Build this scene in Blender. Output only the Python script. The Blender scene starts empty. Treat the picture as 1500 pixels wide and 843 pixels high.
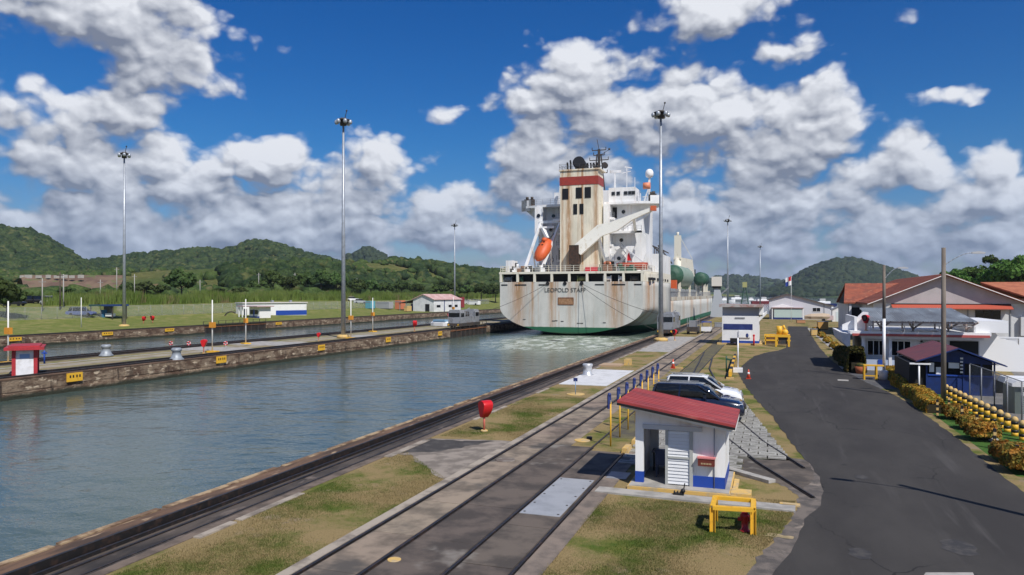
import bpy, math, random
import numpy as np
from mathutils import Vector, Matrix
R = math.radians
random.seed(7); rng = np.random.default_rng(7)
scene = bpy.context.scene
COL = scene.collection

# ------------------------------------------------------------------ camera
# x = across the lock (right), y = along the lock axis, z = up from the coping; metres
EYE = 5.9; F = 1083.0; YAW = math.atan(380 / F)
CY, SY = math.cos(YAW), math.sin(YAW); HORIZON = 431.0
cam_d = bpy.data.cameras.new('camera'); cam = bpy.data.objects.new('camera', cam_d); COL.objects.link(cam)
cam.location = (0, 0, EYE); cam.rotation_euler = (R(90), 0, YAW)
cam_d.sensor_width = 36; cam_d.lens = F / 1500 * 36; cam_d.shift_y = (HORIZON - 421.5) / 1500
cam_d.clip_start = 0.3; cam_d.clip_end = 12000
scene.camera = cam
scene.view_settings.view_transform = 'Standard'; scene.view_settings.look = 'None'
scene.view_settings.exposure = 0.0; scene.view_settings.gamma = 1.0

SUNV = Vector((0.62, -0.56, 1.0)).normalized()          # towards the sun
SUN_EL = math.asin(SUNV.z); SUN_AZ = math.atan2(SUNV.x, SUNV.y)
sd = bpy.data.lights.new('sun', 'SUN'); sun = bpy.data.objects.new('sun', sd); COL.objects.link(sun)
sd.energy = 4.9; sd.angle = R(0.53); sd.color = (1.0, 0.955, 0.89)
sun.rotation_euler = SUNV.to_track_quat('Z', 'Y').to_euler(); sun.location = (60, -40, 120)

def G(u, v, z=0.0):                                     # survey sheet: photo reading -> ground position
    d = (EYE - z) * F / (v - HORIZON); r = (u - 750) * d / F
    return (r * CY - d * SY, r * SY + d * CY)
def P(u, d):
    r = (u - 750) * d / F
    return (r * CY - d * SY, r * SY + d * CY)
def UD(x, y):
    d = y * CY - x * SY; r = x * CY + y * SY
    return (750 + r * F / d if d > 1 else -9999, d)

# ------------------------------------------------------------------ node helper
class NT:
    def __init__(s, tree): s.t = tree; s.n = tree.nodes; s.l = tree.links
    def node(s, typ, ins=None, **kw):
        nd = s.n.new(typ)
        for k, v in kw.items(): setattr(nd, k, v)
        for k, v in (ins or {}).items():
            sock = nd.inputs[k]
            if isinstance(v, bpy.types.NodeSocket): s.l.new(v, sock)
            else: sock.default_value = v
        return nd
    def m(s, op, a, b=None, c=None, clamp=False):
        ins = {0: a}
        if b is not None: ins[1] = b
        if c is not None: ins[2] = c
        return s.node('ShaderNodeMath', ins, operation=op, use_clamp=clamp).outputs[0]
    def vm(s, op, a, b=None):
        ins = {0: a}
        if b is not None: ins[1] = b
        nd = s.node('ShaderNodeVectorMath', ins, operation=op)
        return nd.outputs['Value'] if op in ('LENGTH', 'DOT_PRODUCT') else nd.outputs[0]
    def noise(s, vec, scale, detail=3, rough=0.55, col=False, dim='3D'):
        nd = s.node('ShaderNodeTexNoise', {'Vector': vec, 'Scale': scale, 'Detail': detail, 'Roughness': rough}, noise_dimensions=dim)
        return nd.outputs['Color' if col else 'Fac']
    def ramp(s, x, a, b, lo=0.0, hi=1.0, smooth=True):
        return s.node('ShaderNodeMapRange', {'Value': x, 'From Min': a, 'From Max': b, 'To Min': lo, 'To Max': hi},
                      interpolation_type='SMOOTHSTEP' if smooth else 'LINEAR').outputs[0]
    def mix(s, f, a, b, typ='MIX'):
        nd = s.n.new('ShaderNodeMix'); nd.data_type = 'RGBA'; nd.blend_type = typ
        for idx, v in ((0, f), (6, a), (7, b)):
            if isinstance(v, bpy.types.NodeSocket): s.l.new(v, nd.inputs[idx])
            else:
                if idx != 0 and len(v) == 3: v = (*v, 1)
                nd.inputs[idx].default_value = v
        return nd.outputs[2]

# ------------------------------------------------------------------ sky with cumulus
world = bpy.data.worlds.new('World'); scene.world = world; world.use_nodes = True
world.cycles.sampling_method = 'MANUAL'; world.cycles.sample_map_resolution = 256
W = NT(world.node_tree); W.n.clear()
CL = [  # cumulus seen from the lock: azimuth column, height row, half width, half height, weight
 (150, 20, 190, 75, .95), (235, 75, 95, 62, .9), (285, 125, 42, 28, .6), (40, 10, 90, 45, .7),
 (165, 165, 85, 35, .85), (90, 155, 50, 25, .6), (215, 180, 38, 26, .6), (40, 225, 80, 60, .95), (0, 190, 40, 50, .6), (130, 240, 100, 70, .9),
 (235, 240, 45, 42, .7), (400, 235, 85, 48, .95), (335, 250, 60, 45, .75), (300, 280, 120, 55, .9), (545, 240, 66, 42, .85), (590, 250, 40, 34, .6),
 (470, 300, 130, 52, .85), (640, 300, 90, 32, .8), (150, 335, 190, 62, 1), (400, 345, 220, 50, 1), (650, 345, 150, 34, .95),
 (655, 158, 34, 16, .5), (707, 152, 22, 14, .46), (40, 130, 30, 18, .4),
 (855, 110, 78, 55, 1), (800, 160, 50, 45, .7), (900, 160, 90, 55, .9), (975, 135, 48, 45, .85), (1035, 180, 110, 62, 1.05), (1180, 185, 82, 62, 1.0), (1120, 215, 140, 50, 1),
 (1215, 150, 35, 38, .7), (800, 240, 85, 50, .9), (880, 255, 60, 40, .8), (770, 290, 60, 40, .8), (960, 215, 60, 40, .7),
 (1060, 20, 95, 50, .8), (1185, 68, 42, 26, .7), (1130, 80, 50, 16, .45), (1000, 15, 50, 30, .5), (1325, 37, 28, 14, .5), (1430, 137, 28, 13, .48), (1385, 140, 30, 9, .36),
 (1325, 235, 72, 42, .95), (1475, 245, 50, 34, .85), (1440, 285, 95, 38, .85), (1300, 260, 95, 30, .8),
 (1010, 300, 75, 40, .9), (1150, 300, 130, 50, .85), (1300, 330, 170, 50, .9), (1100, 350, 200, 50, .95), (1450, 350, 130, 45, .9), (880, 340, 120, 50, .9),
]
def sky_dir(u, v):
    r = (u - 750) / F; h = (HORIZON - v) / F
    d = Vector((r * CY - SY, r * SY + CY, h)).normalized()
    return math.atan2(d.x, d.y), math.asin(d.z)
grp = bpy.data.node_groups.new('cumulus_density', 'ShaderNodeTree')
grp.interface.new_socket('P', in_out='INPUT', socket_type='NodeSocketVector')
grp.interface.new_socket('D', in_out='OUTPUT', socket_type='NodeSocketFloat')
g = NT(grp); gi = g.n.new('NodeGroupInput'); go = g.n.new('NodeGroupOutput'); p0 = gi.outputs[0]
w1 = g.noise(p0, 9.0, 4, .6, col=True); w1 = g.vm('SUBTRACT', w1, (.5, .5, .5)); w1 = g.node('ShaderNodeVectorMath', {0: w1, 'Scale': .05}, operation='SCALE').outputs[0]
pw = g.vm('ADD', p0, w1); sep = g.node('ShaderNodeSeparateXYZ', {0: pw}); flat = g.node('ShaderNodeCombineXYZ', {0: sep.outputs[0], 1: sep.outputs[1], 2: 0.0}).outputs[0]
# coverage of the view: the clouds listed above, kept as a short sum of (azimuth curve x elevation curve) products
AZ0, AZ1, EL0, EL1, NA, NE = -1.02, .36, -.03, .47, 96, 64
ga = np.linspace(AZ0, AZ1, NA)[:, None]; ge = np.linspace(EL0, EL1, NE)[None]; fld = np.full((NA, NE), -.8)
for (u, v, ru, rv, w) in CL:
    a, e = sky_dir(u, v); ra = max(.012, abs(sky_dir(u + ru, v)[0] - sky_dir(u - ru, v)[0]) / 2) * 1.0; re = abs(sky_dir(u, v - rv)[1] - sky_dir(u, v + rv)[1]) / 2 * 1.0
    q = w * (1.25 - np.sqrt(((ga - a) / ra) ** 2 + ((ge - e) / re) ** 2)); hh = np.maximum(.28 - np.abs(fld - q), 0) / .28; fld = np.maximum(fld, q) + hh ** 3 * .28 / 6
U_, S_, Vt = np.linalg.svd(fld, full_matrices=False); RK = 18
def curve3(vecs, x):
    nd = g.node('ShaderNodeRGBCurve'); mp = nd.mapping; mp.use_clip = False; lo = []; rg = []
    for ch in range(3):
        y = vecs[ch]; l = float(y.min()); h = float(y.max() - y.min()) or 1; lo.append(l); rg.append(h); cu = mp.curves[ch]; n = len(y)
        cu.points[0].location = (0, (float(y[0]) - l) / h); cu.points[1].location = (1, (float(y[-1]) - l) / h)
        for i in range(1, n - 1): cu.points.new(i / (n - 1), (float(y[i]) - l) / h)
    mp.update(); g.l.new(x, nd.inputs['Color'])
    return g.vm('ADD', g.vm('MULTIPLY', nd.outputs[0], tuple(rg)), tuple(lo))
ta = g.ramp(sep.outputs[0], AZ0, AZ1, 0, 1, False); te = g.ramp(sep.outputs[1], EL0, EL1, 0, 1, False); acc = None
for k in range(0, RK, 3):
    dt = g.vm('DOT_PRODUCT', curve3([U_[:, k + j] * math.sqrt(S_[k + j]) for j in range(3)], ta), curve3([Vt[k + j] * math.sqrt(S_[k + j]) for j in range(3)], te))
    acc = dt if acc is None else g.m('ADD', acc, dt)
# the same fair weather goes on all round outside the view, thicker towards the horizon
z0 = g.node('ShaderNodeSeparateXYZ', {0: p0})
far = g.ramp(g.m('ABSOLUTE', g.m('ADD', z0.outputs[0], .34)), .62, .78)
gen = g.noise(p0, 3.2, 3, .5); gen = g.m('ADD', g.m('MULTIPLY', g.m('SUBTRACT', gen, .5), 4.2), g.ramp(z0.outputs[1], .05, .6, .55, -.35))
acc = g.m('ADD', g.m('MULTIPLY', g.m('SUBTRACT', 1.0, far), g.m('MAXIMUM', acc, -1.0)), g.m('MULTIPLY', far, gen))
hz_ = g.ramp(z0.outputs[1], .01, .12, .6, -1.0); acc = g.node('ShaderNodeMath', {0: acc, 1: hz_, 2: .3}, operation='SMOOTH_MAX').outputs[0]
pf = g.vm('MULTIPLY', p0, (1, 1.5, 1)); pwf = g.vm('MULTIPLY', pw, (1, 1.5, 1)); n1 = g.noise(pf, 9.0, 8, .6); n2 = g.node('ShaderNodeTexVoronoi', {'Vector': pwf, 'Scale': 15.0}, feature='F1', voronoi_dimensions='2D').outputs[0]
n2b = g.node('ShaderNodeTexVoronoi', {'Vector': pwf, 'Scale': 34.0}, feature='F1', voronoi_dimensions='2D').outputs[0]
n2c = g.node('ShaderNodeTexVoronoi', {'Vector': pwf, 'Scale': 75.0}, feature='F1', voronoi_dimensions='2D').outputs[0]
det = g.m('ADD', g.m('MULTIPLY', g.m('SUBTRACT', n1, .5), 1.15), g.m('ADD', g.m('MULTIPLY', g.m('SUBTRACT', .42, n2), .85), g.m('ADD', g.m('MULTIPLY', g.m('SUBTRACT', .42, n2b), .42), g.m('MULTIPLY', g.m('SUBTRACT', .42, n2c), .17))))
g.l.new(g.m('ADD', acc, det), go.inputs[0])

tc = W.node('ShaderNodeTexCoord').outputs['Generated']; s3 = W.node('ShaderNodeSeparateXYZ', {0: tc})
az = W.m('ARCTAN2', s3.outputs[0], s3.outputs[1]); el = W.m('ARCSINE', s3.outputs[2])
def cd(da, de):
    v = W.node('ShaderNodeCombineXYZ', {0: W.m('ADD', az, da), 1: W.m('MAXIMUM', W.m('ADD', el, de), -.02), 2: 3.7}).outputs[0]
    nd = W.node('ShaderNodeGroup'); nd.node_tree = grp; W.l.new(v, nd.inputs[0]); return nd.outputs[0]
D0 = cd(0, 0); D1 = cd(.016, .040); D2 = cd(.004, .008)
sky = W.node('ShaderNodeTexSky', sky_type='NISHITA', sun_disc=False, sun_elevation=SUN_EL, sun_rotation=SUN_AZ, altitude=0, air_density=1.0, dust_density=0.4, ozone_density=2.2)
blue = W.mix(1.0, W.node('ShaderNodeHueSaturation', {'Hue': .506, 'Saturation': 1.5, 'Value': 1.0, 'Color': sky.outputs[0]}).outputs[0], W.mix(W.ramp(el, .03, .22), (.62, .74, 1.02), (.42, .90, 1.16)), 'MULTIPLY')
lit = W.m('ADD', W.m('MULTIPLY', W.m('SUBTRACT', D0, D1), .52), W.m('MULTIPLY', W.m('SUBTRACT', D0, D2), .9))
lit = W.m('ADD', lit, .42); thick = W.ramp(D0, .3, 2.0)
lit = W.m('SUBTRACT', lit, W.m('MULTIPLY', thick, .25), clamp=True)
low = W.ramp(el, .0, .20)
shade = W.mix(low, (2.6, 3.4, 5.0), (2.7, 3.1, 4.1)); bright = W.mix(low, (6.6, 7.8, 10.0), (11.2, 11.5, 12.2))
ccol = W.mix(lit, shade, bright); alpha = W.m('MULTIPLY', W.ramp(D0, .02, .56), .97)
below = W.ramp(el, -.03, -.005)
full = W.mix(alpha, blue, ccol)
bg = W.node('ShaderNodeBackground', {'Color': full, 'Strength': 0.075})
out = W.node('ShaderNodeOutputWorld', {'Surface': bg.outputs[0]})

# ------------------------------------------------------------------ materials
MATS = {}
def M(name, c, rough=.75, c2=None, sc=2.0, lo=.4, hi=.65, bump=0, bsc=25, metal=0, st=(1, 1, 1), space='obj', det=5, c3=None, sc3=.5, lo3=.5, hi3=.6, spec=.4, coat=0, rnd=0, bst=None):
    if name in MATS: return MATS[name]
    m = bpy.data.materials.new(name); m.use_nodes = True; T = NT(m.node_tree); T.n.clear()
    if space == 'obj': co = T.node('ShaderNodeTexCoord').outputs['Object']
    else: co = T.node('ShaderNodeNewGeometry').outputs['Position']
    col = (*c, 1)
    if c2 is not None:
        f = T.ramp(T.noise(T.vm('MULTIPLY', co, st), sc, det, .6), lo, hi); col = T.mix(f, c, c2)
    if c3 is not None:
        f = T.ramp(T.noise(T.vm('ADD', T.vm('MULTIPLY', co, st), (13, 7, 5)), sc3, 4, .6), lo3, hi3); col = T.mix(f, col, c3)
    if rnd:
        oi = T.node('ShaderNodeObjectInfo').outputs['Random']
        col = T.node('ShaderNodeHueSaturation', {'Hue': T.ramp(oi, 0, 1, .5 - rnd * .12, .5 + rnd * .12, False), 'Value': T.ramp(oi, 0, 1, 1 - rnd, 1 + rnd, False), 'Color': col}).outputs[0]
    ins = {'Base Color': col, 'Roughness': rough, 'Metallic': metal, 'Specular IOR Level': spec, 'Coat Weight': coat}
    b = T.node('ShaderNodeBsdfPrincipled', ins)
    if bump:
        h = T.noise(T.vm('MULTIPLY', co, bst or st), bsc, 4, .65)
        bn = T.node('ShaderNodeBump', {'Height': h, 'Strength': min(1, bump), 'Distance': .02 if bump <= 1 else .02 * bump}); T.l.new(bn.outputs[0], b.inputs['Normal'])
    T.node('ShaderNodeOutputMaterial', {'Surface': b.outputs[0]})
    MATS[name] = m; return m
white = M('white_paint', (.82, .82, .80), .55, (.58, .56, .50), 2.2, .48, .8, st=(1, 1, .22))
whitec = M('clean_white', (.8, .8, .8), .4)
blueP = M('blue_paint', (.015, .06, .33), .5, (.02, .05, .22), 2, .5, .8)
navyP = M('navy_paint', (.018, .03, .14), .55, (.03, .05, .18), 2)
redP = M('red_paint', (.55, .015, .02), .35)
redroof = M('red_roof_paint', (.36, .055, .05), .5, (.24, .045, .045), 1.6, .4, .7, st=(.35, 1.6, 1), c3=(.44, .12, .10), sc3=2.4, lo3=.55, hi3=.75, bump=.3, bsc=3)
maroon = M('maroon_roof_paint', (.17, .045, .045), .55, (.12, .04, .045), 2, .4, .7)
yel = M('yellow_paint', (.74, .42, .035), .5, (.5, .25, .03), 6, .52, .75)
yelD = M('worn_yellow', (.62, .40, .12), .75, (.42, .33, .2), 5, .4, .7)
black = M('black_paint', (.012, .012, .013), .5)
dark = M('dark_interior', (.012, .013, .015), .8)
steel = M('grey_steel', (.30, .31, .33), .5, (.2, .2, .2), 4, .5, .8, metal=.3)
galv = M('galvanised_steel', (.42, .45, .49), .45, (.33, .35, .38), 3, .4, .7, metal=.45)
steelD = M('dark_steel', (.045, .043, .042), .6, (.09, .055, .035), 3, .45, .7)
railm = M('rail_steel', (.03, .028, .028), .45, (.075, .05, .04), 5, .45, .7, metal=.4)
conc = M('light_concrete', (.38, .36, .33), .9, (.26, .25, .23), 1.6, .4, .65, bump=.4, bsc=30, space='w')
kerbc = M('pale_kerb_concrete', (.36, .31, .25), .9, (.19, .16, .13), 1.2, .42, .62, bump=.5, bsc=20, space='w')
concP = M('slab_concrete', (.28, .22, .165), .92, (.13, .104, .08), .9, .40, .66, bump=.5, bsc=28, space='w', c3=(.085, .075, .065), sc3=.5, lo3=.5, hi3=.66, rnd=.08)
concD = M('dark_stained_concrete', (.125, .10, .082), .92, (.06, .05, .043), .8, .4, .62, bump=.5, bsc=26, space='w', c3=(.20, .18, .155), sc3=.5, lo3=.6, hi3=.7, rnd=.06)
bedD = M('oily_track_bed', (.085, .068, .055), .9, (.03, .026, .024), .8, .4, .62, bump=.6, bsc=14, space='w', c3=(.15, .12, .10), sc3=2.3, lo3=.56, hi3=.7, st=(1, .35, 1))
coping = M('stained_coping', (.16, .095, .058), .9, (.07, .045, .032), 1.2, .38, .62, bump=.8, bsc=16, space='w', c3=(.34, .24, .15), sc3=2.0, lo3=.6, hi3=.68, st=(2, .4, 1))
glassD = M('dark_glass', (.008, .01, .013), .08, spec=.6)
whiteSh = M('off_white_wall', (.66, .66, .66), .7, (.54, .54, .53), .7, .45, .75, space='w')

# ------------------------------------------------------------------ mesh builder
class MB:
    def __init__(s): s.v = []; s.f = []; s.mi = []; s.sm = []
    def add(s, vs, fs, m=0, smooth=False):
        o = len(s.v); s.v += [tuple(v) for v in vs]
        for f in fs: s.f.append(tuple(i + o for i in f)); s.mi.append(m); s.sm.append(smooth)
        return s
    def box(s, x0, x1, y0, y1, z0, z1, m=0, rz=0, c=None):
        vs = [(x, y, z) for z in (z0, z1) for x, y in ((x0, y0), (x1, y0), (x1, y1), (x0, y1))]
        if rz:
            cx, cy = c or ((x0 + x1) / 2, (y0 + y1) / 2); a, b = math.cos(rz), math.sin(rz)
            vs = [(cx + (x - cx) * a - (y - cy) * b, cy + (x - cx) * b + (y - cy) * a, z) for x, y, z in vs]
        return s.add(vs, [(3, 2, 1, 0), (4, 5, 6, 7), (0, 1, 5, 4), (1, 2, 6, 5), (2, 3, 7, 6), (3, 0, 4, 7)], m)
    def bar(s, p0, p1, w, h=None, m=0, up=(0, 0, 1)):
        p0 = Vector(p0); p1 = Vector(p1); h = h or w; d = (p1 - p0).normalized(); u = Vector(up)
        if abs(d.dot(u)) > .98: u = Vector((0, 1, 0))
        a = d.cross(u).normalized() * w / 2; b = a.cross(d).normalized() * h / 2
        vs = [p + q for p in (p0, p1) for q in (-a - b, a - b, a + b, -a + b)]
        return s.add(vs, [(3, 2, 1, 0), (4, 5, 6, 7), (0, 1, 5, 4), (1, 2, 6, 5), (2, 3, 7, 6), (3, 0, 4, 7)], m)
    def cyl(s, p0, p1, r0, r1=None, n=12, m=0, cap=True, smooth=True):
        p0 = Vector(p0); p1 = Vector(p1); r1 = r0 if r1 is None else r1; d = (p1 - p0).normalized()
        u = Vector((0, 0, 1)) if abs(d.z) < .9 else Vector((1, 0, 0)); a = d.cross(u).normalized(); b = d.cross(a)
        vs = []
        for p, r in ((p0, r0), (p1, r1)):
            vs += [p + (a * math.cos(t) + b * math.sin(t)) * r for t in [2 * math.pi * i / n for i in range(n)]]
        s.add(vs, [(i, (i + 1) % n, n + (i + 1) % n, n + i) for i in range(n)], m, smooth)
        if cap: s.add(vs, [tuple(range(n - 1, -1, -1)), tuple(range(n, 2 * n))], m)
        return s
    def tube(s, pts, r, n=6, m=0):
        for a, b in zip(pts, pts[1:]): s.cyl(a, b, r, n=n, m=m)
        return s
    def lathe(s, prof, c=(0, 0, 0), n=20, m=0, smooth=True):
        vs = [(c[0] + r * math.cos(2 * math.pi * i / n), c[1] + r * math.sin(2 * math.pi * i / n), c[2] + z) for r, z in prof for i in range(n)]
        fs = [(k * n + i, k * n + (i + 1) % n, (k + 1) * n + (i + 1) % n, (k + 1) * n + i) for k in range(len(prof) - 1) for i in range(n)]
        s.add(vs, fs, m, smooth); L = len(prof) - 1
        return s.add(vs, [tuple(range(n - 1, -1, -1)), tuple(L * n + i for i in range(n))], m)
    def loft(s, rings, m=0, smooth=True, cap=True, closed=True):
        n = len(rings[0]); vs = [v for r in rings for v in r]; e = n if closed else n - 1
        s.add(vs, [(k * n + i, k * n + (i + 1) % n, (k + 1) * n + (i + 1) % n, (k + 1) * n + i) for k in range(len(rings) - 1) for i in range(e)], m, smooth)
        if cap: s.add(vs, [tuple(range(n - 1, -1, -1)), tuple((len(rings) - 1) * n + i for i in range(n))], m)
        return s
    def sphere(s, c, r, n=14, k=8, m=0, sc=(1, 1, 1)):
        prof = [(math.sin(math.pi * j / k), -math.cos(math.pi * j / k)) for j in range(k + 1)]
        vs = [(c[0] + r * sc[0] * a * math.cos(2 * math.pi * i / n), c[1] + r * sc[1] * a * math.sin(2 * math.pi * i / n), c[2] + r * sc[2] * z) for a, z in prof for i in range(n)]
        return s.add(vs, [(q * n + i, q * n + (i + 1) % n, (q + 1) * n + (i + 1) % n, (q + 1) * n + i) for q in range(k) for i in range(n)], m, True)
    def prism(s, poly, y0, y1, m=0, axis='y', smooth=False):     # poly in (x,z), extruded along y (or poly in (y,z), along x)
        n = len(poly)
        mk = (lambda p, t: (p[0], t, p[1])) if axis == 'y' else ((lambda p, t: (t, p[0], p[1])) if axis == 'x' else (lambda p, t: (p[0], p[1], t)))
        vs = [mk(p, y0) for p in poly] + [mk(p, y1) for p in poly]
        fs = [(i, (i + 1) % n, n + (i + 1) % n, n + i) for i in range(n)]
        s.add(vs, fs, m, smooth)
        return s.add(vs, [tuple(range(n - 1, -1, -1)), tuple(range(n, 2 * n))], m)
    def mesh(s, name, mats):
        me = bpy.data.meshes.new(name); me.from_pydata(s.v, [], s.f)
        for m in (mats if isinstance(mats, (list, tuple)) else [mats]): me.materials.append(m)
        me.polygons.foreach_set('material_index', s.mi); me.polygons.foreach_set('use_smooth', s.sm)
        import bmesh
        bm = bmesh.new(); bm.from_mesh(me); bmesh.ops.remove_doubles(bm, verts=bm.verts, dist=1e-5); bmesh.ops.recalc_face_normals(bm, faces=bm.faces); bm.to_mesh(me); bm.free()
        return me
    def build(s, name, mats, parent=None, label=None):
        o = bpy.data.objects.new(name, s.mesh(name, mats)); COL.objects.link(o)
        if parent is not None: o.parent = parent
        if label: o['label'] = label
        return o
def tag(o, label=None, cat=None, group=None, kind=None):
    if label: o['label'] = label
    if cat: o['category'] = cat
    if group: o['group'] = group
    if kind: o['kind'] = kind
    return o
def thing(name, label, cat, loc=(0, 0, 0), rz=0, group=None):
    o = bpy.data.objects.new(name, None); COL.objects.link(o); o.location = (loc[0], loc[1], loc[2] if len(loc) > 2 else 0); o.rotation_euler = (0, 0, rz)
    return tag(o, label, cat, group)
def kids(o): return [c for c in bpy.data.objects if c.parent == o]
def dup(root, loc, rz=None, label=None, group=None, sc=None):
    def cp(o, par):
        c = o.copy(); COL.objects.link(c); c.parent = par
        for ch in KC.get(o.name, []): cp(ch, c)
        return c
    KC = {}
    for o in root.children_recursive: KC.setdefault(o.parent.name, []).append(o)
    r = cp(root, None); r.location = (loc[0], loc[1], loc[2] if len(loc) > 2 else 0)
    if rz is not None: r.rotation_euler = (0, 0, rz)
    if sc is not None: r.scale = (sc, sc, sc) if not isinstance(sc, tuple) else sc
    if label: r['label'] = label
    if group: r['group'] = group
    return r
def raw(name, V, Fc, mats, parent=None, smooth=False, mi=None):      # numpy mesh
    me = bpy.data.meshes.new(name); V = np.asarray(V, dtype=np.float32); Fc = np.asarray(Fc, dtype=np.int32); k = Fc.shape[1]
    me.vertices.add(len(V)); me.vertices.foreach_set('co', V.ravel()); me.loops.add(Fc.size); me.loops.foreach_set('vertex_index', Fc.ravel())
    me.polygons.add(len(Fc)); me.polygons.foreach_set('loop_start', np.arange(0, Fc.size, k, dtype=np.int32))
    for m in (mats if isinstance(mats, (list, tuple)) else [mats]): me.materials.append(m)
    if smooth: me.polygons.foreach_set('use_smooth', np.ones(len(Fc), dtype=bool))
    if mi is not None: me.polygons.foreach_set('material_index', np.asarray(mi, dtype=np.int32))
    me.update(calc_edges=True); me.validate()
    o = bpy.data.objects.new(name, me); COL.objects.link(o)
    if parent is not None: o.parent = parent
    return o
def text_mesh(txt, size, mat, parent, loc, rot, name='lettering', extrude=.01):
    c = bpy.data.curves.new(name, 'FONT'); c.body = txt; c.size = size; c.extrude = extrude; c.align_x = 'CENTER'; c.align_y = 'CENTER'
    t = bpy.data.objects.new('tmp', c); COL.objects.link(t); bpy.context.view_layer.update()
    me = bpy.data.meshes.new_from_object(t.evaluated_get(bpy.context.evaluated_depsgraph_get())); bpy.data.objects.remove(t)
    me.materials.clear(); me.materials.append(mat); me.name = name
    o = bpy.data.objects.new(name, me); COL.objects.link(o); o.parent = parent; o.location = loc; o.rotation_euler = rot
    return o
# ================================================================== SETTING
def wallmat():
    m = bpy.data.materials.new('lock_wall_concrete'); m.use_nodes = True; T = NT(m.node_tree); T.n.clear()
    p = T.node('ShaderNodeNewGeometry').outputs['Position']; s = T.node('ShaderNodeSeparateXYZ', {0: p})
    q = T.vm('MULTIPLY', p, (1, .8, 1.7)); n = T.noise(q, .9, 6, .65)
    c = T.mix(T.ramp(n, .38, .62), (.10, .058, .036), (.27, .20, .135)); n2 = T.noise(T.vm('ADD', q, (9, 4, 2)), 1.7, 5, .6)
    c = T.mix(T.ramp(n2, .56, .66), c, (.52, .42, .30)); n3 = T.noise(T.vm('MULTIPLY', p, (3, 3, .25)), .8, 4, .6)
    c = T.mix(T.ramp(n3, .55, .72), c, (.045, .03, .022))
    n4 = T.noise(T.vm('MULTIPLY', p, (.5, .5, .5)), 1.0, 4)
    c = T.mix(T.ramp(T.m('ADD', s.outputs[2], T.m('MULTIPLY', n4, .45)), -.95, -.70), (.03, .032, .018), c)
    b = T.node('ShaderNodeBsdfPrincipled', {'Base Color': c, 'Roughness': .9})
    bn = T.node('ShaderNodeBump', {'Height': T.noise(q, 3.5, 6, .7), 'Strength': 1.0, 'Distance': .12}); T.l.new(bn.outputs[0], b.inputs['Normal'])
    T.node('ShaderNodeOutputMaterial', {'Surface': b.outputs[0]}); return m
wallM = wallmat()

def grassmat(name, g1, g2, dry, dirt=(.26, .20, .13), lo=.42, hi=.62, dl=.66, dh=.74):
    m = bpy.data.materials.new(name); m.use_nodes = True; T = NT(m.node_tree); T.n.clear()
    p = T.node('ShaderNodeNewGeometry').outputs['Position']
    c = T.mix(T.ramp(T.noise(p, 2.2, 5, .65), .35, .65), g1, g2)
    c = T.mix(T.ramp(T.noise(p, .42, 6, .66), lo, hi), c, dry)
    c = T.mix(T.ramp(T.noise(T.vm('ADD', p, (31, 7, 2)), .8, 6, .65), dl, dh), c, dirt)
    c = T.mix(.45, c, T.node('ShaderNodeMix', data_type='RGBA').outputs[2]) if False else c
    f = T.noise(p, 26, 3, .7); c = T.node('ShaderNodeHueSaturation', {'Value': T.ramp(f, .25, .75, .62, 1.35, False), 'Color': c}).outputs[0]
    b = T.node('ShaderNodeBsdfPrincipled', {'Base Color': c, 'Roughness': .95, 'Specular IOR Level': .1})
    bn = T.node('ShaderNodeBump', {'Height': T.noise(p, 30, 3, .7), 'Strength': .7, 'Distance': .04}); T.l.new(bn.outputs[0], b.inputs['Normal'])
    T.node('ShaderNodeOutputMaterial', {'Surface': b.outputs[0]}); return m
grassM = grassmat('mown_grass', (.070, .110, .018), (.13, .14, .032), (.27, .20, .095), lo=.35, hi=.55, dl=.58, dh=.70)
grassF = grassmat('far_lawn', (.11, .145, .03), (.16, .18, .045), (.25, .225, .085), lo=.44, hi=.68)

def waterm():
    m = bpy.data.materials.new('canal_water'); m.use_nodes = True; T = NT(m.node_tree); T.n.clear()
    p = T.node('ShaderNodeNewGeometry').outputs['Position']; s = T.node('ShaderNodeSeparateXYZ', {0: p})
    c = T.mix(T.ramp(T.noise(p, .035, 4, .6), .35, .65), (.050, .082, .076), (.080, .112, .098))
    # foam and silt churned up by the propeller under the stern
    e = T.vm('MULTIPLY', T.vm('SUBTRACT', p, (-28.5, 107, 0)), (1 / 12.5, 1 / 19.0, 0)); r = T.vm('LENGTH', e)
    stir = T.ramp(r, .3, 1.9, 1, 0); c = T.mix(T.m('MULTIPLY', stir, .8), c, (.19, .235, .16))
    fn = T.noise(T.vm('MULTIPLY', T.vm('ADD', p, T.node('ShaderNodeVectorMath', {0: T.noise(p, .25, 3, .6, col=True), 'Scale': 4.0}, operation='SCALE').outputs[0]), (.75, .30, 1)), .9, 6, .68)
    foam = T.m('MULTIPLY', T.ramp(fn, .45, .60), T.ramp(r, .4, 1.35, 1, 0)); c = T.mix(T.m('MULTIPLY', foam, .8), c, (.62, .65, .58))
    rip = T.m('MULTIPLY', T.noise(T.vm('MULTIPLY', p, (.75, 1.0, 1)), .7, 5, .6), 1.0)
    sw = T.noise(T.vm('MULTIPLY', p, (.25, .42, 1)), .35, 3, .55)
    h = T.m('ADD', T.m('MULTIPLY', rip, .30), T.m('MULTIPLY', sw, .75))
    b = T.node('ShaderNodeBsdfPrincipled', {'Base Color': c, 'Roughness': T.m('ADD', .07, T.m('MAXIMUM', T.m('MULTIPLY', foam, .6), T.m('MULTIPLY', stir, .22))), 'IOR': 1.33, 'Specular IOR Level': .5})
    bn = T.node('ShaderNodeBump', {'Height': h, 'Strength': 1.0, 'Distance': .34}); T.l.new(bn.outputs[0], b.inputs['Normal'])
    T.node('ShaderNodeOutputMaterial', {'Surface': b.outputs[0]}); return m
WZ = -1.35
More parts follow.
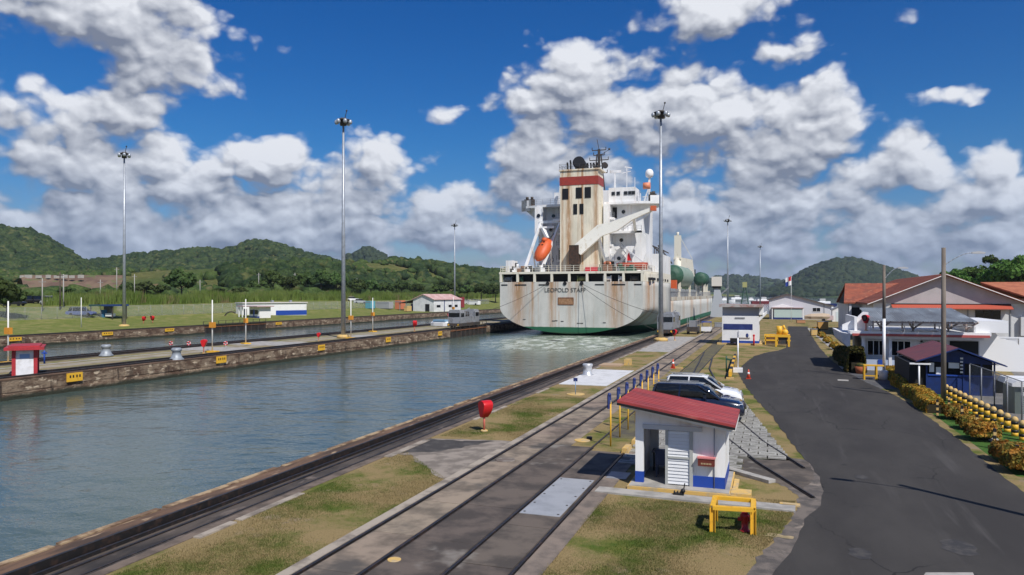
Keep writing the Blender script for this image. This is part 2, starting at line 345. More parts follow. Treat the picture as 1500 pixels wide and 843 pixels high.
MB().box(-3200, 3500, -400, 6500, WZ - 6, WZ).build('water', waterm())['kind'] = 'structure'

def struct(name, b, mats):
    o = b.build(name, mats); o['kind'] = 'structure'; return o
# ---- near bank
struct('near_bank', MB().box(-14.40, 70, -300, 230, -5, 0), grassM)
def wall_run(b, xa, xb, y0, y1, z0, z1, m=0, step=3.2, face=None):
    b.box(xa, xb, y0, y1, z0, z1, m)
b = MB(); b.box(-15.6, -14.75, -60, 109, -5, .10); b.box(-15.6, -14.75, 127, 230, -5, .10); b.box(-14.9, -14.75, 109, 127, -5, .10); lw = struct('lock_wall', b, wallM)
b = MB(); rr = random.Random(3); y = -40.0
while y < 225:                                           # coping lip, in lengths, chipped and uneven
    L = rr.uniform(1.6, 3.2)
    if not (106 < y < 127):
        z = .10 + rr.uniform(.03, .055); b.box(-15.60 - rr.uniform(.01, .05), -15.42 + rr.uniform(-.03, .03), y, y + L - rr.uniform(.03, .5), .06, z)
    y += L
struct('coping_lip', b, M('worn_lip', (.40, .29, .17), .85, (.16, .10, .06), 1.5, .42, .58, space='w', bump=.5, bsc=12))
b = MB(); b.box(-15.42, -14.76, -60, 108.9, .1, .116); b.box(-15.42, -14.76, 127, 230, .1, .116); struct('coping', b, coping)
struct('slot_floor', MB().box(-14.75, -14.40, -60, 230, -5, -.32), black)
struct('track_bed', MB().box(-14.40, -13.50, -60, 230, -.02, .012), bedD)
b = MB(); b.box(-13.50, -13.20, -60, 230, -.02, .02); struct('bed_kerb', b, M('brown_kerb', (.17, .13, .10), .9, (.09, .07, .055), 1.5, .4, .65, space='w', bump=.5, bsc=18))
b = MB(); y = 5.0; rr = random.Random(5)
while y < 90:
    L = rr.uniform(1.2, 4.5)
    if rr.random() < .55: b.box(-13.21 + rr.uniform(-.02, .02), -12.98 + rr.uniform(-.08, .05), y, y + L, -.02, .03 + rr.uniform(0, .01))
    y += L + rr.uniform(.1, 1)
struct('grass_edge_kerb', b, kerbc)
# conductor rail, rack rails and running rails of the towing tracks
def rail(x, y0, y1, z=.05, w=.07, name='track_rail'):
    return struct(name, MB().box(x - w / 2, x + w / 2, y0, y1, -.02, z), railm)
b = MB(); b.box(-14.80, -14.71, -60, 230, .0, .19); b.box(-14.45, -14.38, -60, 230, -.1, .10); b.box(-14.62, -14.55, -60, 230, -.3, -.02); struct('conductor_rail', b, railm)
rail(-14.15, -60, 230, .045); rail(-13.62, -60, 230, .03, .05)
def strip(name, x0, x1, y0, y1, z, mat): return struct(name, MB().box(x0, x1, y0, y1, -.05, z), mat)
strip('track_kerb', -9.78, -9.50, -60, 200, .035, kerbc)
pb = MB().box(-.5, .5, -.5, .5, -.06, 0).mesh('concrete_panel', concP); pbd = MB().box(-.5, .5, -.5, .5, -.06, 0).mesh('concrete_panel', concD)
def panels(name, x0, x1, y0, y1, L, me, base, z=.022):
    root = strip(name, x0, x1, y0, y1, .006, base); rr = random.Random(name); y = y0
    while y < y1 - .1:
        l = min(L * rr.uniform(.85, 1.15), y1 - y); o = bpy.data.objects.new('concrete_panel', me); COL.objects.link(o); o.parent = root
        o.location = ((x0 + x1) / 2, y + l / 2, z + rr.uniform(-.004, .004)); o.scale = (x1 - x0 - .02, l - .025, 1); o.rotation_euler = (rr.uniform(-.0015, .0015), 0, 0)
        y += l
    return root
strip('rail_groove', -9.50, -9.33, -60, 200, .004, railm); strip('rail_groove', -8.22, -8.04, -60, 200, .004, railm)
rail(-9.41, -60, 200); rail(-8.13, -60, 200)
panels('track_slab', -9.33, -8.22, 6, 78, 2.6, pb, concD)
strip('track_slab_far', -9.33, -8.22, 78, 200, .02, concP)
panels('service_slab', -8.04, -6.55, 6, 27.8, 3.4, pbd, concD)
strip('rail_groove', -6.55, -6.41, -60, 27.8, .004, railm); strip('rail_groove', -5.22, -5.08, -60, 27.8, .004, railm)
rail(-6.48, -60, 118, .04); rail(-5.15, -60, 118, .04)
panels('crane_track_slab', -6.41, -5.22, 6, 27.2, 3.0, pbd, concD)
strip('slab_edge', -5.08, -4.55, -60, 27.4, .02, M('brown_slab_edge', (.22, .175, .14), .9, (.12, .10, .085), 1.3, .4, .65, space='w', bump=.5, bsc=18))
strip('service_slab_far', -8.04, -7.35, 27.8, 200, .012, concP)
strip('service_slab_far', -13.2, -9.78, 76, 104, .012, conc)
strip('track_gravel', -6.4, -5.2, 30, 118, .008, M('thin_grass_soil', (.13, .115, .055), .95, (.085, .075, .055), 1.2, .4, .6, space='w', bump=.6, bsc=20))
def sheet(name, pts, z, mat):
    return struct(name, MB().add([(x, y, z) for x, y in pts], [tuple(range(len(pts)))]), mat)
def wob(pts, amp, sub=10, seed=1):                       # ragged closed outline
    rr = random.Random(seed); o = []
    for a, c in zip(pts, pts[1:] + pts[:1]):
        for k in range(sub): t = k / sub; o.append((a[0] + (c[0] - a[0]) * t + rr.uniform(-amp, amp), a[1] + (c[1] - a[1]) * t + rr.uniform(-amp, amp)))
    return o
sheet('crossing_patch', wob([(-13.15, 24.3), (-12.4, 24.2), (-9.80, 21.4), (-9.80, 27.9), (-13.15, 27.4)], .10, 8, 2), .010, M('sandy_patch', (.28, .24, .20), .95, (.17, .145, .12), 1.4, .4, .6, space='w', bump=.6, bsc=16))
sheet('oil_stain', wob([(-13.1, 24.4), (-11.6, 25.3), (-10.9, 26.9), (-10.6, 27.7), (-12.0, 27.3), (-13.1, 27.3)], .14, 6, 4), .014, M('tar_stain', (.05, .045, .04), .8, (.10, .09, .08), 2, .45, .7, space='w'))
# ---- road
def asph():
    m = bpy.data.materials.new('road_asphalt'); m.use_nodes = True; T = NT(m.node_tree); T.n.clear()
    p = T.node('ShaderNodeNewGeometry').outputs['Position']; n = T.noise(T.vm('MULTIPLY', p, (1, .35, 1)), .45, 6, .62)
    c = T.mix(T.ramp(n, .35, .68), (.039, .036, .034), (.055, .051, .047)); c = T.mix(T.ramp(T.noise(p, 60, 2, .7), .62, .8), c, (.10, .095, .09))
    c = T.mix(T.ramp(T.noise(T.vm('MULTIPLY', p, (1.6, .12, 1)), .9, 4, .6), .56, .78), c, (.075, .07, .066))
    c = T.mix(T.ramp(T.noise(T.vm('ADD', p, (5, 5, 5)), .6, 5, .6), .66, .74), c, (.024, .023, .023))
    wp = T.vm('ADD', p, T.node('ShaderNodeVectorMath', {0: T.noise(p, .9, 4, .6, col=True), 'Scale': 1.1}, operation='SCALE').outputs[0])
    cr = T.node('ShaderNodeTexVoronoi', {'Vector': T.vm('MULTIPLY', wp, (1, .6, 0)), 'Scale': .33}, feature='DISTANCE_TO_EDGE', voronoi_dimensions='2D').outputs[0]
    cr = T.m('MULTIPLY', T.ramp(cr, .004, .011, 1, 0), T.ramp(T.noise(p, .16, 3), .46, .58)); c = T.mix(T.m('MULTIPLY', cr, .75), c, (.012, .012, .012))
    b = T.node('ShaderNodeBsdfPrincipled', {'Base Color': c, 'Roughness': .88, 'Specular IOR Level': .25})
    bn = T.node('ShaderNodeBump', {'Height': T.noise(p, 70, 2, .7), 'Strength': .5, 'Distance': .012}); T.l.new(bn.outputs[0], b.inputs['Normal'])
    T.node('ShaderNodeOutputMaterial', {'Surface': b.outputs[0]}); return m
asphM = asph()
road = [(-3.5, -60), (-2.0, 8), (0.0, 16.2), (.5, 18.6), (.85, 20.8), (1.28, 22.3), (1.5, 23.9), (1.45, 25.8), (1.23, 27.7), (.76, 31.2), (.42, 34.4), (0.05, 37.8), (-.75, 43), (-1.4, 48.2), (-2.0, 53.8), (-2.35, 58), (-2.35, 62), (-2.0, 68), (-1.5, 74), (-.4, 79), (.7, 82), (1.5, 86.3), (2.0, 100), (2.7, 140), (2.9, 144),
        (6.4, 144), (5.9, 138), (5.3, 110), (5.0, 87), (5.0, 74), (5.3, 62), (6.0, 54), (6.7, 49), (7.0, 45), (7.15, 35), (7.05, 24), (7.0, -60)]
def edgewob(pts, a):
    rr = random.Random(9); o = []
    for p, q in zip(pts, pts[1:] + pts[:1]):
        n = max(1, min(24, int(math.dist(p, q) / .5))) if p[1] > 5 and q[1] > 5 else 1
        for k in range(n): t = k / n; o.append((p[0] + (q[0] - p[0]) * t + (rr.uniform(-a, a) if n > 1 else 0), p[1] + (q[1] - p[1]) * t))
    return o
verge = M('gravel_verge', (.16, .135, .115), .95, (.085, .075, .068), 2.0, .38, .62, space='w', bump=.8, bsc=22, c3=(.25, .21, .17), sc3=1.3, lo3=.58, hi3=.68)
sheet('gravel_verge', wob([(-1.9, 6), (-.5, 16.5), (.15, 19.2), (.55, 21.0), (.75, 22.8), (.45, 24.0), (-.05, 25.1), (-.9, 26.6), (.3, 28.6), (1.6, 28), (2.2, 24), (1.4, 19)], .07, 9, 6), .006, verge)
ro = sheet('road', edgewob(road, .05), .012, asphM)
sheet('forecourt', [(5.2, 51), (15.5, 51), (15.5, 64.2), (5.2, 64.2)], .008, M('forecourt_asphalt', (.075, .075, .08), .9, (.11, .11, .11), .8, .4, .65, space='w', bump=.4, bsc=30))
sheet('parking_lot', wob([(10.75, 33), (60, 30), (60, 90), (22, 90), (16.5, 62), (12.6, 56), (10.75, 49)], .08, 6, 3), .008, M('lot_gravel', (.15, .145, .14), .95, (.22, .21, .20), 1.5, .4, .65, space='w', bump=.7, bsc=20))
for (a, c) in (((14, 40), (26, 37)), ((15, 46), (30, 42)), ((17, 56), (40, 55)), ((18, 62), (40, 62))):
    struct('lot_line', MB().bar((*a, .014), (*c, .014), .12, .006), M('faded_brown_line', (.30, .17, .09), .9))
sheet('painted_mark', [G(1356, 840), G(1425, 840), G(1428, 846), G(1352, 846)], .018, conc)
sheet('painted_mark', [G(1227, 556.3), G(1243, 557), G(1243, 559), G(1227, 558.3)], .018, conc)
for (u, v, r) in ((1405, 803, .38), (1260, 812, .25), (1262, 700, .2)):
    x, y = G(u, v); struct('asphalt_patch', MB().add([(x + r * math.cos(t * .5) * (1 + .2 * math.sin(t * 3)), y + r * 1.6 * math.sin(t * .5), .017) for t in range(13)], [tuple(range(13))]), M('patch_dark', (.035, .034, .036), .9, (.07, .065, .06), 3))
strip('green_verge', 7.5, 10.1, 28, 49.5, .004, grassmat('watered_grass', (.045, .11, .022), (.07, .14, .03), (.12, .16, .04), lo=.5, hi=.8, dl=.8, dh=.9))
# side path with pale paving along the lawn on the right of the road
sheet('footpath', [(6.2, 66), (7.0, 66), (6.3, 138), (5.7, 138)], .010, conc)
sheet('footpath', [(8.3, 28), (8.75, 28), (8.6, 47), (8.15, 47)], .010, conc)
sheet('building_apron', [(5.2, 63), (11, 63), (11, 66), (5.2, 66)], .012, conc)
# ---- block paving, every block its own
pav = struct('block_paving', MB().add([(-4.9, 25.4, .006), (-.93, 25.4, .006), (-.93, 27.5, .006), (.68, 27.5, .006), (-1.5, 43.2, .006), (-4.9, 43.2, .006)], [(0, 1, 2, 3, 4, 5)]), M('paving_joint', (.10, .095, .075), .95, (.055, .055, .035), 3, space='w'))
bm_ = MB().box(-.305, .305, -.215, .215, 0, .05); bm_.box(-.24, .24, -.03, .03, .05, .052, 1)
pm = bm_.mesh('paving_block', [M('paving_block_grey', (.34, .33, .30), .9, (.22, .21, .19), 3, .4, .7, space='w', bump=.4, bsc=30, rnd=.10), M('block_gap', (.07, .07, .04), .95)])
rr = random.Random(11); n = 0; yy = 25.7; row = 0
while yy < 43.2:
    xx = -4.75 + (.32 if row % 2 else 0); lim = .62 - (yy - 28.2) * .145 if yy > 27.7 else -.95
    while xx - .15 < lim and n < 345:
        o = bpy.data.objects.new('paving_block', pm); COL.objects.link(o); o.parent = pav; o.location = (xx, yy, .006 + rr.uniform(-.008, .006)); o.rotation_euler = (rr.uniform(-.01, .01), rr.uniform(-.01, .01), rr.uniform(-.02, .02)); n += 1
        if xx + .305 > lim: wcut = max(.12, lim - xx + .305); o.scale = (wcut / .61, 1, 1); o.location.x = xx - .305 + wcut / 2
        xx += .66
    yy += .50; row += 1
b = MB()
for pts in ([(-6.4, 77), (-5.5, 57), (-4.7, 50), (-3.3, 42), (-1.71, 31.3), (-.45, 27.1), (1.15, 23.0)], [(-5.1, 70), (-4.6, 60), (-3.9, 54.5), (-2.9, 46), (-1.36, 35.5), (-.3, 31), (1.04, 26.8)]):
    for a, c in zip(pts, pts[1:]): b.bar((*a, .052), (*c, .052), .055, .04); b.bar((*a, .032), (*c, .032), .13, .01)
struct('branch_rail', b, railm)
sheet('patched_apron', wob([(-.93, 25.3), (.1, 24.5), (.9, 24.0), (1.3, 25.5), (1.25, 27.9), (.7, 27.95), (-.93, 27.6)], .05, 7, 12), .010, concD)
b = MB(); b.bar((-1.4, 25.7, .06), (.02, 24.42, .06), .30, .1); struct('paving_kerb', b, conc)
struct('hut_walk', MB().box(-4.95, .62, 21.45, 22.02, -.02, .05, rz=-.035), conc)
# ---- centre wall
IX0, IX1 = -62.5, -49.1
struct('centre_wall_top', MB().box(-61.3, -50.3, -60, 420, -5, 0), grassmat('worn_island_grass', (.13, .14, .04), (.17, .165, .06), (.26, .22, .12), lo=.32, hi=.55, dl=.52, dh=.62))
b = MB()
b.box(-50.3, IX1, -60, 109.5, -5, 0); b.cyl((-50.1, 109.5, -5), (-50.1, 109.5, 0), 1.0, n=20); b.box(-50.3, IX1, 127, 420, -5, 0); b.box(IX0, -61.3, -60, 108, -5, 0); b.box(IX0, -61.3, 126, 420, -5, 0); b.box(-98.3, -97, -60, 108, -5, 0); b.box(-98.3, -97, 126, 420, -5, 0)
rr = random.Random(8); y = -10
while y < 260:                                           # chipped lower courses standing proud of the face
    L = rr.uniform(2.5, 6)
    for X, sgn, ya, yb in ((IX1, 1, 109, 127), (-97, 1, 108, 126)):
        if not (ya - L - .2 < y < yb): b.box(X - .1, X + rr.uniform(.01, .06), y, y + L - .05, rr.uniform(-.85, -.7), rr.uniform(-.28, -.2)); b.box(X - .1, X + rr.uniform(.06, .16), y, y + L, -1.6, -.88 - rr.uniform(0, .1))
    y += L
struct('lock_wall', b, wallM)
b = MB()
for X in (IX1, -97): b.box(X - 1.2, X + .02, -60, 109.5 if X > -60 else 108, .0, .09); b.box(X - 1.2, X + .02, 127 if X > -60 else 126, 420, .0, .09)
b.box(IX0, IX0 + .8, -60, 108, 0, .09); b.box(IX0, IX0 + .8, 126, 420, 0, .09); struct('coping', b, coping)
b = MB()
for X in (-49.75, -51.3, -60.4, -61.85, -97.9, -99.4): b.box(X - .12, X + .12, -60, 420, 0, .2)
struct('track_rail', b, railm)
strip('track_bed', -52.4, -50.3, -60, 420, .02, bedD); strip('track_bed', -61.3, -59.6, -60, 420, .02, bedD)
strip('centre_path', -56.2, -54.4, -60, 420, .02, M('buff_path', (.33, .29, .22), .9, (.22, .19, .14), .6, .4, .65, space='w', bump=.3, bsc=10))
strip('centre_path', -57.6, -57.2, -60, 420, .02, conc)
strip('bollard_pad', -60, -52.6, 62, 66.5, .03, conc); strip('bollard_pad', -60, -52.6, 70.5, 76.5, .03, conc); strip('bollard_pad', -56, -51, 88, 93, .03, conc)
# ---- terrain
PROF = ([-97, -118, -126, -133, -141, -160, -200, -260, -400, -2600], [0, .35, .9, 2.2, 3.4, 3.8, 4.6, 6.0, 7.0, 8.0])
RIDGE = [  # (column, skyline row, distance) and depth of the slope
 ([(-300, 335, 950), (-60, 330, 950), (0, 331, 950), (45, 342, 950), (90, 362, 950), (125, 384, 950), (170, 400, 950)], 210, 14, 1),
 ([(60, 398, 1150), (110, 384, 1150), (150, 378, 1150), (200, 372, 1150), (240, 364, 1150), (330, 364, 1150), (370, 354, 1150), (400, 358, 1150), (445, 368, 1150), (480, 376, 1150), (520, 392, 1150), (580, 406, 1150)], 260, 15, 1),
 ([(490, 410, 1900), (510, 384, 1900), (537, 367, 1900), (560, 378, 1900), (590, 408, 1900)], 160, 5, 1),
 ([(-200, 406, 500), (60, 406, 500), (200, 404, 500), (260, 400, 480), (390, 396, 450), (450, 394, 480), (500, 388, 520), (560, 386, 560), (620, 390, 600), (680, 398, 620), (740, 402, 640), (790, 414, 660), (850, 428, 700)], 120, 5, 2),
 ([(560, 402, 1250), (620, 394, 1250), (700, 398, 1250), (760, 402, 1250), (850, 408, 1300), (930, 416, 1400), (1010, 424, 1500)], 200, 5, 1),
 ([(1360, 418, 230), (1400, 408, 220), (1450, 404, 210), (1500, 398, 200), (1600, 392, 200), (1900, 390, 200)], 45, 3, 3),
]
NORTH = [
 ([(900, 424, 3300), (1000, 414, 3300), (1040, 407, 3300), (1075, 403, 3300), (1100, 405, 3300), (1130, 409, 3300), (1170, 414, 3300), (1260, 418, 3300), (1400, 412, 3300), (1600, 405, 3300)], 330, 2, 1),
 ([(1110, 430, 2100), (1150, 414, 2100), (1180, 396, 2100), (1205, 384, 2100), (1222, 379, 2100), (1250, 378, 2100), (1270, 382, 2100), (1295, 391, 2100), (1330, 401, 2100), (1370, 413, 2100), (1430, 422, 2100)], 330, 4, 1),
]
def ridge_h(x, y, R_):
    d = y * CY - x * SY; r = x * CY + y * SY; u = np.where(d > 20, 750 + r * F / np.maximum(d, 20), -9999); h = np.zeros_like(x)
    for pts, w, tree, k in R_:
        us = [p[0] for p in pts]; vt = np.interp(u, us, [p[1] for p in pts]); dr = np.interp(u, us, [p[2] for p in pts])
        H = np.maximum(EYE + (HORIZON - vt) * dr / F - tree, 0)
        e = np.clip(1 - np.maximum(us[0] - u, 0) / 120, 0, 1) * np.clip(1 - np.maximum(u - us[-1], 0) / 60, 0, 1)
        h = np.maximum(h, H * e * np.exp(-((d - dr) / w) ** 2) * (d > 30))
    return h
def lump(x, y):
    return np.sin(x * .021 + 1) * np.cos(y * .017) + .6 * np.sin(x * .05 + y * .04) + .35 * np.sin(x * .13 - y * .09)
def land(x, y):
    x = np.asarray(x, float); y = np.asarray(y, float)
    b = np.where(x < -97, np.interp(-x, [-p for p in PROF[0]], PROF[1]), 0.0); far = np.clip((-x - 200) / 200, 0, 1)
    h = ridge_h(x, y, RIDGE); return b + h * (1 + .035 * lump(x, y)) + far * lump(x, y) * .8
def GT(u, v):                                            # meets the sloping far bank instead of the level coping
    d = 60.0
    while d < 700:
        x, y = P(u, d)
        if EYE - (v - HORIZON) * d / F <= float(land(x, y)): break
        d += 1.0
    return x, y
def north(x, y):
    x = np.asarray(x, float); y = np.asarray(y, float); h = ridge_h(x, y, NORTH); return -7 + h * (1 + .04 * lump(x, y))
def grid(name, xs, ys, fn, mat):
    X, Y = np.meshgrid(xs, ys); Z = fn(X, Y); V = np.stack([X, Y, Z], -1).reshape(-1, 3); nx = len(xs)
    i = (np.arange(len(ys) - 1)[:, None] * nx + np.arange(nx - 1)[None]).ravel(); Fc = np.stack([i, i + 1, i + 1 + nx, i + nx], 1)
    o = raw(name, V, Fc, mat, smooth=True); o['kind'] = 'structure'; return o
def hillmat(name, a, b_, c_, s=1.0):
    m = bpy.data.materials.new(name); m.use_nodes = True; T = NT(m.node_tree); T.n.clear()
    p = T.node('ShaderNodeNewGeometry').outputs['Position']
    c = T.mix(T.ramp(T.noise(p, .012 * s, 6, .6), .4, .6), a, b_); c = T.mix(T.ramp(T.noise(p, .035 * s, 6, .65), .52, .66), c, c_)
    c = T.node('ShaderNodeHueSaturation', {'Value': T.ramp(T.noise(p, .5 * s, 5, .7), .3, .7, .6, 1.4, False), 'Color': c}).outputs[0]
    b = T.node('ShaderNodeBsdfPrincipled', {'Base Color': c, 'Roughness': .95, 'Specular IOR Level': .1})
    bn = T.node('ShaderNodeBump', {'Height': T.noise(p, .25 * s, 6, .7), 'Strength': 1, 'Distance': 2.5}); T.l.new(bn.outputs[0], b.inputs['Normal'])
    T.node('ShaderNodeOutputMaterial', {'Surface': b.outputs[0]}); return m
hillM = hillmat('hill_scrub', (.08, .11, .028), (.14, .14, .045), (.22, .155, .085))
s_ = np.concatenate([np.linspace(0, 60, 25), 60 + np.geomspace(2, 2500, 120)]); ys = np.concatenate([np.linspace(-300, 100, 30), np.geomspace(105, 3000, 210)])
grid('left_bank', (-97.6 - s_)[:26][::-1], ys, lambda x, y: land(x, y) - .0, grassF)
grid('hills', (-97.6 - s_)[25:][::-1], ys, land, hillM)
grid('right_land', np.concatenate([[70], 70 + np.geomspace(3, 2400, 90)]), np.linspace(-300, 330, 90), lambda x, y: land(x, y) - .02, hillM)
grid('far_hills', np.linspace(-1500, 3200, 240), np.linspace(1350, 4600, 200), north, hillmat('far_hill_forest', (.04, .07, .022), (.055, .085, .028), (.07, .09, .035), .5))

# ------------------------------------------------------------------ foliage
def leafm(name, a, b_, c_=None, rnd=.12, sc=1.1, rough=.7, fine=6, amp=.15):
    m = bpy.data.materials.new(name); m.use_nodes = True; T = NT(m.node_tree); T.n.clear()
    p = T.node('ShaderNodeNewGeometry').outputs['Position']
    c = T.mix(T.ramp(T.noise(p, sc, 4, .6), .36, .64), a, b_)
    c = T.node('ShaderNodeHueSaturation', {'Value': T.ramp(T.noise(p, sc * fine, 5, .75), .32, .68, 1 - amp, 1 + amp * .8, False), 'Color': c}).outputs[0]
    if c_: c = T.mix(T.ramp(T.noise(T.vm('ADD', p, (3, 9, 1)), sc * 1.7, 4, .6), .55, .68), c, c_)
    oi = T.node('ShaderNodeObjectInfo').outputs['Random']
    c = T.node('ShaderNodeHueSaturation', {'Hue': T.ramp(oi, 0, 1, .5 - rnd * .12, .5 + rnd * .12, False), 'Value': T.ramp(oi, 0, 1, 1 - rnd * 1.6, 1 + rnd * 1.6, False), 'Color': c}).outputs[0]
    b = T.node('ShaderNodeBsdfPrincipled', {'Base Color': c, 'Roughness': rough, 'Specular IOR Level': .2})
    t = T.node('ShaderNodeBsdfTranslucent', {'Color': c}); mx = T.node('ShaderNodeMixShader', {0: .22, 1: b.outputs[0], 2: t.outputs[0]})
    T.node('ShaderNodeOutputMaterial', {'Surface': mx.outputs[0]}); return m
leafDark = leafm('tree_leaves', (.035, .062, .016), (.075, .115, .03), (.10, .13, .04), .18, .35)
leafRight = leafm('glossy_tree_leaves', (.05, .105, .018), (.10, .17, .03), (.03, .055, .014), .2, .3)
canopy = leafm('forest_canopy', (.022, .046, .014), (.060, .092, .026), (.11, .12, .04), .0, .06, fine=16, amp=.7)
canopyF = leafm('far_forest_canopy', (.022, .042, .018), (.040, .062, .024), (.06, .078, .03), .0, .02, fine=16, amp=.6)
barkM = M('bark', (.10, .08, .06), .9, (.05, .04, .03), 4, bump=.5, bsc=10)
def quads(C, N, size, asp=1.0, r_=rng):                  # leaf quads at C, with normals near N
    n = len(C); N = N / np.maximum(np.linalg.norm(N, axis=1, keepdims=True), 1e-6); A = r_.normal(size=(n, 3)); A -= (A * N).sum(1, keepdims=True) * N; A /= np.linalg.norm(A, axis=1, keepdims=True); B = np.cross(N, A)
    s = (size * r_.uniform(.6, 1.3, n))[:, None]; A = A * s; B = B * s * asp
    V = np.stack([C - A - B * .4, C + A * .2 - B, C + A + B * .3, C - A * .1 + B], 1).reshape(-1, 3); return V, np.arange(n * 4).reshape(-1, 4)
def crown_mesh(name, mat, rx, rz, nclump, per, leaf, seed=0, flat=.75):
    r_ = np.random.default_rng(seed); V = []
    for k in range(nclump):
        dv = r_.normal(size=3); dv /= np.linalg.norm(dv); dv[2] = abs(dv[2]) * 1.2 - .35; c = dv * np.array([rx, rx, rz]) * r_.uniform(.45, .95); cr = r_.uniform(.22, .42) * rx
        q = r_.normal(size=(per, 3)); q /= np.linalg.norm(q, axis=1, keepdims=True); q *= np.array([1, 1, flat])
        pts = c + q * cr * r_.uniform(.7, 1.05, (per, 1)); V.append((pts, q + r_.normal(size=q.shape) * .45))
    C = np.concatenate([a for a, _ in V]); N = np.concatenate([b for _, b in V]); vv, ff = quads(C, N, leaf, r_=r_)
    o = raw(name, vv, ff, mat); me = o.data; bpy.data.objects.remove(o); return me
CR = [crown_mesh('crown', leafDark, 4.2, 3.2, 26, 90, .42, s) for s in range(4)]
CRR = [crown_mesh('crown', leafRight, 4.6, 3.6, 30, 110, .36, 20 + s) for s in range(3)]
def trunk_mesh(h, seed):
    r_ = random.Random(seed); b = MB(); b.cyl((0, 0, -.6), (.1, 0, h), .28, .16, 8)
    for k in range(5):
        a = r_.uniform(0, 6.28); z = h * r_.uniform(.55, .95); b.cyl((.05, 0, z), (math.cos(a) * 2.3, math.sin(a) * 2.3, z + r_.uniform(1.2, 2.6)), .11, .04, 5)
    return b.mesh('trunk', barkM)
TR = [trunk_mesh(4.2, s) for s in range(3)]
def tree(x, y, s, label, k=0, right=False, group=None, sz=1.0, z=None, name='broadleaf_tree'):
    z0 = float(land(x, y)) if z is None else z
    t = thing(name, label, 'tree', (x, y, z0), random.uniform(0, 6.28), group)
    for nm, me, zz in (('trunk', TR[k % 3], 0), ('crown', (CRR if right else CR)[k % (3 if right else 4)], 5.2)):
        o = bpy.data.objects.new(nm, me); COL.objects.link(o); o.parent = t; o.location = (0, 0, zz); 
    t.scale = (s, s, s * sz); return t
# far forest canopy: thousands of crowns in one mass each
ico = None
def icos():
    import bmesh
    bm = bmesh.new(); bmesh.ops.create_icosphere(bm, subdivisions=2, radius=1); V = np.array([v.co[:] for v in bm.verts]); Fc = np.array([[v.index for v in f.verts] for f in bm.faces]); bm.free(); return V, Fc
IV, IF = icos()
def blobs(name, X, Y, Z, S, mat, seed=0, hs=.85):
    r_ = np.random.default_rng(seed); n = len(X); base = IV[None] * (1 + .22 * r_.standard_normal((n, len(IV), 1)).clip(-1.6, 1.6)) * S[:, None, None]
    base[:, :, 2] *= hs; base += np.stack([X, Y, Z], 1)[:, None]; Fc = (IF[None] + (np.arange(n) * len(IV))[:, None, None]).reshape(-1, 3)
    keep = None; return tag(raw(name, base.reshape(-1, 3), Fc, mat), kind='stuff')
def scatter(ri, n, ulo, uhi, dlo, dhi, seed, R_=RIDGE, fn=land, thr=None):
    r_ = np.random.default_rng(seed); pts = R_[ri][0]; u = r_.uniform(ulo, uhi, n); dr = np.interp(u, [p[0] for p in pts], [p[2] for p in pts]); d = dr + r_.uniform(dlo, dhi, n)
    r = (u - 750) * d / F; x = r * CY - d * SY; y = r * SY + d * CY; z = fn(x, y); return x, y, z
X, Y, Z = scatter(0, 1500, -60, 190, -330, 60, 1); S = rng.uniform(4.2, 8.0, len(X)); blobs('left_hill_forest', X, Y, Z + 1.0, S, canopy, 1)
X, Y, Z = scatter(1, 3100, 40, 590, -420, 70, 2); k = X < -110; X, Y, Z = X[k], Y[k], Z[k]; S = rng.uniform(4.0, 8.2, len(X)); blobs('ridge_forest', X, Y, Z + 1.0, S, canopy, 2)
X, Y, Z = scatter(2, 500, 485, 595, -180, 50, 3); blobs('cone_hill_forest', X, Y, Z + 1.5, rng.uniform(7, 11, len(X)), canopyF, 3)
X, Y, Z = scatter(4, 800, 550, 1010, -220, 60, 4); blobs('low_ridge_forest', X, Y, Z + 1, rng.uniform(5, 9, len(X)), canopy, 4)
X, Y, Z = scatter(0, 1400, 900, 1600, -420, 60, 5, NORTH, north); k = Z > -2; X, Y, Z = X[k], Y[k], Z[k]; blobs('lake_horizon_forest', X, Y, Z + 2, rng.uniform(9, 15, len(X)), canopyF, 5)
X, Y, Z = scatter(1, 2800, 1105, 1435, -520, 60, 6, NORTH, north); k = Z > -2.5; blobs('lake_hill_forest', X[k], Y[k], Z[k] + 2, rng.uniform(7, 13, k.sum()), canopyF, 6)
# scrub on the low green hills behind the left bank
scrub = leafm('scrub_leaves', (.040, .075, .018), (.08, .12, .03), (.14, .13, .055), .0, .12, fine=12, amp=.6)
r_ = np.random.default_rng(31); n = 2600; u = r_.uniform(-40, 800, n); d = r_.uniform(230, 640, n); r = (u - 750) * d / F; X = r * CY - d * SY; Y = r * SY + d * CY
k = (X < -158) & ((np.sin(X * .03 + 2) + np.cos(Y * .035) + r_.normal(size=n) * .8) > .0) & ~((u < 185) & (d < 345) & (d > 250)) & ~((u > 200) & (u < 470) & (d > 330) & (r_.random(n) < .8)); X, Y = X[k], Y[k]
blobs('hillside_scrub', X, Y, land(X, Y) + .6, r_.uniform(1.6, 4.2, len(X)), scrub, 31, .7)
n = 1000; u = r_.uniform(330, 800, n); d = r_.uniform(300, 600, n); r = (u - 750) * d / F; X = r * CY - d * SY; Y = r * SY + d * CY
k = (X < -170) & ((np.sin(X * .022) + np.cos(Y * .02 + 1) + r_.normal(size=n) * .5) > .55); X, Y = X[k], Y[k]
blobs('hillside_grove', X, Y, land(X, Y) + 2, r_.uniform(3.0, 5.5, len(X)), canopy, 33, .8)
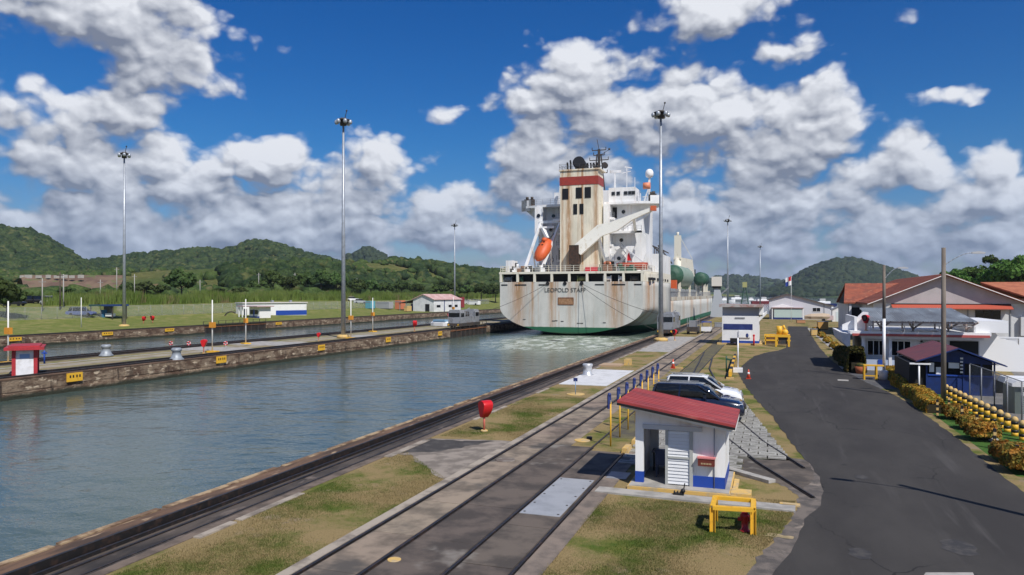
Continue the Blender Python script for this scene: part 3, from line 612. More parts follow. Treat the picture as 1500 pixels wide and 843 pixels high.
# reeds: tall grass behind the fence
def blades(name, X, Y, Z, H, Wd, mat, lean=.25, seed=0):
    q = np.random.default_rng(seed); n = len(X); a = q.uniform(0, 6.28, n); dx = np.cos(a) * Wd; dy = np.sin(a) * Wd; lx = q.normal(size=n) * lean * H; ly = q.normal(size=n) * lean * H
    V = np.stack([np.stack([X - dx, Y - dy, Z], 1), np.stack([X + dx, Y + dy, Z], 1), np.stack([X + lx, Y + ly, Z + H], 1)], 1).reshape(-1, 3)
    return tag(raw(name, V, np.arange(n * 3).reshape(-1, 3), mat), kind='stuff')
n = 60000; Y = 60 + 330 * r_.random(n) ** 1.3; X = -141 - r_.random(n) * 9 - np.maximum(0, 2 * np.sin(Y * .07)); u = 750 + (X * CY + Y * SY) * F / (Y * CY - X * SY); k = u > 62; X, Y = X[k], Y[k]
blades('reed_bed', X, Y, land(X, Y) - .1, r_.uniform(1.3, 3.1, len(X)) * (1 + .22 * np.sin(Y * .2) + .16 * np.sin(Y * .47 + 1) + .1 * np.sin(Y * 1.1)), .14, leafm('reed_leaves', (.11, .17, .03), (.16, .21, .05), (.20, .16, .08), 0, .10), .12, 1)
# mown grass blades on the lawns nearest the camera
gb = leafm('grass_blades', (.09, .125, .024), (.26, .205, .095), (.31, .24, .12), 0, .42)
n = 150000; X = -13.0 + 3.2 * r_.random(n); Y = 11 + 30 * r_.random(n) ** 1.5; k = ~((Y > 21.2) & (Y < 28) & (X > -13.1) & ((Y - 24.3) > -(X + 12.4) * 1.05)); X, Y = X[k], Y[k]
q = np.sin(X * 1.7 + Y * .6) + np.cos(Y * 1.1 - X * .4) + r_.normal(size=len(X)) * .7; k = q > -.2; X, Y = X[k], Y[k]
n2 = 150000; X2 = -4.6 + 5.4 * r_.random(n2); Y2 = 12 + 10.5 * r_.random(n2); lim = np.interp(Y2, [12, 16.2, 18.6, 20.8, 23], [-1.3, -.7, 0.0, .5, .7]); q = np.sin(X2 * 1.9) + np.cos(Y2 * 1.3) + r_.normal(size=n2) * .7
k = (X2 < lim) & (q > -.5) & ~((Y2 > 21.35) & (Y2 < 22.1)) & ~((Y2 > 22) & (X2 < -.9)); X = np.concatenate([X, X2[k]]); Y = np.concatenate([Y, Y2[k]])
blades('lawn_blades', X, Y, np.zeros(len(X)) - .002, r_.uniform(.02, .055, len(X)), .008, gb, .4, 2)
# ================================================================== SHIP
SX, SYY = -33.3, 125.0
ship = thing('cargo_ship', 'rust-streaked grey cargo ship with a green waterline, seen from the stern in the lock chamber', 'ship', (SX, SYY, 0))
def hullmat(name, base, green=True, streaks=(), hi=1.0):
    m = bpy.data.materials.new(name); m.use_nodes = True; T = NT(m.node_tree); T.n.clear()
    p = T.node('ShaderNodeTexCoord').outputs['Object']; s = T.node('ShaderNodeSeparateXYZ', {0: p}); x, y, z = s.outputs
    xy = T.m('ADD', x, T.m('MULTIPLY', y, .8))
    c = T.mix(T.ramp(T.noise(T.vm('MULTIPLY', p, (1, 1, .5)), .35, 6, .65), .35, .68), base, tuple(v * k for v, k in zip(base, (.78, .80, .80))))
    v1 = T.node('ShaderNodeCombineXYZ', {0: xy, 1: 0.0, 2: T.m('MULTIPLY', z, .045)}).outputs[0]
    n = T.noise(v1, 1.3, 6, .7); mask = T.ramp(n, .50, .68)
    v2 = T.node('ShaderNodeCombineXYZ', {0: xy, 1: 4.0, 2: T.m('MULTIPLY', z, .10)}).outputs[0]
    fine = T.noise(v2, 4.2, 5, .7)
    acc = T.m('MULTIPLY', mask, .62)
    for (cx, wd, st) in streaks:
        gq = T.m('DIVIDE', T.m('SUBTRACT', xy, cx), wd); gq = T.m('POWER', 2.718, T.m('MULTIPLY', T.m('MULTIPLY', gq, gq), -1.0)); acc = T.m('MAXIMUM', acc, T.m('MULTIPLY', gq, st))
    fade = T.ramp(z, -2, 8, .45, 1.0, False)
    acc = T.m('MULTIPLY', T.m('MULTIPLY', acc, fade), T.ramp(fine, .26, .54)); rust = T.mix(T.ramp(fine, .4, .7), (.42, .19, .065), (.30, .20, .09))
    c = T.mix(T.m('MULTIPLY', acc, hi, clamp=True), c, rust)
    if green:
        zz = T.m('ADD', z, T.m('MULTIPLY', T.noise(p, .8, 3), .15)); c = T.mix(T.ramp(zz, .12, .26), (.015, .11, .05), c)
        c = T.mix(T.ramp(T.m('ADD', z, T.m('MULTIPLY', T.noise(p, 1.5, 4), .5)), -.65, -.45), (.02, .07, .03), c)
    b = T.node('ShaderNodeBsdfPrincipled', {'Base Color': c, 'Roughness': .6})
    bn = T.node('ShaderNodeBump', {'Height': T.noise(T.vm('MULTIPLY', p, (.6, .6, .25)), .8, 3, .5), 'Strength': .5, 'Distance': .1}); T.l.new(bn.outputs[0], b.inputs['Normal'])
    T.node('ShaderNodeOutputMaterial', {'Surface': b.outputs[0]}); return m
hullM = hullmat('weathered_hull', (.60, .59, .54), True, ((-9.4, 1.3, 1.0), (-6.7, .3, .9), (-10.3, .3, .55), (-3.2, .5, .95), (-2.5, .2, .7), (0.1, .5, .55), (8.0, 1.0, .95), (9.2, .45, .8), (15.6, 1.2, .95), (19, .7, .8), (26, 1.2, .7), (38, 2, .8), (55, 2, .6), (70, 3, .8), (90, 2, .7), (110, 3, .8), (130, 3, .7)))
superM = hullmat('superstructure_paint', (.83, .83, .83), False, ((14.5, .3, .5), (6.2, .2, .5)), .55)
casM = hullmat('funnel_casing_paint', (.80, .73, .58), False, ((2.2, .5, .9), (4.6, .6, .9), (7.2, .25, 1.0), (9.8, .5, .8), (3.4, .25, .7)), 1.0)
creamM = M('cream_paint', (.70, .66, .55), .55, (.55, .46, .32), 1.2, .55, .72, st=(1, 1, .3))
rustM = M('rusty_steel', (.22, .09, .04), .8, (.10, .05, .03), 3, .4, .7)
orangeM = M('lifeboat_orange', (.58, .10, .025), .5, (.50, .15, .06), 2, .5, .8)
redbandM = M('funnel_band_red', (.34, .045, .03), .55, (.26, .04, .03), 2)
deckgr = M('deck_green', (.025, .085, .050), .6, (.06, .11, .08), 2, .45, .7)
palegr = M('pale_green_paint', (.20, .28, .22), .6, (.30, .34, .29), 1, .4, .7)
greyM = M('ship_grey', (.20, .22, .24), .6, (.13, .13, .13), 2, .4, .7)

def section(Y):
    "half breadth, centre height of the bilge curve, depth of the curve, top"
    hb = np.interp(Y, [0, 3, 8, 16, 140, 150, 158, 164, 167], [12.85, 13.4, 13.85, 13.95, 13.95, 12.8, 9.5, 4.0, .4])
    zc = np.interp(Y, [0, 10, 22, 45, 60], [3.6, 3.8, 3.2, -3.0, -4.5]); D = np.interp(Y, [0, 6, 14, 25, 45, 60], [4.6, 6.2, 9.0, 10.5, 4.5, 3.0])
    return hb, zc, D
def hull_part(name, stations, ztop, zlow=None, th=.0):
    rings = []; N = 22
    for Y in stations:
        hb, zc, D = section(Y); zt = ztop(Y) if callable(ztop) else ztop; ring = []
        flare = 1.0
        A = [math.pi * k / (2 * N) for k in range(N + 1)]
        for a in A: ring.append((hb * math.sin(a) ** np.interp(Y, [0, .1, 2, 6, 22, 45], [1, 1.1, 2.0, 3.0, 3.0, 1]), Y, zc - D * math.cos(a)))
        for k in range(1, 6): ring.append((hb, Y, zc + (zt - zc) * k / 5))
        full = ring + [(-x, y, z) for x, y, z in reversed(ring)]; rings.append(full)
    b = MB(); b.loft(rings, cap=True); return b
body = hull_part('hull', [0, .02, 1.2, 3, 5, 8, 11, 14, 18, 22, 27.9], 8.05).build('stern_hull', hullM, ship)
hull_part('hull', [27.9, 32, 38, 45, 52, 60, 75, 90, 110, 130, 140, 146, 152, 158, 162, 165, 167], 4.55).build('main_hull', hullM, ship)
# raised poop: deck edge, posts and the open mooring deck between them
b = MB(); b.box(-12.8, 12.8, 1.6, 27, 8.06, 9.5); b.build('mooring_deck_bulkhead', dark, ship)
b = MB(); b.box(-13.0, 13.0, -.05, .35, 9.45, 9.85); b.box(-13.0, 13.0, .35, 27.8, 9.62, 9.82)
for s in (-1, 1): b.prism([(s * 12.9, 0), (s * 13.95, 10), (s * 13.95, 27.8), (s * 12.9, 27.8)], 9.42, 9.85, axis='z')
b.build('poop_deck', creamM, ship)
pm_ = MB().box(-.2, .2, -.04, .32, 8.0, 9.5).mesh('poop_post', creamM)
for k in range(9):
    o = bpy.data.objects.new('poop_post', pm_); COL.objects.link(o); o.parent = ship; o.location = (-12.7 + 25.4 * k / 8, 0, 0)
b = MB(); b.prism([(12.86, .0), (13.42, 3), (13.87, 8), (13.97, 16), (13.97, 27.8), (13.8, 27.8), (13.8, 16), (13.7, 8), (13.2, 3), (12.6, 0)], 8.05, 9.43, axis='z')
b.build('side_bulwark', creamM, ship)
for Y in (2.5, 5, 9, 12, 15, 18.5, 22): MB().box(13.1, 14.02, Y, Y + 1.6, 8.3, 8.75).build('side_port', dark, ship)
sc = MB().box(-1, 1, -.06, .1, 7.42, 7.62).mesh('scupper_slot', black)
for X, w in ((-12, .75), (-8.9, 1.35), (-4.6, 1.2), (5.4, 1.0), (8.7, 1.45), (12, .8)):
    o = bpy.data.objects.new('scupper_slot', sc); COL.objects.link(o); o.parent = ship; o.location = (X, 0, 0); o.scale = (w * .78, 1, 1)
fl = MB().cyl((0, -.12, 0), (0, .2, 0), .33, n=16).mesh('panama_fairlead', black)
for X in (-3.9, -.75, 2.25):
    o = bpy.data.objects.new('panama_fairlead', fl); COL.objects.link(o); o.parent = ship; o.location = (X, 0, 7.75)
ink = M('faded_black_lettering', (.05, .05, .045), .7, (.14, .13, .11), 2.5, .4, .7)
text_mesh('LEOPOLD STAFF', 1.02, ink, ship, (-.75, -.06, 6.55), (R(90), 0, 0), 'ship_name')['kind'] = 'stuff'
MB().box(-1.95, .75, -.05, .05, 4.05, 5.25).build('port_plate', M('rust_board', (.36, .20, .11), .8, (.24, .13, .06), 2.5, .4, .65), ship)
b = MB(); b.box(-2.0, .8, -.08, .0, 5.15, 5.3); b.box(-2.0, .8, -.08, .0, 4.0, 4.12); b.box(-2.02, -1.9, -.08, 0, 4.12, 5.15); b.box(.7, .82, -.08, 0, 4.12, 5.15); b.build('port_plate_frame', rustM, ship)
b = MB()
for X, z in ((-3.1, 1.1), (-2.6, 1.15), (-1.5, 1.05), (1.4, .75), (2.0, .75), (-8.5, 1.3), (6, .9)): b.box(X, X + .5, -.045, .03, z, z + .14)
b.build('draught_mark', ink, ship)['kind'] = 'stuff'
# mooring gear glimpsed on the mooring deck and on the poop
for X, w, mt in ((-11.6, .7, greyM), (-9.4, .5, deckgr), (2.3, .9, M('olive_drum', (.16, .17, .06), .6)), (6.6, .6, whitec), (9.0, .35, whitec), (11.3, .6, steelD)):
    b = MB(); b.cyl((X - w, .9, 8.6), (X + w, .9, 8.6), .38, n=10); b.box(X - w - .1, X - w, .5, 1.3, 8.05, 9.1); b.box(X + w, X + w + .1, .5, 1.3, 8.05, 9.1); b.build('mooring_winch', mt, ship)
def railing(b, pts, h=1.05, n=3, step=1.5, r=.03):
    for a, c in zip(pts, pts[1:]):
        a = Vector(a); c = Vector(c); L = (c - a).length; k = max(1, round(L / step))
        for i in range(k + 1): q = a.lerp(c, i / k); b.bar(q, q + Vector((0, 0, h)), r * 1.6)
        for j in range(1, n + 1): b.bar(a + Vector((0, 0, h * j / n)), c + Vector((0, 0, h * j / n)), r)
b = MB(); railing(b, [(-13.7, 26, 9.85), (-13.5, 8, 9.85), (-12.8, .2, 9.85), (12.8, .2, 9.85), (13.6, 8, 9.85)], 1.05, 3, 1.5, .05); b.build('poop_railing', creamM, ship)
# ---- accommodation block
acc = MB(); acc.box(-10.4, 10.4, 15.5, 27, 9.85, 22.9); acc.box(3.5, 9.5, 13.0, 15.5, 9.85, 14.9); acc.box(-10.4, -8.8, 13, 15.5, 17.5, 22.9); acc.build('accommodation_block', superM, ship)
for (x0, x1, z, y0) in ((3.3, 10.6, 17.45, 12.6), (3.3, 5.2, 20.1, 12.8), (3.3, 5.4, 12.2, 12.6), (3.3, 5.0, 15.0, 12.8), (-6.6, -4.1, 20.1, 12.6), (-6.0, -4.1, 17.45, 12.6), (-6.0, -4.1, 14.9, 12.6), (-6.0, -4.1, 12.2, 12.6)):
    MB().box(x0, x1, y0, 15.5, z - .12, z + .3).build('side_deck', superM, ship)
b = MB(); b.box(3.42, 4.5, 12.2, 15.5, 9.85, 22.9); b.build('vent_trunk', superM, ship)
b = MB(); b.prism([(9.2, 17.7), (10.5, 17.7), (11.4, 16.6), (11.4, 13.6), (10.6, 11.6), (8.8, 11.6), (8.8, 13.5), (9.6, 15.5)], 12.6, 12.85); b.build('wind_screen_plate', superM, ship)
MB().box(12.3, 13.9, 14, 27.8, 9.85, 13.4).build('side_house', superM, ship)
MB().box(-13.9, -12.6, 6, 9, 9.85, 12.2).build('side_house', superM, ship)
b = MB()
for (x0, x1, z, y0) in ((4.6, 10.5, 17.75, 12.7), (4.6, 5.3, 20.4, 12.9), (4.6, 5.4, 12.5, 12.7), (-6.0, -4.3, 20.4, 12.7), (-5.9, -4.3, 17.75, 12.7), (-5.9, -4.3, 15.2, 12.7), (-5.9, -4.3, 12.5, 12.7)): railing(b, [(x0, y0, z), (x1, y0, z)], .95, 3, .9, .045)
b.build('side_deck_railing', steel, ship)['kind'] = 'stuff'
b = MB()
for (xa, za, xb, zb) in ((5.6, 9.9, 7.6, 12.6), (8.4, 12.6, 6.4, 15.0), (-8.4, 9.9, -6.4, 12.4), (-6.4, 12.6, -8.2, 15.0), (-8.2, 15.2, -6.4, 17.6)): b.bar((xa, 12.4, za), (xb, 12.4, zb), .5, .12); b.bar((xa, 12.15, za + .9), (xb, 12.15, zb + .9), .06)
b.build('outer_stair', steel, ship)['kind'] = 'stuff'
# bridge deck with wings
b = MB(); b.prism([(-13.6, 14.6), (-8.8, 13), (-4.1, 13), (-4.1, 26), (-13.6, 19.5)], 22.85, 23.3, axis='z'); b.prism([(3.4, 13), (9.2, 13), (13.6, 14.6), (13.6, 19.5), (9.2, 26), (3.4, 26)], 22.85, 23.3, axis='z')
b.build('bridge_deck', superM, ship)
b = MB()
for s in (-1, 1):
    b.prism([(s * 13.6, 14.6), (s * 13.45, 14.6), (s * 13.45, 19.5), (s * 13.6, 19.5)], 23.3, 24.5, axis='z'); b.prism([(s * 13.6, 14.6), (s * 11.9, 14.05), (s * 11.9, 14.2), (s * 13.5, 14.75)], 23.3, 24.4, axis='z')
    b.prism([(s * 13.4, 22.85), (s * 10.4, 22.85), (s * 10.4, 20.2)], 15.6, 16.2)
b.build('wing_bulwark', [superM], ship)
b = MB(); b.prism([(-13.65, 14.55), (-11.6, 14.0), (-11.6, 14.1), (-13.6, 14.7)], 22.3, 24.5, axis='z'); b.build('wing_grey_screen', greyM, ship)  # plain grey plate across the aft corner of the port wing
b = MB(); railing(b, [(-13, 14.6, 23.3), (-8.8, 13.1, 23.3), (-4.2, 13.1, 23.3)], 1.1); railing(b, [(9.6, 13.2, 23.3), (13, 14.6, 23.3)], 1.5, 2, 1.8); b.build('bridge_railing', steel, ship)
wh = MB().box(-8.2, 8.2, 19, 26, 23.3, 26.4); wh.box(4.2, 9.2, 13.3, 19, 23.3, 26.0); whs = wh.build('wheelhouse', superM, ship)
wm = MB().box(-.42, .42, -.06, .06, -.36, .36, 0).box(-.34, .34, -.09, -.06, -.28, .28, 1).mesh('wheelhouse_window', [greyM, glassD])
for X in (5.2, 6.15, 7.55, 8.35, 9.0):
    o = bpy.data.objects.new('window', wm); COL.objects.link(o); o.parent = whs; o.location = (X - .1, 13.25, 24.9); o.scale = (.8, 1, .95)
pw_ = MB().cyl((0, -.08, 0), (0, .05, 0), .36, n=14).mesh('porthole', glassD)
for X, Y, z in ((6.6, 15.45, 21.6), (6.2, 15.45, 16.2), (6.2, 12.95, 12.6), (-7.3, 15.45, 21.3), (-9.6, 12.95, 21.2), (8.1, 12.95, 12.5), (-7.8, 15.45, 18.6)):
    o = bpy.data.objects.new('porthole', pw_); COL.objects.link(o); o.parent = ship; o.location = (X, Y, z)
dm = MB().box(-.55, .55, -.08, .04, 0, 2.1).mesh('door', dark)
for X, Y, z in ((4.8, 15.42, 20.4), (4.75, 15.42, 17.8), (4.75, 12.9, 9.9), (-4.8, 15.4, 9.9), (-5.6, 15.4, 12.5), (-5.2, 15.4, 15.1), (-5.2, 15.4, 17.8), (7.4, 12.9, 9.9)):
    o = bpy.data.objects.new('door', dm); COL.objects.link(o); o.parent = ship; o.location = (X, Y, z)
# ---- funnel casing
fc = MB().box(-4.1, 3.15, 8.8, 13.2, 9.85, 28.9); fc.box(-4.3, 3.6, 8.6, 13.4, 28.9, 29.15); fcs = fc.build('funnel_casing', casM, ship)
MB().box(-4.17, 3.22, 8.73, 13.27, 26.2, 27.75).build('funnel_band', redbandM, ship)
lv = MB().box(-.58, .58, -.03, .1, -1.0, 1.0)
for k in range(7): lv.bar((-.58, -.05, -.85 + k * .28), (.58, -.05, -.85 + k * .28), .03, .06)
lv = lv.mesh('funnel_louvre', black)
for X, z, w, h in ((-3.05, 24.6, 1, 1), (-.45, 24.7, 1, 1), (1.25, 24.7, 1, 1), (-1.15, 21.7, .62, .95), (.05, 21.7, .62, .95)):
    o = bpy.data.objects.new('funnel_louvre', lv); COL.objects.link(o); o.parent = ship; o.location = (X, 8.75, z); o.scale = (w, 1, h)
b = MB(); b.cyl((-.9, 11.6, 29.1), (-.9, 11.6, 30.2), 1.0, n=18); b.cyl((-.9, 12.4, 30.2), (-.9, 10.2, 30.7), 1.15, n=20); b.cyl((-.9, 10.18, 30.7), (-.9, 10.05, 30.73), .95, n=20)
b.build('exhaust_uptake', black, ship)
pp = MB().cyl((0, 0, 0), (0, 0, 1.0), .17, n=8).cyl((0, 0, .9), (0, -.3, 1.25), .17, n=8).mesh('exhaust_pipe', black)
for X, s in ((-2.4, 1.5), (-3.0, 1.2), (.9, .95), (1.5, .95), (2.1, .95), (2.7, .95)):
    o = bpy.data.objects.new('exhaust_pipe', pp); COL.objects.link(o); o.parent = ship; o.location = (X, 10.2, 29.1); o.scale = (1, 1, s)
b = MB(); railing(b, [(-4.2, 13.3, 29.15), (-4.2, 8.7, 29.15), (3.5, 8.7, 29.15)], 1.0, 2, 1.3); b.build('funnel_railing', steelD, ship)
# ---- masts and aerials
b = MB(); b.bar((.6, 21, 26.4), (.6, 21, 35.0), .45); b.bar((-.6, 21, 26.4), (.2, 21, 34), .22); b.bar((1.8, 21, 26.4), (1.0, 21, 34), .22)
for z, w in ((30.2, 1.7), (31.6, 1.3), (32.8, 1.9), (33.8, 1.1), (34.8, 1.4)): b.bar((.6 - w, 21, z), (.6 + w, 21, z), .16); b.bar((.6 - w, 21, z), (.6 - w, 21, z + .6), .12); b.bar((.6 + w, 21, z), (.6 + w, 21, z + .6), .12)
b.bar((.6, 21, 35), (.2, 21, 37.0), .1); b.bar((.6, 21, 33.6), (2.7, 21, 34.8), .08); b.sphere((2.7, 21, 34.9), .22); b.cyl((1.8, 20.6, 31.7), (1.8, 21.4, 31.7), .6, n=12)
b.build('radar_mast', steelD, ship)
b = MB(); b.box(3.4, 5.6, 18, 18.4, 29.6, 30.1); b.bar((4.4, 18.2, 26), (4.4, 18.2, 29.6), .3); b.bar((6.6, 19, 26.4), (6.6, 19, 30.6), .12); b.bar((5.6, 19, 29.6), (7.4, 19, 29.9), .12); b.bar((6.2, 19, 30.8), (7.6, 19, 30.5), .2); b.bar((8.0, 20, 26.4), (8.0, 20, 28.8), .1); b.build('radar_scanner', superM, ship)
b = MB(); b.lathe([(.55, 0), (.75, .3), (.78, .9), (.62, 1.3), (.3, 1.55), (.02, 1.6)], (11.3, 17, 28.2), 16); b.build('satcom_dome', whitec, ship)
b = MB(); b.bar((11.3, 17, 23.3), (11.3, 17, 28.2), .35); b.bar((10.2, 17, 23.3), (11.1, 17, 26), .2); b.bar((10.0, 17, 24.5), (11.3, 17, 24.5), .15); b.build('satcom_post', superM, ship)
b = MB(); b.bar((-6.4, 17, 23.3), (-6.0, 17, 28), .7); b.bar((-5.4, 17, 23.3), (-5.7, 17, 27.2), .4); b.sphere((-5.6, 17, 28.6), .35); b.bar((-6.6, 17, 26.4), (-4.6, 17, 26.6), .35); b.bar((-6.1, 17, 28), (-6.1, 17, 30), .08); b.build('signal_post', superM, ship)
b = MB(); b.cyl((10.6, 14.2, 26.2), (11.9, 14.2, 26.2), .62, n=12); b.build('liferaft_canister', M('faded_orange', (.75, .27, .15), .5), ship)
for X, Y in ((12.4, 15), (11.9, 15.6), (-12.6, 15), (-11.6, 15)):
    b = MB(); b.box(X - .5, X + .5, Y - .4, Y + .4, 23.35, 24.7); b.cyl((X, Y, 24.7), (X, Y, 25.2), .3, n=8); b.build('wing_console', steelD, ship)
# ---- hose handling boom on the starboard side
A0, A1, A2 = Vector((-.1, 9.6, 14.2)), Vector((4.3, 9.6, 18.1)), Vector((13.2, 9.6, 21.1))
b = MB()
for s in (0,):
    r_1 = [(-1.4, 14.6), (3.4, 18.5), (5.6, 18.9), (13.3, 21.4), (13.4, 20.8), (9.8, 19.3), (7.0, 17.4), (4.2, 16.5), (.2, 13.1)]
    b.prism(r_1, 7.3, 8.3)
bo = b.build('crane_boom', M('boom_cream', (.84, .82, .74), .5, (.62, .55, .42), 1.0, .55, .75), ship)
MB().box(13.0, 13.9, 7.15, 8.45, 20.75, 21.6).build('boom_tip', M('tip_orange', (.6, .13, .05), .5), ship)
b = MB(); b.cyl((-.9, 7.8, 9.85), (-.9, 7.8, 13.2), .8, n=14); b.box(-1.9, -.1, 7.0, 8.7, 11.4, 14.9); b.build('crane_pedestal', M('oily_brown', (.03, .02, .015), .7, (.07, .035, .02), 2), ship)
b = MB(); b.bar((9.3, 12.9, 17.7), (9.8, 8.4, 20.0), .55); b.bar((6.6, 12.9, 17.7), (9.4, 12.5, 20), .3); b.bar((4.3, 12.1, 9.9), (3.5, 8, 16.3), .35); b.build('boom_rest', superM, ship)
MB().box(.8, 3.3, 8.5, 8.75, 9.9, 10.9).build('red_locker', M('locker_red', (.5, .01, .03), .5), ship)
# ---- free-fall lifeboat on its ramp
lb = MB(); ax0 = Vector((-7.1, 11.6, 16.0)); ax1 = Vector((-8.3, 8.0, 12.2)); dd = (ax1 - ax0); L = dd.length; dd.normalize(); sd_ = dd.cross(Vector((0, 0, 1))).normalized(); up = sd_.cross(dd)
rings = []
for t, w, h in ((0, .75, .7), (.06, 1.1, 1.15), (.25, 1.32, 1.35), (.5, 1.42, 1.35), (.75, 1.3, 1.15), (.9, .9, .8), (1.0, .3, .3)):
    c = ax0 + dd * L * t; rings.append([tuple(c + sd_ * (w * math.cos(a)) + up * (h * math.sin(a) * (1.0 if math.sin(a) > 0 else .8))) for a in [2 * math.pi * i / 16 for i in range(16)]])
lb.loft(rings); lbo = lb.build('lifeboat', orangeM, ship)
b = MB(); c = ax0 + dd * .9 + up * 1.2; b.sphere(tuple(c), .62, sc=(1, 1, .8)); b.build('lifeboat_cupola', orangeM, lbo)
b = MB()
for t in (.3, .45): c = ax0 + dd * L * t + up * 1.38; b.bar(c - sd_ * .5, c - sd_ * .2, .25, .1); b.bar(c + sd_ * .2, c + sd_ * .5, .25, .1)
b.build('lifeboat_window', glassD, lbo)
b = MB()
for X0, X1 in ((-9.2, -10.9), (-5.2, -7.6)):
    b.bar((X0, 13, 19.8), (X1, 7.6, 9.9), .42); b.bar((X0, 13, 19.8), (X0 + .4, 13.2, 9.9), .3); b.bar((X1, 7.6, 9.9), (X1 + .1, 5.0, 8.1), .36)
    b.bar((X0 + (X1 - X0) * .5, 10.3, 14.9), (X1 + .9, 12.6, 9.9), .22)
b.bar((-9.4, 13, 19.9), (-5.4, 13, 19.9), .5); b.bar((-9.0, 12.4, 18.8), (-6.2, 12.4, 18.8), .8, .35); b.bar((-8.4, 12.2, 18.5), (-7.2, 11.5, 16.6), .9, .5); b.build('lifeboat_davit', superM, ship)
# ---- rescue boat, davit and deck clutter
b = MB(); rings = []
for t, w, h in ((0, .15, .5), (.12, .7, .62), (.4, .95, .65), (.85, .95, .65), (1, .8, .6)):
    x = 7.0 + 5.6 * t; rings.append([(x, 6.6 + w * math.cos(a), 10.9 + (h if math.sin(a) > 0 else .7 * (1 if w > .3 else .3)) * math.sin(a)) for a in [2 * math.pi * i / 12 for i in range(12)]])
b.loft(rings); b.build('rescue_boat', M('rescue_boat_red', (.30, .045, .025), .5, (.42, .10, .05), 2), ship)
b = MB(); b.bar((8.6, 7.2, 9.9), (8.8, 7.2, 13.8), .25); b.bar((8.8, 7.2, 13.9), (11.8, 6.6, 11.6), .22); b.bar((7.6, 6.6, 9.9), (7.6, 6.6, 10.6), .4); b.bar((11.6, 6.6, 9.9), (11.6, 6.6, 10.6), .4); b.build('rescue_davit', superM, ship)
b = MB(); b.prism([(8.5, 11.9), (9.6, 11.9), (9.1, 13.4)], 7.3, 7.6); b.build('signal_cone', redP, ship)
MB().sphere((5.9, 4, 11.3), .55, sc=(1.3, 1, .8)).build('float_buoy', M('pale_orange', (.7, .25, .14), .5), ship)
rr = random.Random(21)
for k in range(26):
    X = rr.choice([rr.uniform(-13, -4.6), rr.uniform(3.4, 12.4)]); w, d_, h = rr.uniform(.25, .9), rr.uniform(.3, .8), rr.uniform(.5, 1.9); Y = rr.uniform(2, 8)
    b = MB(); b.box(X - w, X + w, Y - d_, Y + d_, 9.83, 9.85 + h * .6); b.cyl((X, Y, 9.85 + h * .6), (X, Y, 9.85 + h), w * .5, n=8)
    b.build('deck_fitting', rr.choice([steelD, greyM, steelD, superM, deckgr, rustM, dark]), ship)
b = MB()
for Y in np.arange(16, 27, 2.4): b.bar((12.4, Y, 13.4), (12.4, Y, 14.9), .14); b.bar((12.4, Y, 14.9), (13.6, Y + 1.6, 14.2), .14)
b.bar((12.4, 14, 14.9), (12.4, 30, 13.6), .2); b.bar((13.4, 14, 14.9), (13.4, 34, 12.4), .2); b.build('gangway', steelD, ship)
# ---- main deck: bulwark, hatch coamings and covers, cranes, grabs
b = MB(); b.box(13.7, 13.98, 28, 140, 4.5, 5.3); b.build('main_bulwark', M('bulwark_cream', (.55, .52, .44), .6, (.34, .24, .15), .8, .45, .65, st=(1, .6, .2)), ship)
for k in range(5):
    y0 = 32 + k * 22; c_ = MB().box(-9.5, 9.5, y0, y0 + 17, 4.5, 6.6).build('hatch_coaming', greyM, ship)
    b = MB(); [b.box(-9.8, 9.8, y0 - .2 + j * 4.35, y0 + 4.0 + j * 4.35, 6.6, 7.3) for j in range(4)]; b.build('hatch_cover', M('hatch_grey', (.25, .27, .28), .6, (.2, .14, .1), .6, .5, .7), c_)
b = MB()
for Y in np.arange(30, 140, 3.0): b.bar((13.6, Y, 5.2), (13.6, Y, 6.4), .12)
b.bar((13.6, 28, 6.4), (13.6, 140, 6.4), .1); b.bar((13.6, 28, 5.9), (13.6, 140, 5.9), .07); b.build('deck_railing', steel, ship)
def big_cyl(name, x, y0, y1, z, r, m1, m2):
    b = MB(); rings = []
    for t, k in ((0, .35), (.02, .75), (.06, .95), (.12, 1), (.88, 1), (.95, .9), (1, .4)):
        rings.append([(x + r * k * math.cos(a), y0 + (y1 - y0) * t, z + r * k * math.sin(a)) for a in [2 * math.pi * i / 20 for i in range(20)]])
    b.loft(rings); n = 20; o = b.build(name, [m2, m1], ship)
    for p in o.data.polygons:
        if p.center.y < y0 + (y1 - y0) * .05: p.material_index = 1
    return o
big_cyl('deck_tank', 8.2, 76, 108, 10.9, 3.0, deckgr, palegr); big_cyl('deck_tank', 11.0, 126, 139, 10.9, 2.3, deckgr, deckgr)
for x, y in ((6.5, 78), (9.9, 78), (6.5, 104), (9.9, 104), (9.6, 128), (12.3, 128), (9.6, 137), (12.3, 137)): MB().bar((x, y, 4.5), (x, y, 10), .7).build('tank_saddle', creamM, ship)
MB().box(6.2, 9.6, 74, 75.5, 7.2, 9.6).build('orange_float', orangeM, ship)
b = MB(); b.cyl((5.0, 116, 4.5), (5.0, 116, 17.5), 1.3, n=14); b.box(3.8, 6.2, 114.8, 117.2, 16.9, 17.6); b.box(4.0, 6.0, 115, 117, 17.6, 24.6); b.cyl((5, 116, 24.6), (5, 116, 25.7), .4, n=8); b.build('deck_crane', creamM, ship)
b = MB(); b.prism([(6, 17.6), (9.6, 16.8), (10.2, 11.5), (9.0, 11.5), (8.4, 14.2), (7.2, 14.2), (6.8, 11.5), (6.0, 11.5)], 115.3, 116.7); b.bar((5.6, 116, 24.4), (9.6, 116, 17), .12); b.bar((3, 90, 14), (1.2, 70, 18), .9); b.build('crane_frame', creamM, ship)
b = MB(); b.bar((3.0, 60, 6.5), (-2.4, 34, 14.5), .8, .8); b.build('stowed_jib', palegr, ship)
b = MB()
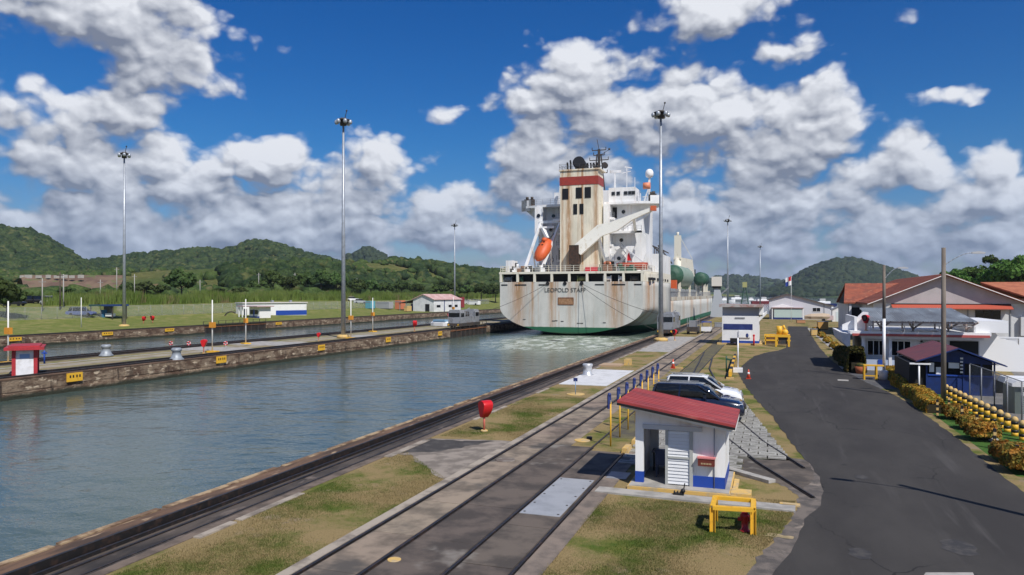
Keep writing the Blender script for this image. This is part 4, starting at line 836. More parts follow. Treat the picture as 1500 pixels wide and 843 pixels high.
for y in (124, 141): b.bar((8, y, 4.5), (8, y, 14.5), .4); b.bar((12, y, 4.5), (12, y, 9.5), .3)
b.build('deck_post', steelD, ship)
# fore end
b = MB(); b.prism([(-13, 143), (13, 143), (12.4, 150), (9.2, 158), (3.8, 164), (-3.8, 164), (-9.2, 158), (-12.4, 150)], 4.5, 7.0, axis='z'); b.build('forecastle', hullM, ship)
# ---- mooring wires from the stern to the locomotives
def wire(p0, p1, sag, label, r=.035):
    p0 = Vector(p0); p1 = Vector(p1); b = MB(); pts = [p0.lerp(p1, k / 12) - Vector((0, 0, sag * 4 * (k / 12) * (1 - k / 12))) for k in range(13)]; b.tube(pts, r, 5)
    return tag(b.build('towing_wire', steelD), label, 'cable', 'towing wires from the stern')
wire((SX - 3.9, SYY - .1, 7.7), (-48.6, 120.0, 2.4), .5, 'towing wire from the left fairlead of the stern to the centre wall')
wire((SX + 2.25, SYY - .1, 7.7), (-15.3, 113.5, 2.6), .5, 'upper towing wire running from the stern down to the right lock wall')
wire((SX + 1.9, SYY - .15, 7.6), (-16.4, 111.0, .6), .6, 'lower towing wire running from the stern down to the right lock wall')
# ================================================================== HUT NEAR THE TRACK
hut = thing('guard_hut', 'small white hut with a slanting red roof and blue base in the foreground', 'hut', (-2.67, 23.8, 0))
def hb(*a): x0, x1, y0, y1, z0, z1 = a[:6]; return (x0 + 2.67, x1 + 2.67, y0 - 23.8, y1 - 23.8, z0, z1)
MB().box(*hb(-4.12, -1.12, 22.25, 25.15, 0, .10)).build('plinth', yelD, hut)
MB().box(*hb(-4.08, -1.16, 22.30, 25.1, .10, .125)).build('hut_floor', conc, hut)
b = MB(); b.box(*hb(-1.10, -.95, 22.3, 24.4, 0, .06)); b.box(*hb(-1.12, -.55, 22.35, 22.95, 0, .12)); b.build('door_step', yelD, hut)
ztop = lambda x: 2.56 - (x + 4.35) * (.55 / 3.37)
wm_ = white
def wall(x0, x1, y0, y1, z0=.12, z1=None):
    b = MB(); x0_, x1_, y0_, y1_ = x0 + 2.67, x1 + 2.67, y0 - 23.8, y1 - 23.8
    za, zb = (ztop(x0), ztop(x1)) if z1 is None else (z1, z1)
    b.add([(x0_, y0_, z0), (x1_, y0_, z0), (x1_, y1_, z0), (x0_, y1_, z0), (x0_, y0_, za), (x1_, y0_, zb), (x1_, y1_, zb), (x0_, y1_, za)], [(3, 2, 1, 0), (4, 5, 6, 7), (0, 1, 5, 4), (1, 2, 6, 5), (2, 3, 7, 6), (3, 0, 4, 7)]); return b
wall(-3.95, -3.70, 22.72, 22.84).build('wall', wm_, hut); wall(-2.22, -1.42, 22.72, 22.84).build('wall', wm_, hut); wall(-3.70, -2.22, 22.724, 22.836, 1.86).build('wall', wm_, hut)
wall(-1.42, -1.30, 22.72, 23.1).build('wall', wm_, hut); wall(-1.42, -1.30, 23.1, 25.0).build('wall', wm_, hut); wall(-3.95, -3.83, 22.84, 24.9).build('wall', wm_, hut)
wall(-3.83, -3.55, 24.88, 25.0).build('wall', wm_, hut); wall(-2.6, -1.42, 24.88, 25.0).build('wall', wm_, hut); wall(-3.55, -2.6, 24.884, 24.996, .12, .55).build('wall', wm_, hut); wall(-3.55, -2.6, 24.884, 24.996, 1.95).build('wall', wm_, hut)
for a in ((-3.955, -3.695, 22.71, 22.845), (-2.225, -1.295, 22.71, 22.72), (-1.30, -1.292, 22.71, 25.01)): MB().box(*hb(a[0], a[1], a[2], a[3], .12, .46)).build('blue_base', blueP, hut)
rm = MB(); X0, X1, Y0, Y1 = -4.42 + 2.67, -.98 + 2.67, 22.22 - 23.8, 25.45 - 23.8
def roofz(x, up): return ztop(x - 2.67) + up
rm.add([(X0, Y0, roofz(X0, .02)), (X1, Y0, roofz(X1, .02)), (X1, Y1, roofz(X1, .02)), (X0, Y1, roofz(X0, .02)), (X0, Y0, roofz(X0, .10)), (X1, Y0, roofz(X1, .10)), (X1, Y1, roofz(X1, .10)), (X0, Y1, roofz(X0, .10))],
       [(3, 2, 1, 0), (4, 5, 6, 7), (0, 1, 5, 4), (1, 2, 6, 5), (2, 3, 7, 6), (3, 0, 4, 7)])
ro_ = rm.build('roof', redroof, hut)
b = MB()
for k in range(12): y = Y0 + .05 + k * (Y1 - Y0 - .1) / 11; b.bar((X0 + .01, y, roofz(X0, .108)), (X1 - .01, y, roofz(X1, .103)), .02, .008)
b.build('roof_seam', redroof, ro_)['kind'] = 'stuff'
b = MB(); b.bar((X0, Y0 - .01, roofz(X0, .0)), (X1, Y0 - .01, roofz(X1, .0)), .04, .07); b.build('roof_trim', black, hut)
b = MB(); b.bar((X0 + .1, Y0 + .1, roofz(X0, -.05)), (X1 - .1, Y0 + .1, roofz(X1, -.05)), .08, .12); b.bar((X0 + .1, Y1 - .1, roofz(X0, -.05)), (X1 - .1, Y1 - .1, roofz(X1, -.05)), .08, .12); b.box(1.6, 1.68, -1.2, 1.5, 1.88, 2.02); b.build('roof_beam', white, hut)
MB().box(*hb(-3.72, -1.95, 22.66, 22.73, 1.78, 1.92)).build('shutter_rail', M('grey_white', (.5, .52, .54), .5), hut)
grf = M('door_frame_grey', (.38, .39, .37), .6)
b = MB(); b.box(*hb(-3.04, -2.96, 22.69, 22.80, .12, 1.80)); b.build('door_jamb', grf, hut); MB().box(*hb(-2.32, -2.22, 22.68, 22.80, .12, 1.80)).build('door_jamb', grf, hut)
MB().box(*hb(-2.97, -2.31, 22.69, 22.79, .93, .99)).build('door_rail', grf, hut)
sm_ = MB().box(-.325, .325, -.012, .012, -.048, .046).mesh('slat', M('slat_white', (.68, .69, .70), .45, (.6, .6, .6), 3, .5, .8, rnd=.05))
for k in range(16):
    z = .17 + k * .1005
    o = bpy.data.objects.new('slat', sm_); COL.objects.link(o); o.parent = hut; o.location = (-2.64 + 2.67, 22.735 - 23.8, z + .03); o.rotation_euler = (R(-14), 0, 0)
MB().box(*hb(-2.97, -2.31, 22.78, 22.80, .12, 1.78)).build('door_panel', M('door_white', (.55, .56, .57)), hut)
MB().box(*hb(-3.7, -2.3, 24.3, 24.8, .72, .77)).build('desk_top', M('desk_grey', (.2, .2, .21), .5), hut)
b = MB(); [b.box(*hb(x, x + .05, 24.35, 24.4, .12, .72)) for x in (-3.65, -2.4)]; b.box(*hb(-3.3, -2.9, 24.4, 24.75, .12, .70)); b.build('desk_frame', black, hut)
b = MB(); b.box(*hb(-3.45, -3.02, 23.5, 23.9, .5, .55)); b.box(*hb(-3.45, -3.02, 23.45, 23.5, .55, 1.0)); [b.box(*hb(x, x + .03, y, y + .03, .12, .5)) for x in (-3.44, -3.06) for y in (23.5, 23.86)]
tag(b.build('office_chair', M('chair_blue', (.02, .035, .09), .6)), 'dark blue chair inside the open doorway of the foreground hut', 'chair').location = hut.location
bx = thing('post_box', 'wooden red-brown box with a pink lid hung on the front wall of the foreground hut', 'box', (-1.82, 22.62, .80))
MB().box(-.24, .24, -.09, .09, 0, .22).build('box_body', M('box_brown', (.14, .03, .02), .5), bx); MB().box(-.26, .26, -.11, .1, .22, .26).build('box_lid', M('pinkish_lid', (.6, .2, .2), .5), bx)
b = MB()
for k in range(7): b.box(-.15 + k * .045, -.125 + k * .045, -.095, -.09, .05, .10)
b.build('box_mark', M('worn_gold', (.45, .35, .2)), bx)['kind'] = 'stuff'
b = MB(); b.cyl((-1.60, 22.69, .12), (-1.60, 22.69, ztop(-1.6)), .014, n=6); o = b.build('conduit', M('conduit_grey', (.25, .27, .32))); o.parent = hut; o.location = (2.67, -23.8, 0)
mc = thing('shoe_scraper', 'black iron boot scraper on the pale walk before the slatted door of the hut', 'boot scraper', (-2.55, 21.95, .05))
b = MB(); b.box(-.15, .15, -.07, .07, 0, .05); [b.box(x, x + .03, -.06, .06, .05, .10) for x in (-.14, -.05, .04)]; b.build('base', black, mc)
b = MB(); b.bar((.12, .02, .03), (.17, .02, .34), .03); b.sphere((.12, 0, .12), .07); b.build('handle', black, mc)
# plates in the track
pl = thing('cover_plate', 'pale steel cover plate bolted between the crane rails, lit by the sun', 'cover plate', (-5.82, 20.8, 0))
MB().box(-.56, .56, -2.02, 2.02, .02, .035).build('plate', M('plate_steel', (.42, .43, .44), .4, (.33, .34, .35), 1.5, .42, .7, metal=.25, space='w'), pl)
bo_ = MB().cyl((0, 0, .034), (0, 0, .045), .035, n=8).mesh('bolt', steelD)
for x in (-.47, .47):
    for y in (-1.85, -.95, 0, .95, 1.85): o = bpy.data.objects.new('bolt', bo_); COL.objects.link(o); o.parent = pl; o.location = (x, y, 0)
tag(MB().box(-5.0, -4.35, 23.3, 24.2, .02, .03).build('cover_plate', steel), 'small steel plate in the shadow of the hut beside the crane rail', 'cover plate')
b = MB(); b.lathe([(.36, 0), (.36, .02), (.30, .026), (.29, .02)], (0, 0, 0.02), 24); o = tag(b.build('manhole_cover', M('manhole_iron', (.13, .10, .08), .8, (.22, .19, .16), 4)), 'round iron manhole cover in the concrete between the running rails', 'manhole cover'); o.location = (-8.88, 24.6, 0)
x, y = G(577.5, 822); o = tag(MB().lathe([(.15, 0), (.15, .03)], (0, 0, .01), 16).build('survey_disc', yelD), 'small yellow disc let into the dark slab between the two tracks', 'survey marker'); o.location = (x, y, 0)
for k, (u, v, lab) in enumerate(((914, 664, 'front yellow kerb stone left of the hut'), (928, 652, 'rear yellow kerb stone left of the hut'))):
    x, y = G(u, v); o = tag(MB().prism([(-.13, 0), (.13, 0), (.1, .2), (-.1, .2)], -.42, .42).build('kerb_stone', yelD), lab, 'kerb stone', 'yellow kerb stones beside the hut'); o.location = (x + .05, y + .3, 0)
for k, (u, v, r, lab) in enumerate(((853, 646, .33, 'pale yellow pad with a black valve cap left of the nearest blue sign post'), (843, 578, .55, 'yellow pad round the foot of the short blue sign by the white slab'))):
    x, y = G(u, v); t = thing('valve_pad', lab, 'valve cover', (x, y, 0)); MB().lathe([(r, 0), (r * .95, .04)], (0, 0, 0), 14).build('pad', yelD, t)
    if k == 0: MB().lathe([(.12, 0), (.12, .1)], (.22, .3, .02), 10).build('cap', black, t)
# yellow guard frame and the red hydrant inside
gf = thing('protective_stand', 'yellow steel guard frame standing on the lawn in front of the hut', 'guard frame', (-.92, 19.45, 0), R(5))
C4 = [(-.50, -.48), (.46, -.44), (.52, .42), (-.42, .48)]
def channel(b, p, q, w=.11, h=.09, t=.012):
    b.bar(p, q, w, t); d = Vector(q) - Vector(p); s = d.cross(Vector((0, 0, 1)))
    s = s.normalized() * w / 2 if s.length > .01 else Vector((w / 2, 0, 0))
    for k in (-1, 1): b.bar(Vector(p) + s * k - Vector((0, 0, h / 2)), Vector(q) + s * k - Vector((0, 0, h / 2)), t, h)
for (x, y) in C4:
    b = MB(); b.box(x - .065, x + .065, y - .012, y + .012, 0, .60); b.box(x - .07, x - .055, y - .06, y + .06, 0, .60); b.box(x + .055, x + .07, y - .06, y + .06, 0, .60); b.build('leg', yel, gf)
for i in range(4):
    p, q = C4[i], C4[(i + 1) % 4]; b = MB(); channel(b, (p[0], p[1], .655 + (i % 2) * .004), (q[0], q[1], .655 + (i % 2) * .004)); b.build('top_rail', yel, gf)
hy = thing('fire_hydrant', 'dark red hydrant standing inside the yellow guard frame', 'hydrant', (-.62, 19.25, 0))
MB().lathe([(.13, 0), (.13, .04), (.085, .05), (.085, .34), (.12, .36), (.12, .42), (.07, .48), (.03, .52)], (0, 0, 0), 14).build('barrel', M('hydrant_red', (.30, .012, .02), .4), hy)
MB().cyl((-.17, 0, .30), (.17, 0, .30), .05, n=10).build('outlet', M('hydrant_red', (.3, .01, .02)), hy); MB().box(-.03, .03, -.03, .03, .52, .58).build('cap_nut', steelD, hy)
x, y = G(1140, 786); sheet('bare_patch', wob([(x - .35, y - .1), (x + .3, y - .12), (x + .38, y + .08), (x - .2, y + .16)], .04, 5, 3), .012, M('dry_sand', (.36, .28, .16), .95, (.25, .2, .11), 5, space='w'))
x, y = G(1157, 741); t = thing('valve_box', 'yellow ringed valve box lid at the edge of the verge beside the road', 'valve cover', (x, y, 0)); MB().box(-.27, .27, -.12, .12, 0, .05).build('lid_frame', yelD, t); MB().box(-.18, .18, -.06, .06, .05, .058).build('lid', M('lid_sand', (.45, .35, .2)), t)
x, y = G(1110, 711); 
# ---- red phone hoods
def hood(loc, rz, label, first=[None]):
    if first[0] is None:
        t = thing('hooded_alarm_post', label, 'hood post', loc, rz, 'red hooded posts along the locks')
        b = MB(); pr = []
        for yy, k in ((-.24, 1.0), (-.2, 1.04), (.05, 1.02), (.22, .95)):
            o = []
            for i in range(15):
                a = math.pi * i / 14; o.append((.26 * k * math.cos(a), yy, 1.12 + .20 * k * math.sin(a) - (yy + .2) * -.05))
            o += [(-.22 * k, yy, .98), (-.09 * k, yy, .62 + (.16 if yy > .1 else 0)), (.09 * k, yy, .62 + (.16 if yy > .1 else 0)), (.22 * k, yy, .98)]; pr.append(o)
        b.loft(pr, cap=False); b.add(pr[0], [tuple(range(len(pr[0])))]); b.build('hood', redP, t)
        b = MB(); q = [(x * .93, .10, 1.05 + (z - 1.05) * .93) for x, _, z in pr[0]]; b.add(q, [tuple(range(len(q)))]); b.build('recess', dark, t)
        MB().box(-.1, .1, .11, .17, .9, 1.2).build('handset_box', steelD, t)
        MB().cyl((0, -.08, .0), (0, -.08, .72), .045, n=10).build('post', M('faded_red_post', (.5, .13, .09), .6), t); MB().lathe([(.16, 0), (.16, .06), (.12, .08)], (0, -.08, 0), 10).build('foot', yelD, t)
        first[0] = t; return t
    return dup(first[0], loc, rz, label)
hood((-11.58, 29.6, 0), R(-38), 'red hood post standing alone on the near lawn between the chamber and the track')
for (u, v, sc_, rz, lab) in ((299, 518, 1.05, 20, 'red hood post on the centre wall near the two grey bollards'), (608, 486, 1.3, -70, 'red hood post near the end of the centre wall before the gate'), (467, 500, .8, 10, 'low red hood post left of the tall mast on the centre wall'), (211, 476, 1.2, -70, 'left one of the two red hood posts on the far bank'), (223, 475.5, 1.25, 170, 'right one of the two red hood posts on the far bank'), (659, 473, 1.5, 0, 'red hood post beside the white pole at the narrow end of the centre wall'), (988, 499, 1.05, 160, 'red hood post beside the tall mast and the near locomotive')):
    x, y = G(u, v); dup(bpy.data.objects['hooded_alarm_post'], (x, y, 0), R(rz), lab, sc=sc_)
dup(bpy.data.objects['hooded_alarm_post'], (7.0, 64.2, 3.0), R(150), 'red hood post on the terrace of the white building', sc=.95)
# ---- bollards
b1 = thing('mooring_bollard', 'silver mooring bollard on the white slab by the near lock edge', 'bollard', (-12.55, 52.3, .03))
MB().lathe([(.46, 0), (.46, .05), (.33, .10), (.31, .62), (.37, .66), (.37, .80), (.30, .84)], (0, 0, 0), 24).build('drum', M('silver_paint', (.62, .63, .64), .35, (.45, .45, .45), 4, .5, .8, metal=.5), b1)
sl = tag(MB().prism([(-13.1, 46.6), (-9.95, 46.6), (-9.95, 56.6), (-13.1, 56.6)], -.02, .035, axis='z').build('mooring_slab', M('white_slab', (.60, .60, .60), .8, (.47, .47, .46), 1.2, .45, .7, space='w')), 'pale slab under the silver bollard', 'slab', kind='structure')
b2 = thing('bell_bollard', 'left bell-shaped grey bollard on the centre wall', 'bollard', (*G(155.5, 522.5), .03), 0, 'grey bollards on the centre wall')
MB().lathe([(.62, 0), (.62, .12), (.5, .2), (.38, .5), (.34, .78), (.44, .84), (.44, 1.02), (.34, 1.1)], (0, 0, 0), 24).build('bell', M('bollard_grey', (.30, .33, .36), .5, (.2, .22, .24), 3, .5, .7, metal=.2), b2)
dup(b2, (*G(258.6, 528.5), .03), 0, 'right bell-shaped grey bollard on the centre wall, nearer the white marker pole')
x, y = G(862, 551); t = thing('capstan_step', 'low tan concrete step with a yellow block right of the silver bollard', 'step', (-12.4, 60.2, 0)); MB().box(-.9, .9, -1, 1, 0, .12).build('step', M('tan_concrete', (.4, .28, .18), .9), t); MB().box(.9, 1.4, .6, 1.4, 0, .5).build('block', yelD, t)
# ---- blue sign posts on yellow poles
s1 = None
for k in range(8):
    lab = ['nearest blue sign on a yellow pole beside the track', 'second nearest blue sign on a yellow pole, just behind the first', 'third blue sign on a yellow pole, half hidden by the hut roof corner', 'fourth blue sign on a yellow pole along the track', 'fifth blue sign on a yellow pole along the track', 'sixth blue sign on a yellow pole along the track', 'seventh blue sign on a yellow pole, last but one of the row', 'farthest blue sign on a yellow pole in the row by the track'][k]
    if s1 is None:
        s1 = thing('track_sign', lab, 'sign', (-5.88, 28.3, 0), 0, 'blue track signs on yellow poles'); MB().cyl((0, 0, 0), (0, 0, 1.72), .032, n=8).build('pole', yel, s1); MB().box(-.13, .02, -.03, .03, 1.45, 1.98, rz=.9).build('sign_plate', navyP, s1)
        b = MB(); b.box(-.02, .02, -.04, .04, 1.66, 1.78); b.build('sign_mark', steel, s1); b = MB().sphere((-.05, 0, 2.0), .07); b.build('sign_lamp', navyP, s1)
    else: dup(s1, (-5.88, 28.3 + 1.85 * k, 0), random.uniform(-.25, .25), lab)
x, y = G(843, 579); t = thing('short_sign', 'short blue sign post standing on a yellow pad before the white slab', 'sign', (x, y, 0)); MB().cyl((0, 0, 0), (0, 0, .85), .025, n=8).build('pole', M('pale_blue_pole', (.2, .3, .45)), t); MB().box(-.12, .12, -.02, .02, .8, 1.0).build('sign_plate', navyP, t)
# ---- cars
def car(name, label, loc, rz, L, Wd, H, paint, suv=True):
    t = thing(name, label, 'car', loc, rz); l, w = L / 2, Wd / 2
    xs = [-1, -.985, -.93, -.6, -.2, .18, .42, .62, .85, .95, 1]; belt = [.60, .72, .93, .97, .96, .94, .92, .88, .80, .68, .52]; bw = [.80, .93, .98, 1, 1, 1, 1, .99, .95, .86, .74]; zb = [.36, .30, .26, .2, .2, .2, .2, .2, .24, .28, .34]
    b = MB(); rg = []
    for i, x in enumerate(xs):
        W2 = w * bw[i]; zt = belt[i] * H * .62 + .12; z0 = zb[i]
        rg.append([(x * l, s * W2 * kx, z0 + (zt - z0) * kz) for s, seq in ((1, ((.80, 0), (.97, .12), (1, .4), (.985, .75), (.93, .93), (.80, 1))), (-1, ((.80, 1), (.93, .93), (.985, .75), (1, .4), (.97, .12), (.80, 0)))) for kx, kz in seq])
    b.loft(rg); b.build('body', paint, t)
    zc = belt[4] * H * .62 + .08; b = MB(); rg = []
    for x, wt, zt, wb in ((-.96, .70, .0, .86), (-.90, .68, .82, .88), (-.80, .70, .98, .90), (-.3, .72, 1.0, .90), (.05, .70, .98, .90), (.22, .66, .80, .89), (.50, .72, .02, .86)):
        rg.append([(x * l, s * w * k, zc + (H - zc) * zz) for s, k, zz in ((1, wb, 0), (1, wt + .02, zt * .88), (1, wt - .08, zt), (-1, wt - .08, zt), (-1, wt + .02, zt * .88), (-1, wb, 0))])
    b.loft(rg); b.build('glasshouse', glassD, t)
    b = MB(); rg = []
    for x, wt, zt in ((-.93, .62, .80), (-.82, .68, .985), (-.3, .70, 1.01), (.04, .68, .99), (.14, .62, .93)):
        rg.append([(x * l, s * w * k, zc + (H - zc) * zz + .012) for s, k, zz in ((1, wt, zt - .07), (1, wt - .07, zt), (-1, wt - .07, zt), (-1, wt, zt - .07))])
    b.loft(rg); b.build('roof_panel', paint, t)
    for s in (-1, 1):
        for xa, xb in ((-.93, -.84), (-.34, -.30), (.22, .50)):
            xt = {-.93: -.84, -.34: -.32, .22: .06}[xa]; x0 = xb if xa == .22 else xa
            MB().bar((x0 * l, s * w * .90, zc), (xt * l, s * w * .70, zc + (H - zc) * .95), .07, .06).build('window_pillar', paint, t)
        MB().box(.18 * l, .24 * l, min(s * w * .98, s * w * 1.14), max(s * w * .98, s * w * 1.14), zc + .02, zc + .16).build('mirror', paint, t)
        MB().bar((-.9 * l, s * w * .55, H + .05), (-.0 * l, s * w * .55, H + .05), .03, .03).build('roof_rail', steel, t) if suv else None
        b = MB(); b.prism([(s * w * .60, .955 * l), (s * w * .86, .90 * l), (s * w * .93, .80 * l), (s * w * .80, .87 * l)], .70, .84, axis='z'); vs = [(y, x, z) for x, y, z in b.v]; b.v = vs; b.build('headlight', M('headlight', (.7, .72, .75), .1, spec=.8), t)
        MB().box(-1.0 * l, -.93 * l, min(s * w * .7, s * w * .95), max(s * w * .7, s * w * .95), .72, .95).build('tail_light', M('tail_light', (.4, .01, .01), .2), t)
    MB().box(.965 * l, 1.0 * l, -.5 * w, .5 * w, .42, .66).build('grille', black, t)
    MB().box(.99 * l, 1.012 * l, -.17 * w, .17 * w, .40, .50).build('number_plate', M('plate_white', (.6, .6, .6)), t)
    for x in (-.60, .62):
        for s in (-1, 1):
            r = .35; c = (x * l, s * w * .90, r); b = MB(); b.cyl((c[0], c[1] - .11, r), (c[0], c[1] + .11, r), r, n=22); o = b.build('tyre', M('tyre_rubber', (.02, .02, .02), .85), t); b = MB(); b.cyl((c[0], c[1] + s * .10, r), (c[0], c[1] + s * .125, r), .21, n=16)
            b.build('rim', galv, o)
            b = MB(); b.cyl((c[0], s * w * .80, r + .02), (c[0], s * w * 1.004, r + .02), r + .06, n=22); b.build('wheel_arch', black, t)
    return t
navycar = M('blue_black_car_paint', (.008, .012, .028), .22, coat=1, spec=.6); whitecar = M('white_car_paint', (.78, .79, .80), .25, coat=1)
car('parked_car', 'dark navy estate car parked behind the red roof of the foreground hut', (-3.3, 35.9, .05), R(-2), 4.35, 1.85, 1.62, navycar)
car('parked_car', 'white hatchback parked behind the dark navy car', (-3.35, 39.6, .05), R(-1), 3.95, 1.8, 1.62, whitecar)
# ---- cones, barriers, poles on the near bank
def cone(x, y, lab, s=1):
    t = thing('traffic_cone', lab, 'traffic cone', (x, y, 0.01), 0, 'traffic cones'); MB().box(-.17, .17, -.17, .17, 0, .04).build('base', M('cone_base', (.5, .06, .03), .6), t); b = MB(); b.lathe([(.14, .04), (.03, .65), (.02, .66)], (0, 0, 0), 14).build('cone', M('cone_orange', (.75, .10, .05), .5), t); MB().lathe([(.092, .32), (.068, .46)], (0, 0, 0), 14).build('band', whitec, t); t.scale = (s,) * 3
cone(*G(1096.5, 555.5), 'red cone on the asphalt beside the white lamp post'); cone(*G(986, 540), 'orange cone standing on a yellow pad beside the far track', 1.1); cone(*G(1327, 548), 'cone beside the hedge in front of the white terrace building')
t = thing('low_barrier', 'tan board barrier next to the orange cone beside the far track', 'barrier', (*G(991, 540), 0)); MB().box(-.5, .5, -.06, .06, 0, .14).build('board', yelD, t)
x, y = G(1081, 545.5); t = thing('white_pole', 'thin white pole on a white concrete block beside the road bend', 'pole', (x, y, 0)); MB().box(-.34, .34, -.34, .34, 0, .32).build('block', whitec, t); MB().cyl((0, 0, .3), (0, 0, 2.6), .055, n=10).build('pole', whitec, t)
x0, y0 = G(1069.5, 555.5); x1, y1 = G(1077, 527)
t = thing('parking_beam', 'black and yellow beam barrier lying on the lawn beside the white pole', 'barrier', (x0, y0, 0)); d = Vector((x1 - x0, y1 - y0, 0))
for k in range(8): a = d * (k / 8); c = d * ((k + 1) / 8 - .004); MB().bar((a.x, a.y, .34), (c.x, c.y, .34), .2, .34).build('segment', [yel, black][k % 2 if k else 0], t)
MB().bar((-.16, 0, .1), (-.16 + d.x * .98, d.y * .98, .1), .1, .2).build('beam_side', black, t); MB().box(-.25, .25, -.25, .1, 0, .12).build('beam_foot', yelD, t)
x, y = G(1064, 545); t = thing('green_standpipe', 'dark green standpipe on the lawn left of the beam barrier', 'standpipe', (x, y, 0)); MB().cyl((0, 0, 0), (0, 0, 1.2), .05, n=8).build('pipe', deckgr, t); MB().bar((-.05, 0, 1.0), (.3, 0, .9), .12).build('tap', deckgr, t)
# ================================================================== WHITE HUT BY THE SHIP
h2 = thing('control_hut', 'tall white hut with a broad navy stripe beside the track behind the parked cars', 'hut', (-3.4, 92.4, 0))
whutM = M('hut_white', (.76, .76, .75), .6, (.64, .63, .60), .7, .5, .8)
MB().box(-2.05, 2.05, -2.6, 2.6, .2, 3.35).build('wall', whutM, h2)
MB().box(-2.05, 2.05, -1.9, 2.6, 3.35, 4.45).build('upper_wall', M('painted_shade_grey', (.42, .43, .46), .7), h2)  # grey paints in the roof overhang's shade on the white upper wall
b = MB(); b.prism([(-2.35, 4.38), (2.5, 4.38), (2.5, 4.62), (-2.35, 4.72)], -3.1, 3.0); b.build('roof', M('hut_roof_brown', (.30, .16, .14), .7, (.4, .38, .36), .8, .45, .6), h2)
MB().box(2.05, 2.5, -2.5, 2.4, 3.5, 4.38).build('eave_box', whutM, h2)
b = MB(); b.prism([(2.05, 3.2), (2.9, 3.9), (2.9, 3.6), (2.05, 2.7)], -2.4, 2.2); b.build('side_awning', whutM, h2)
MB().box(-1.9, 1.35, -2.63, -2.6, 1.75, 2.42).build('navy_stripe', navyP, h2); MB().box(-2.07, 2.07, -2.62, 2.62, .2, .48).build('base_band', blueP, h2); MB().box(-2.6, 2.4, -3.1, 2.8, 0, .2).build('base_slab', yelD, h2)
MB().box(-.6, .5, -2.66, -2.6, 3.05, 3.2).build('vent_strip', steel, h2); MB().box(-.2, 1.1, -2.72, -2.6, .85, 1.65).build('notice_panel', whitec, h2); MB().sphere((.75, -2.72, 1.1), .2, sc=(.8, .2, 1.3)).build('panel_emblem', navyP, h2)
t = thing('tool_cart', 'black tool cart standing against the front of the tall white hut', 'cart', (-4.0, 89.0, 0)); MB().box(-.5, .5, -.3, .3, .3, .8).build('tray', black, t); [MB().cyl((q_, -.3, .2), (q_, .3, .2), .18).build('wheel', black, t) for q_ in (-.3, .3)]
t = thing('red_post', 'red post at the right corner of the tall white hut', 'post', (-1.9, 89.1, 0)); MB().cyl((0, 0, 0), (0, 0, 1.1), .09, n=8).build('post', redP, t); MB().sphere((0, 0, 1.15), .13).build('cap', redP, t)
t = thing('yellow_rail', 'yellow guard rail beside the right wall of the tall white hut', 'guard rail', (.5, 93, 0)); [MB().box(-1.3, 1.6, y, y + .14, z, z + .16).build('rail', yel, t) for y in (-2, 1.5) for z in (.9, .45)]; [MB().box(x, x + .1, -2, -1.9, 0, 1).build('post', yel, t) for x in (-1.2, .1, 1.4)]
MB().box(-1.2, 1.5, -1.8, 1.4, .05, .9).build('skid', M('tan_tarp', (.45, .33, .2), .8, (.3, .24, .18), 3), t)
t = thing('yellow_machine', 'yellow pump machine at the road edge right of the tall white hut', 'machine', (1.15, 88.5, 0))
for x in (-.75, .6): MB().box(x, x + .2, -.5, -.3, 0, 1.1).build('leg', yel, t); MB().box(x, x + .2, .6, .8, 0, 1.1).build('leg', yel, t)
MB().box(-.75, .8, -.5, .8, 1.1, 1.35).build('bed', yel, t); b = MB(); b.cyl((-.3, 0, 1.35), (-.3, 0, 2.3), .32, n=12); b.sphere((.3, 0, 1.6), .35); b.cyl((.35, 0, 1.8), (.1, 0, 2.4), .12, n=8); b.build('pump', yel, t); MB().box(-.4, .5, -.3, .5, .3, 1.0).build('motor', steelD, t)
# ================================================================== LOCOMOTIVES
def loco(loc, rz, label):
    t = thing('towing_locomotive', label, 'locomotive', (*loc, .1), rz, 'towing locomotives on the lock walls'); sil = M('locomotive_silver', (.33, .34, .36), .45, (.2, .2, .21), 2, .42, .7, metal=.3)
    MB().box(-1.15, 1.15, -4.6, 4.6, .35, .85).build('chassis', steelD, t)
    for s in (-1, 1):
        MB().prism([(-1.1, .85), (1.1, .85), (1.1, 2.6), (.9, 3.1), (-.9, 3.1), (-1.1, 2.6)], min(s * 2.2, s * 4.3), max(s * 2.2, s * 4.3)).build('cab', sil, t)
        MB().box(-1.0, 1.0, s * 4.3 - .03, s * 4.3 + .03, 1.9, 2.6).build('windscreen', glassD, t)
        for q in (-1, 1): MB().box(q * 1.1 - .02, q * 1.1 + .02, s * 3.3 - .7, s * 3.3 + .7, 1.9, 2.55).build('side_window', glassD, t)
        MB().cyl((-.9, s * 4.75, .6), (-.9, s * 4.6, .6), .14, n=8).build('buffer', yel, t); MB().cyl((.9, s * 4.75, .6), (.9, s * 4.6, .6), .14, n=8).build('buffer', yel, t)
    MB().box(-.9, .9, -2.2, 2.2, .85, 1.9).build('winch_housing', sil, t)
    b = MB(); b.cyl((-.7, 0, 2.2), (.7, 0, 2.2), .62, n=18); b.build('winch_drum', steelD, t); b = MB(); railing(b, [(-1.1, -2.1, 1.9), (-1.1, 2.1, 1.9)], .9, 2, 1, .04); railing(b, [(1.1, -2.1, 1.9), (1.1, 2.1, 1.9)], .9, 2, 1, .04); b.bar((0, 0, 2.8), (.9, .4, 3.4), .15); b.build('winch_rail', steel, t)
    for y in (-3.4, -2.2, 2.2, 3.4):
        for s in (-1, 1): MB().cyl((s * .8 - .08, y, .38), (s * .8 + .08, y, .38), .38, n=14).build('wheel', black, t)
    return t
l1 = loco((-14.0, 108.8), 0, 'silver towing locomotive at the near wall beside the ship and the tall mast')
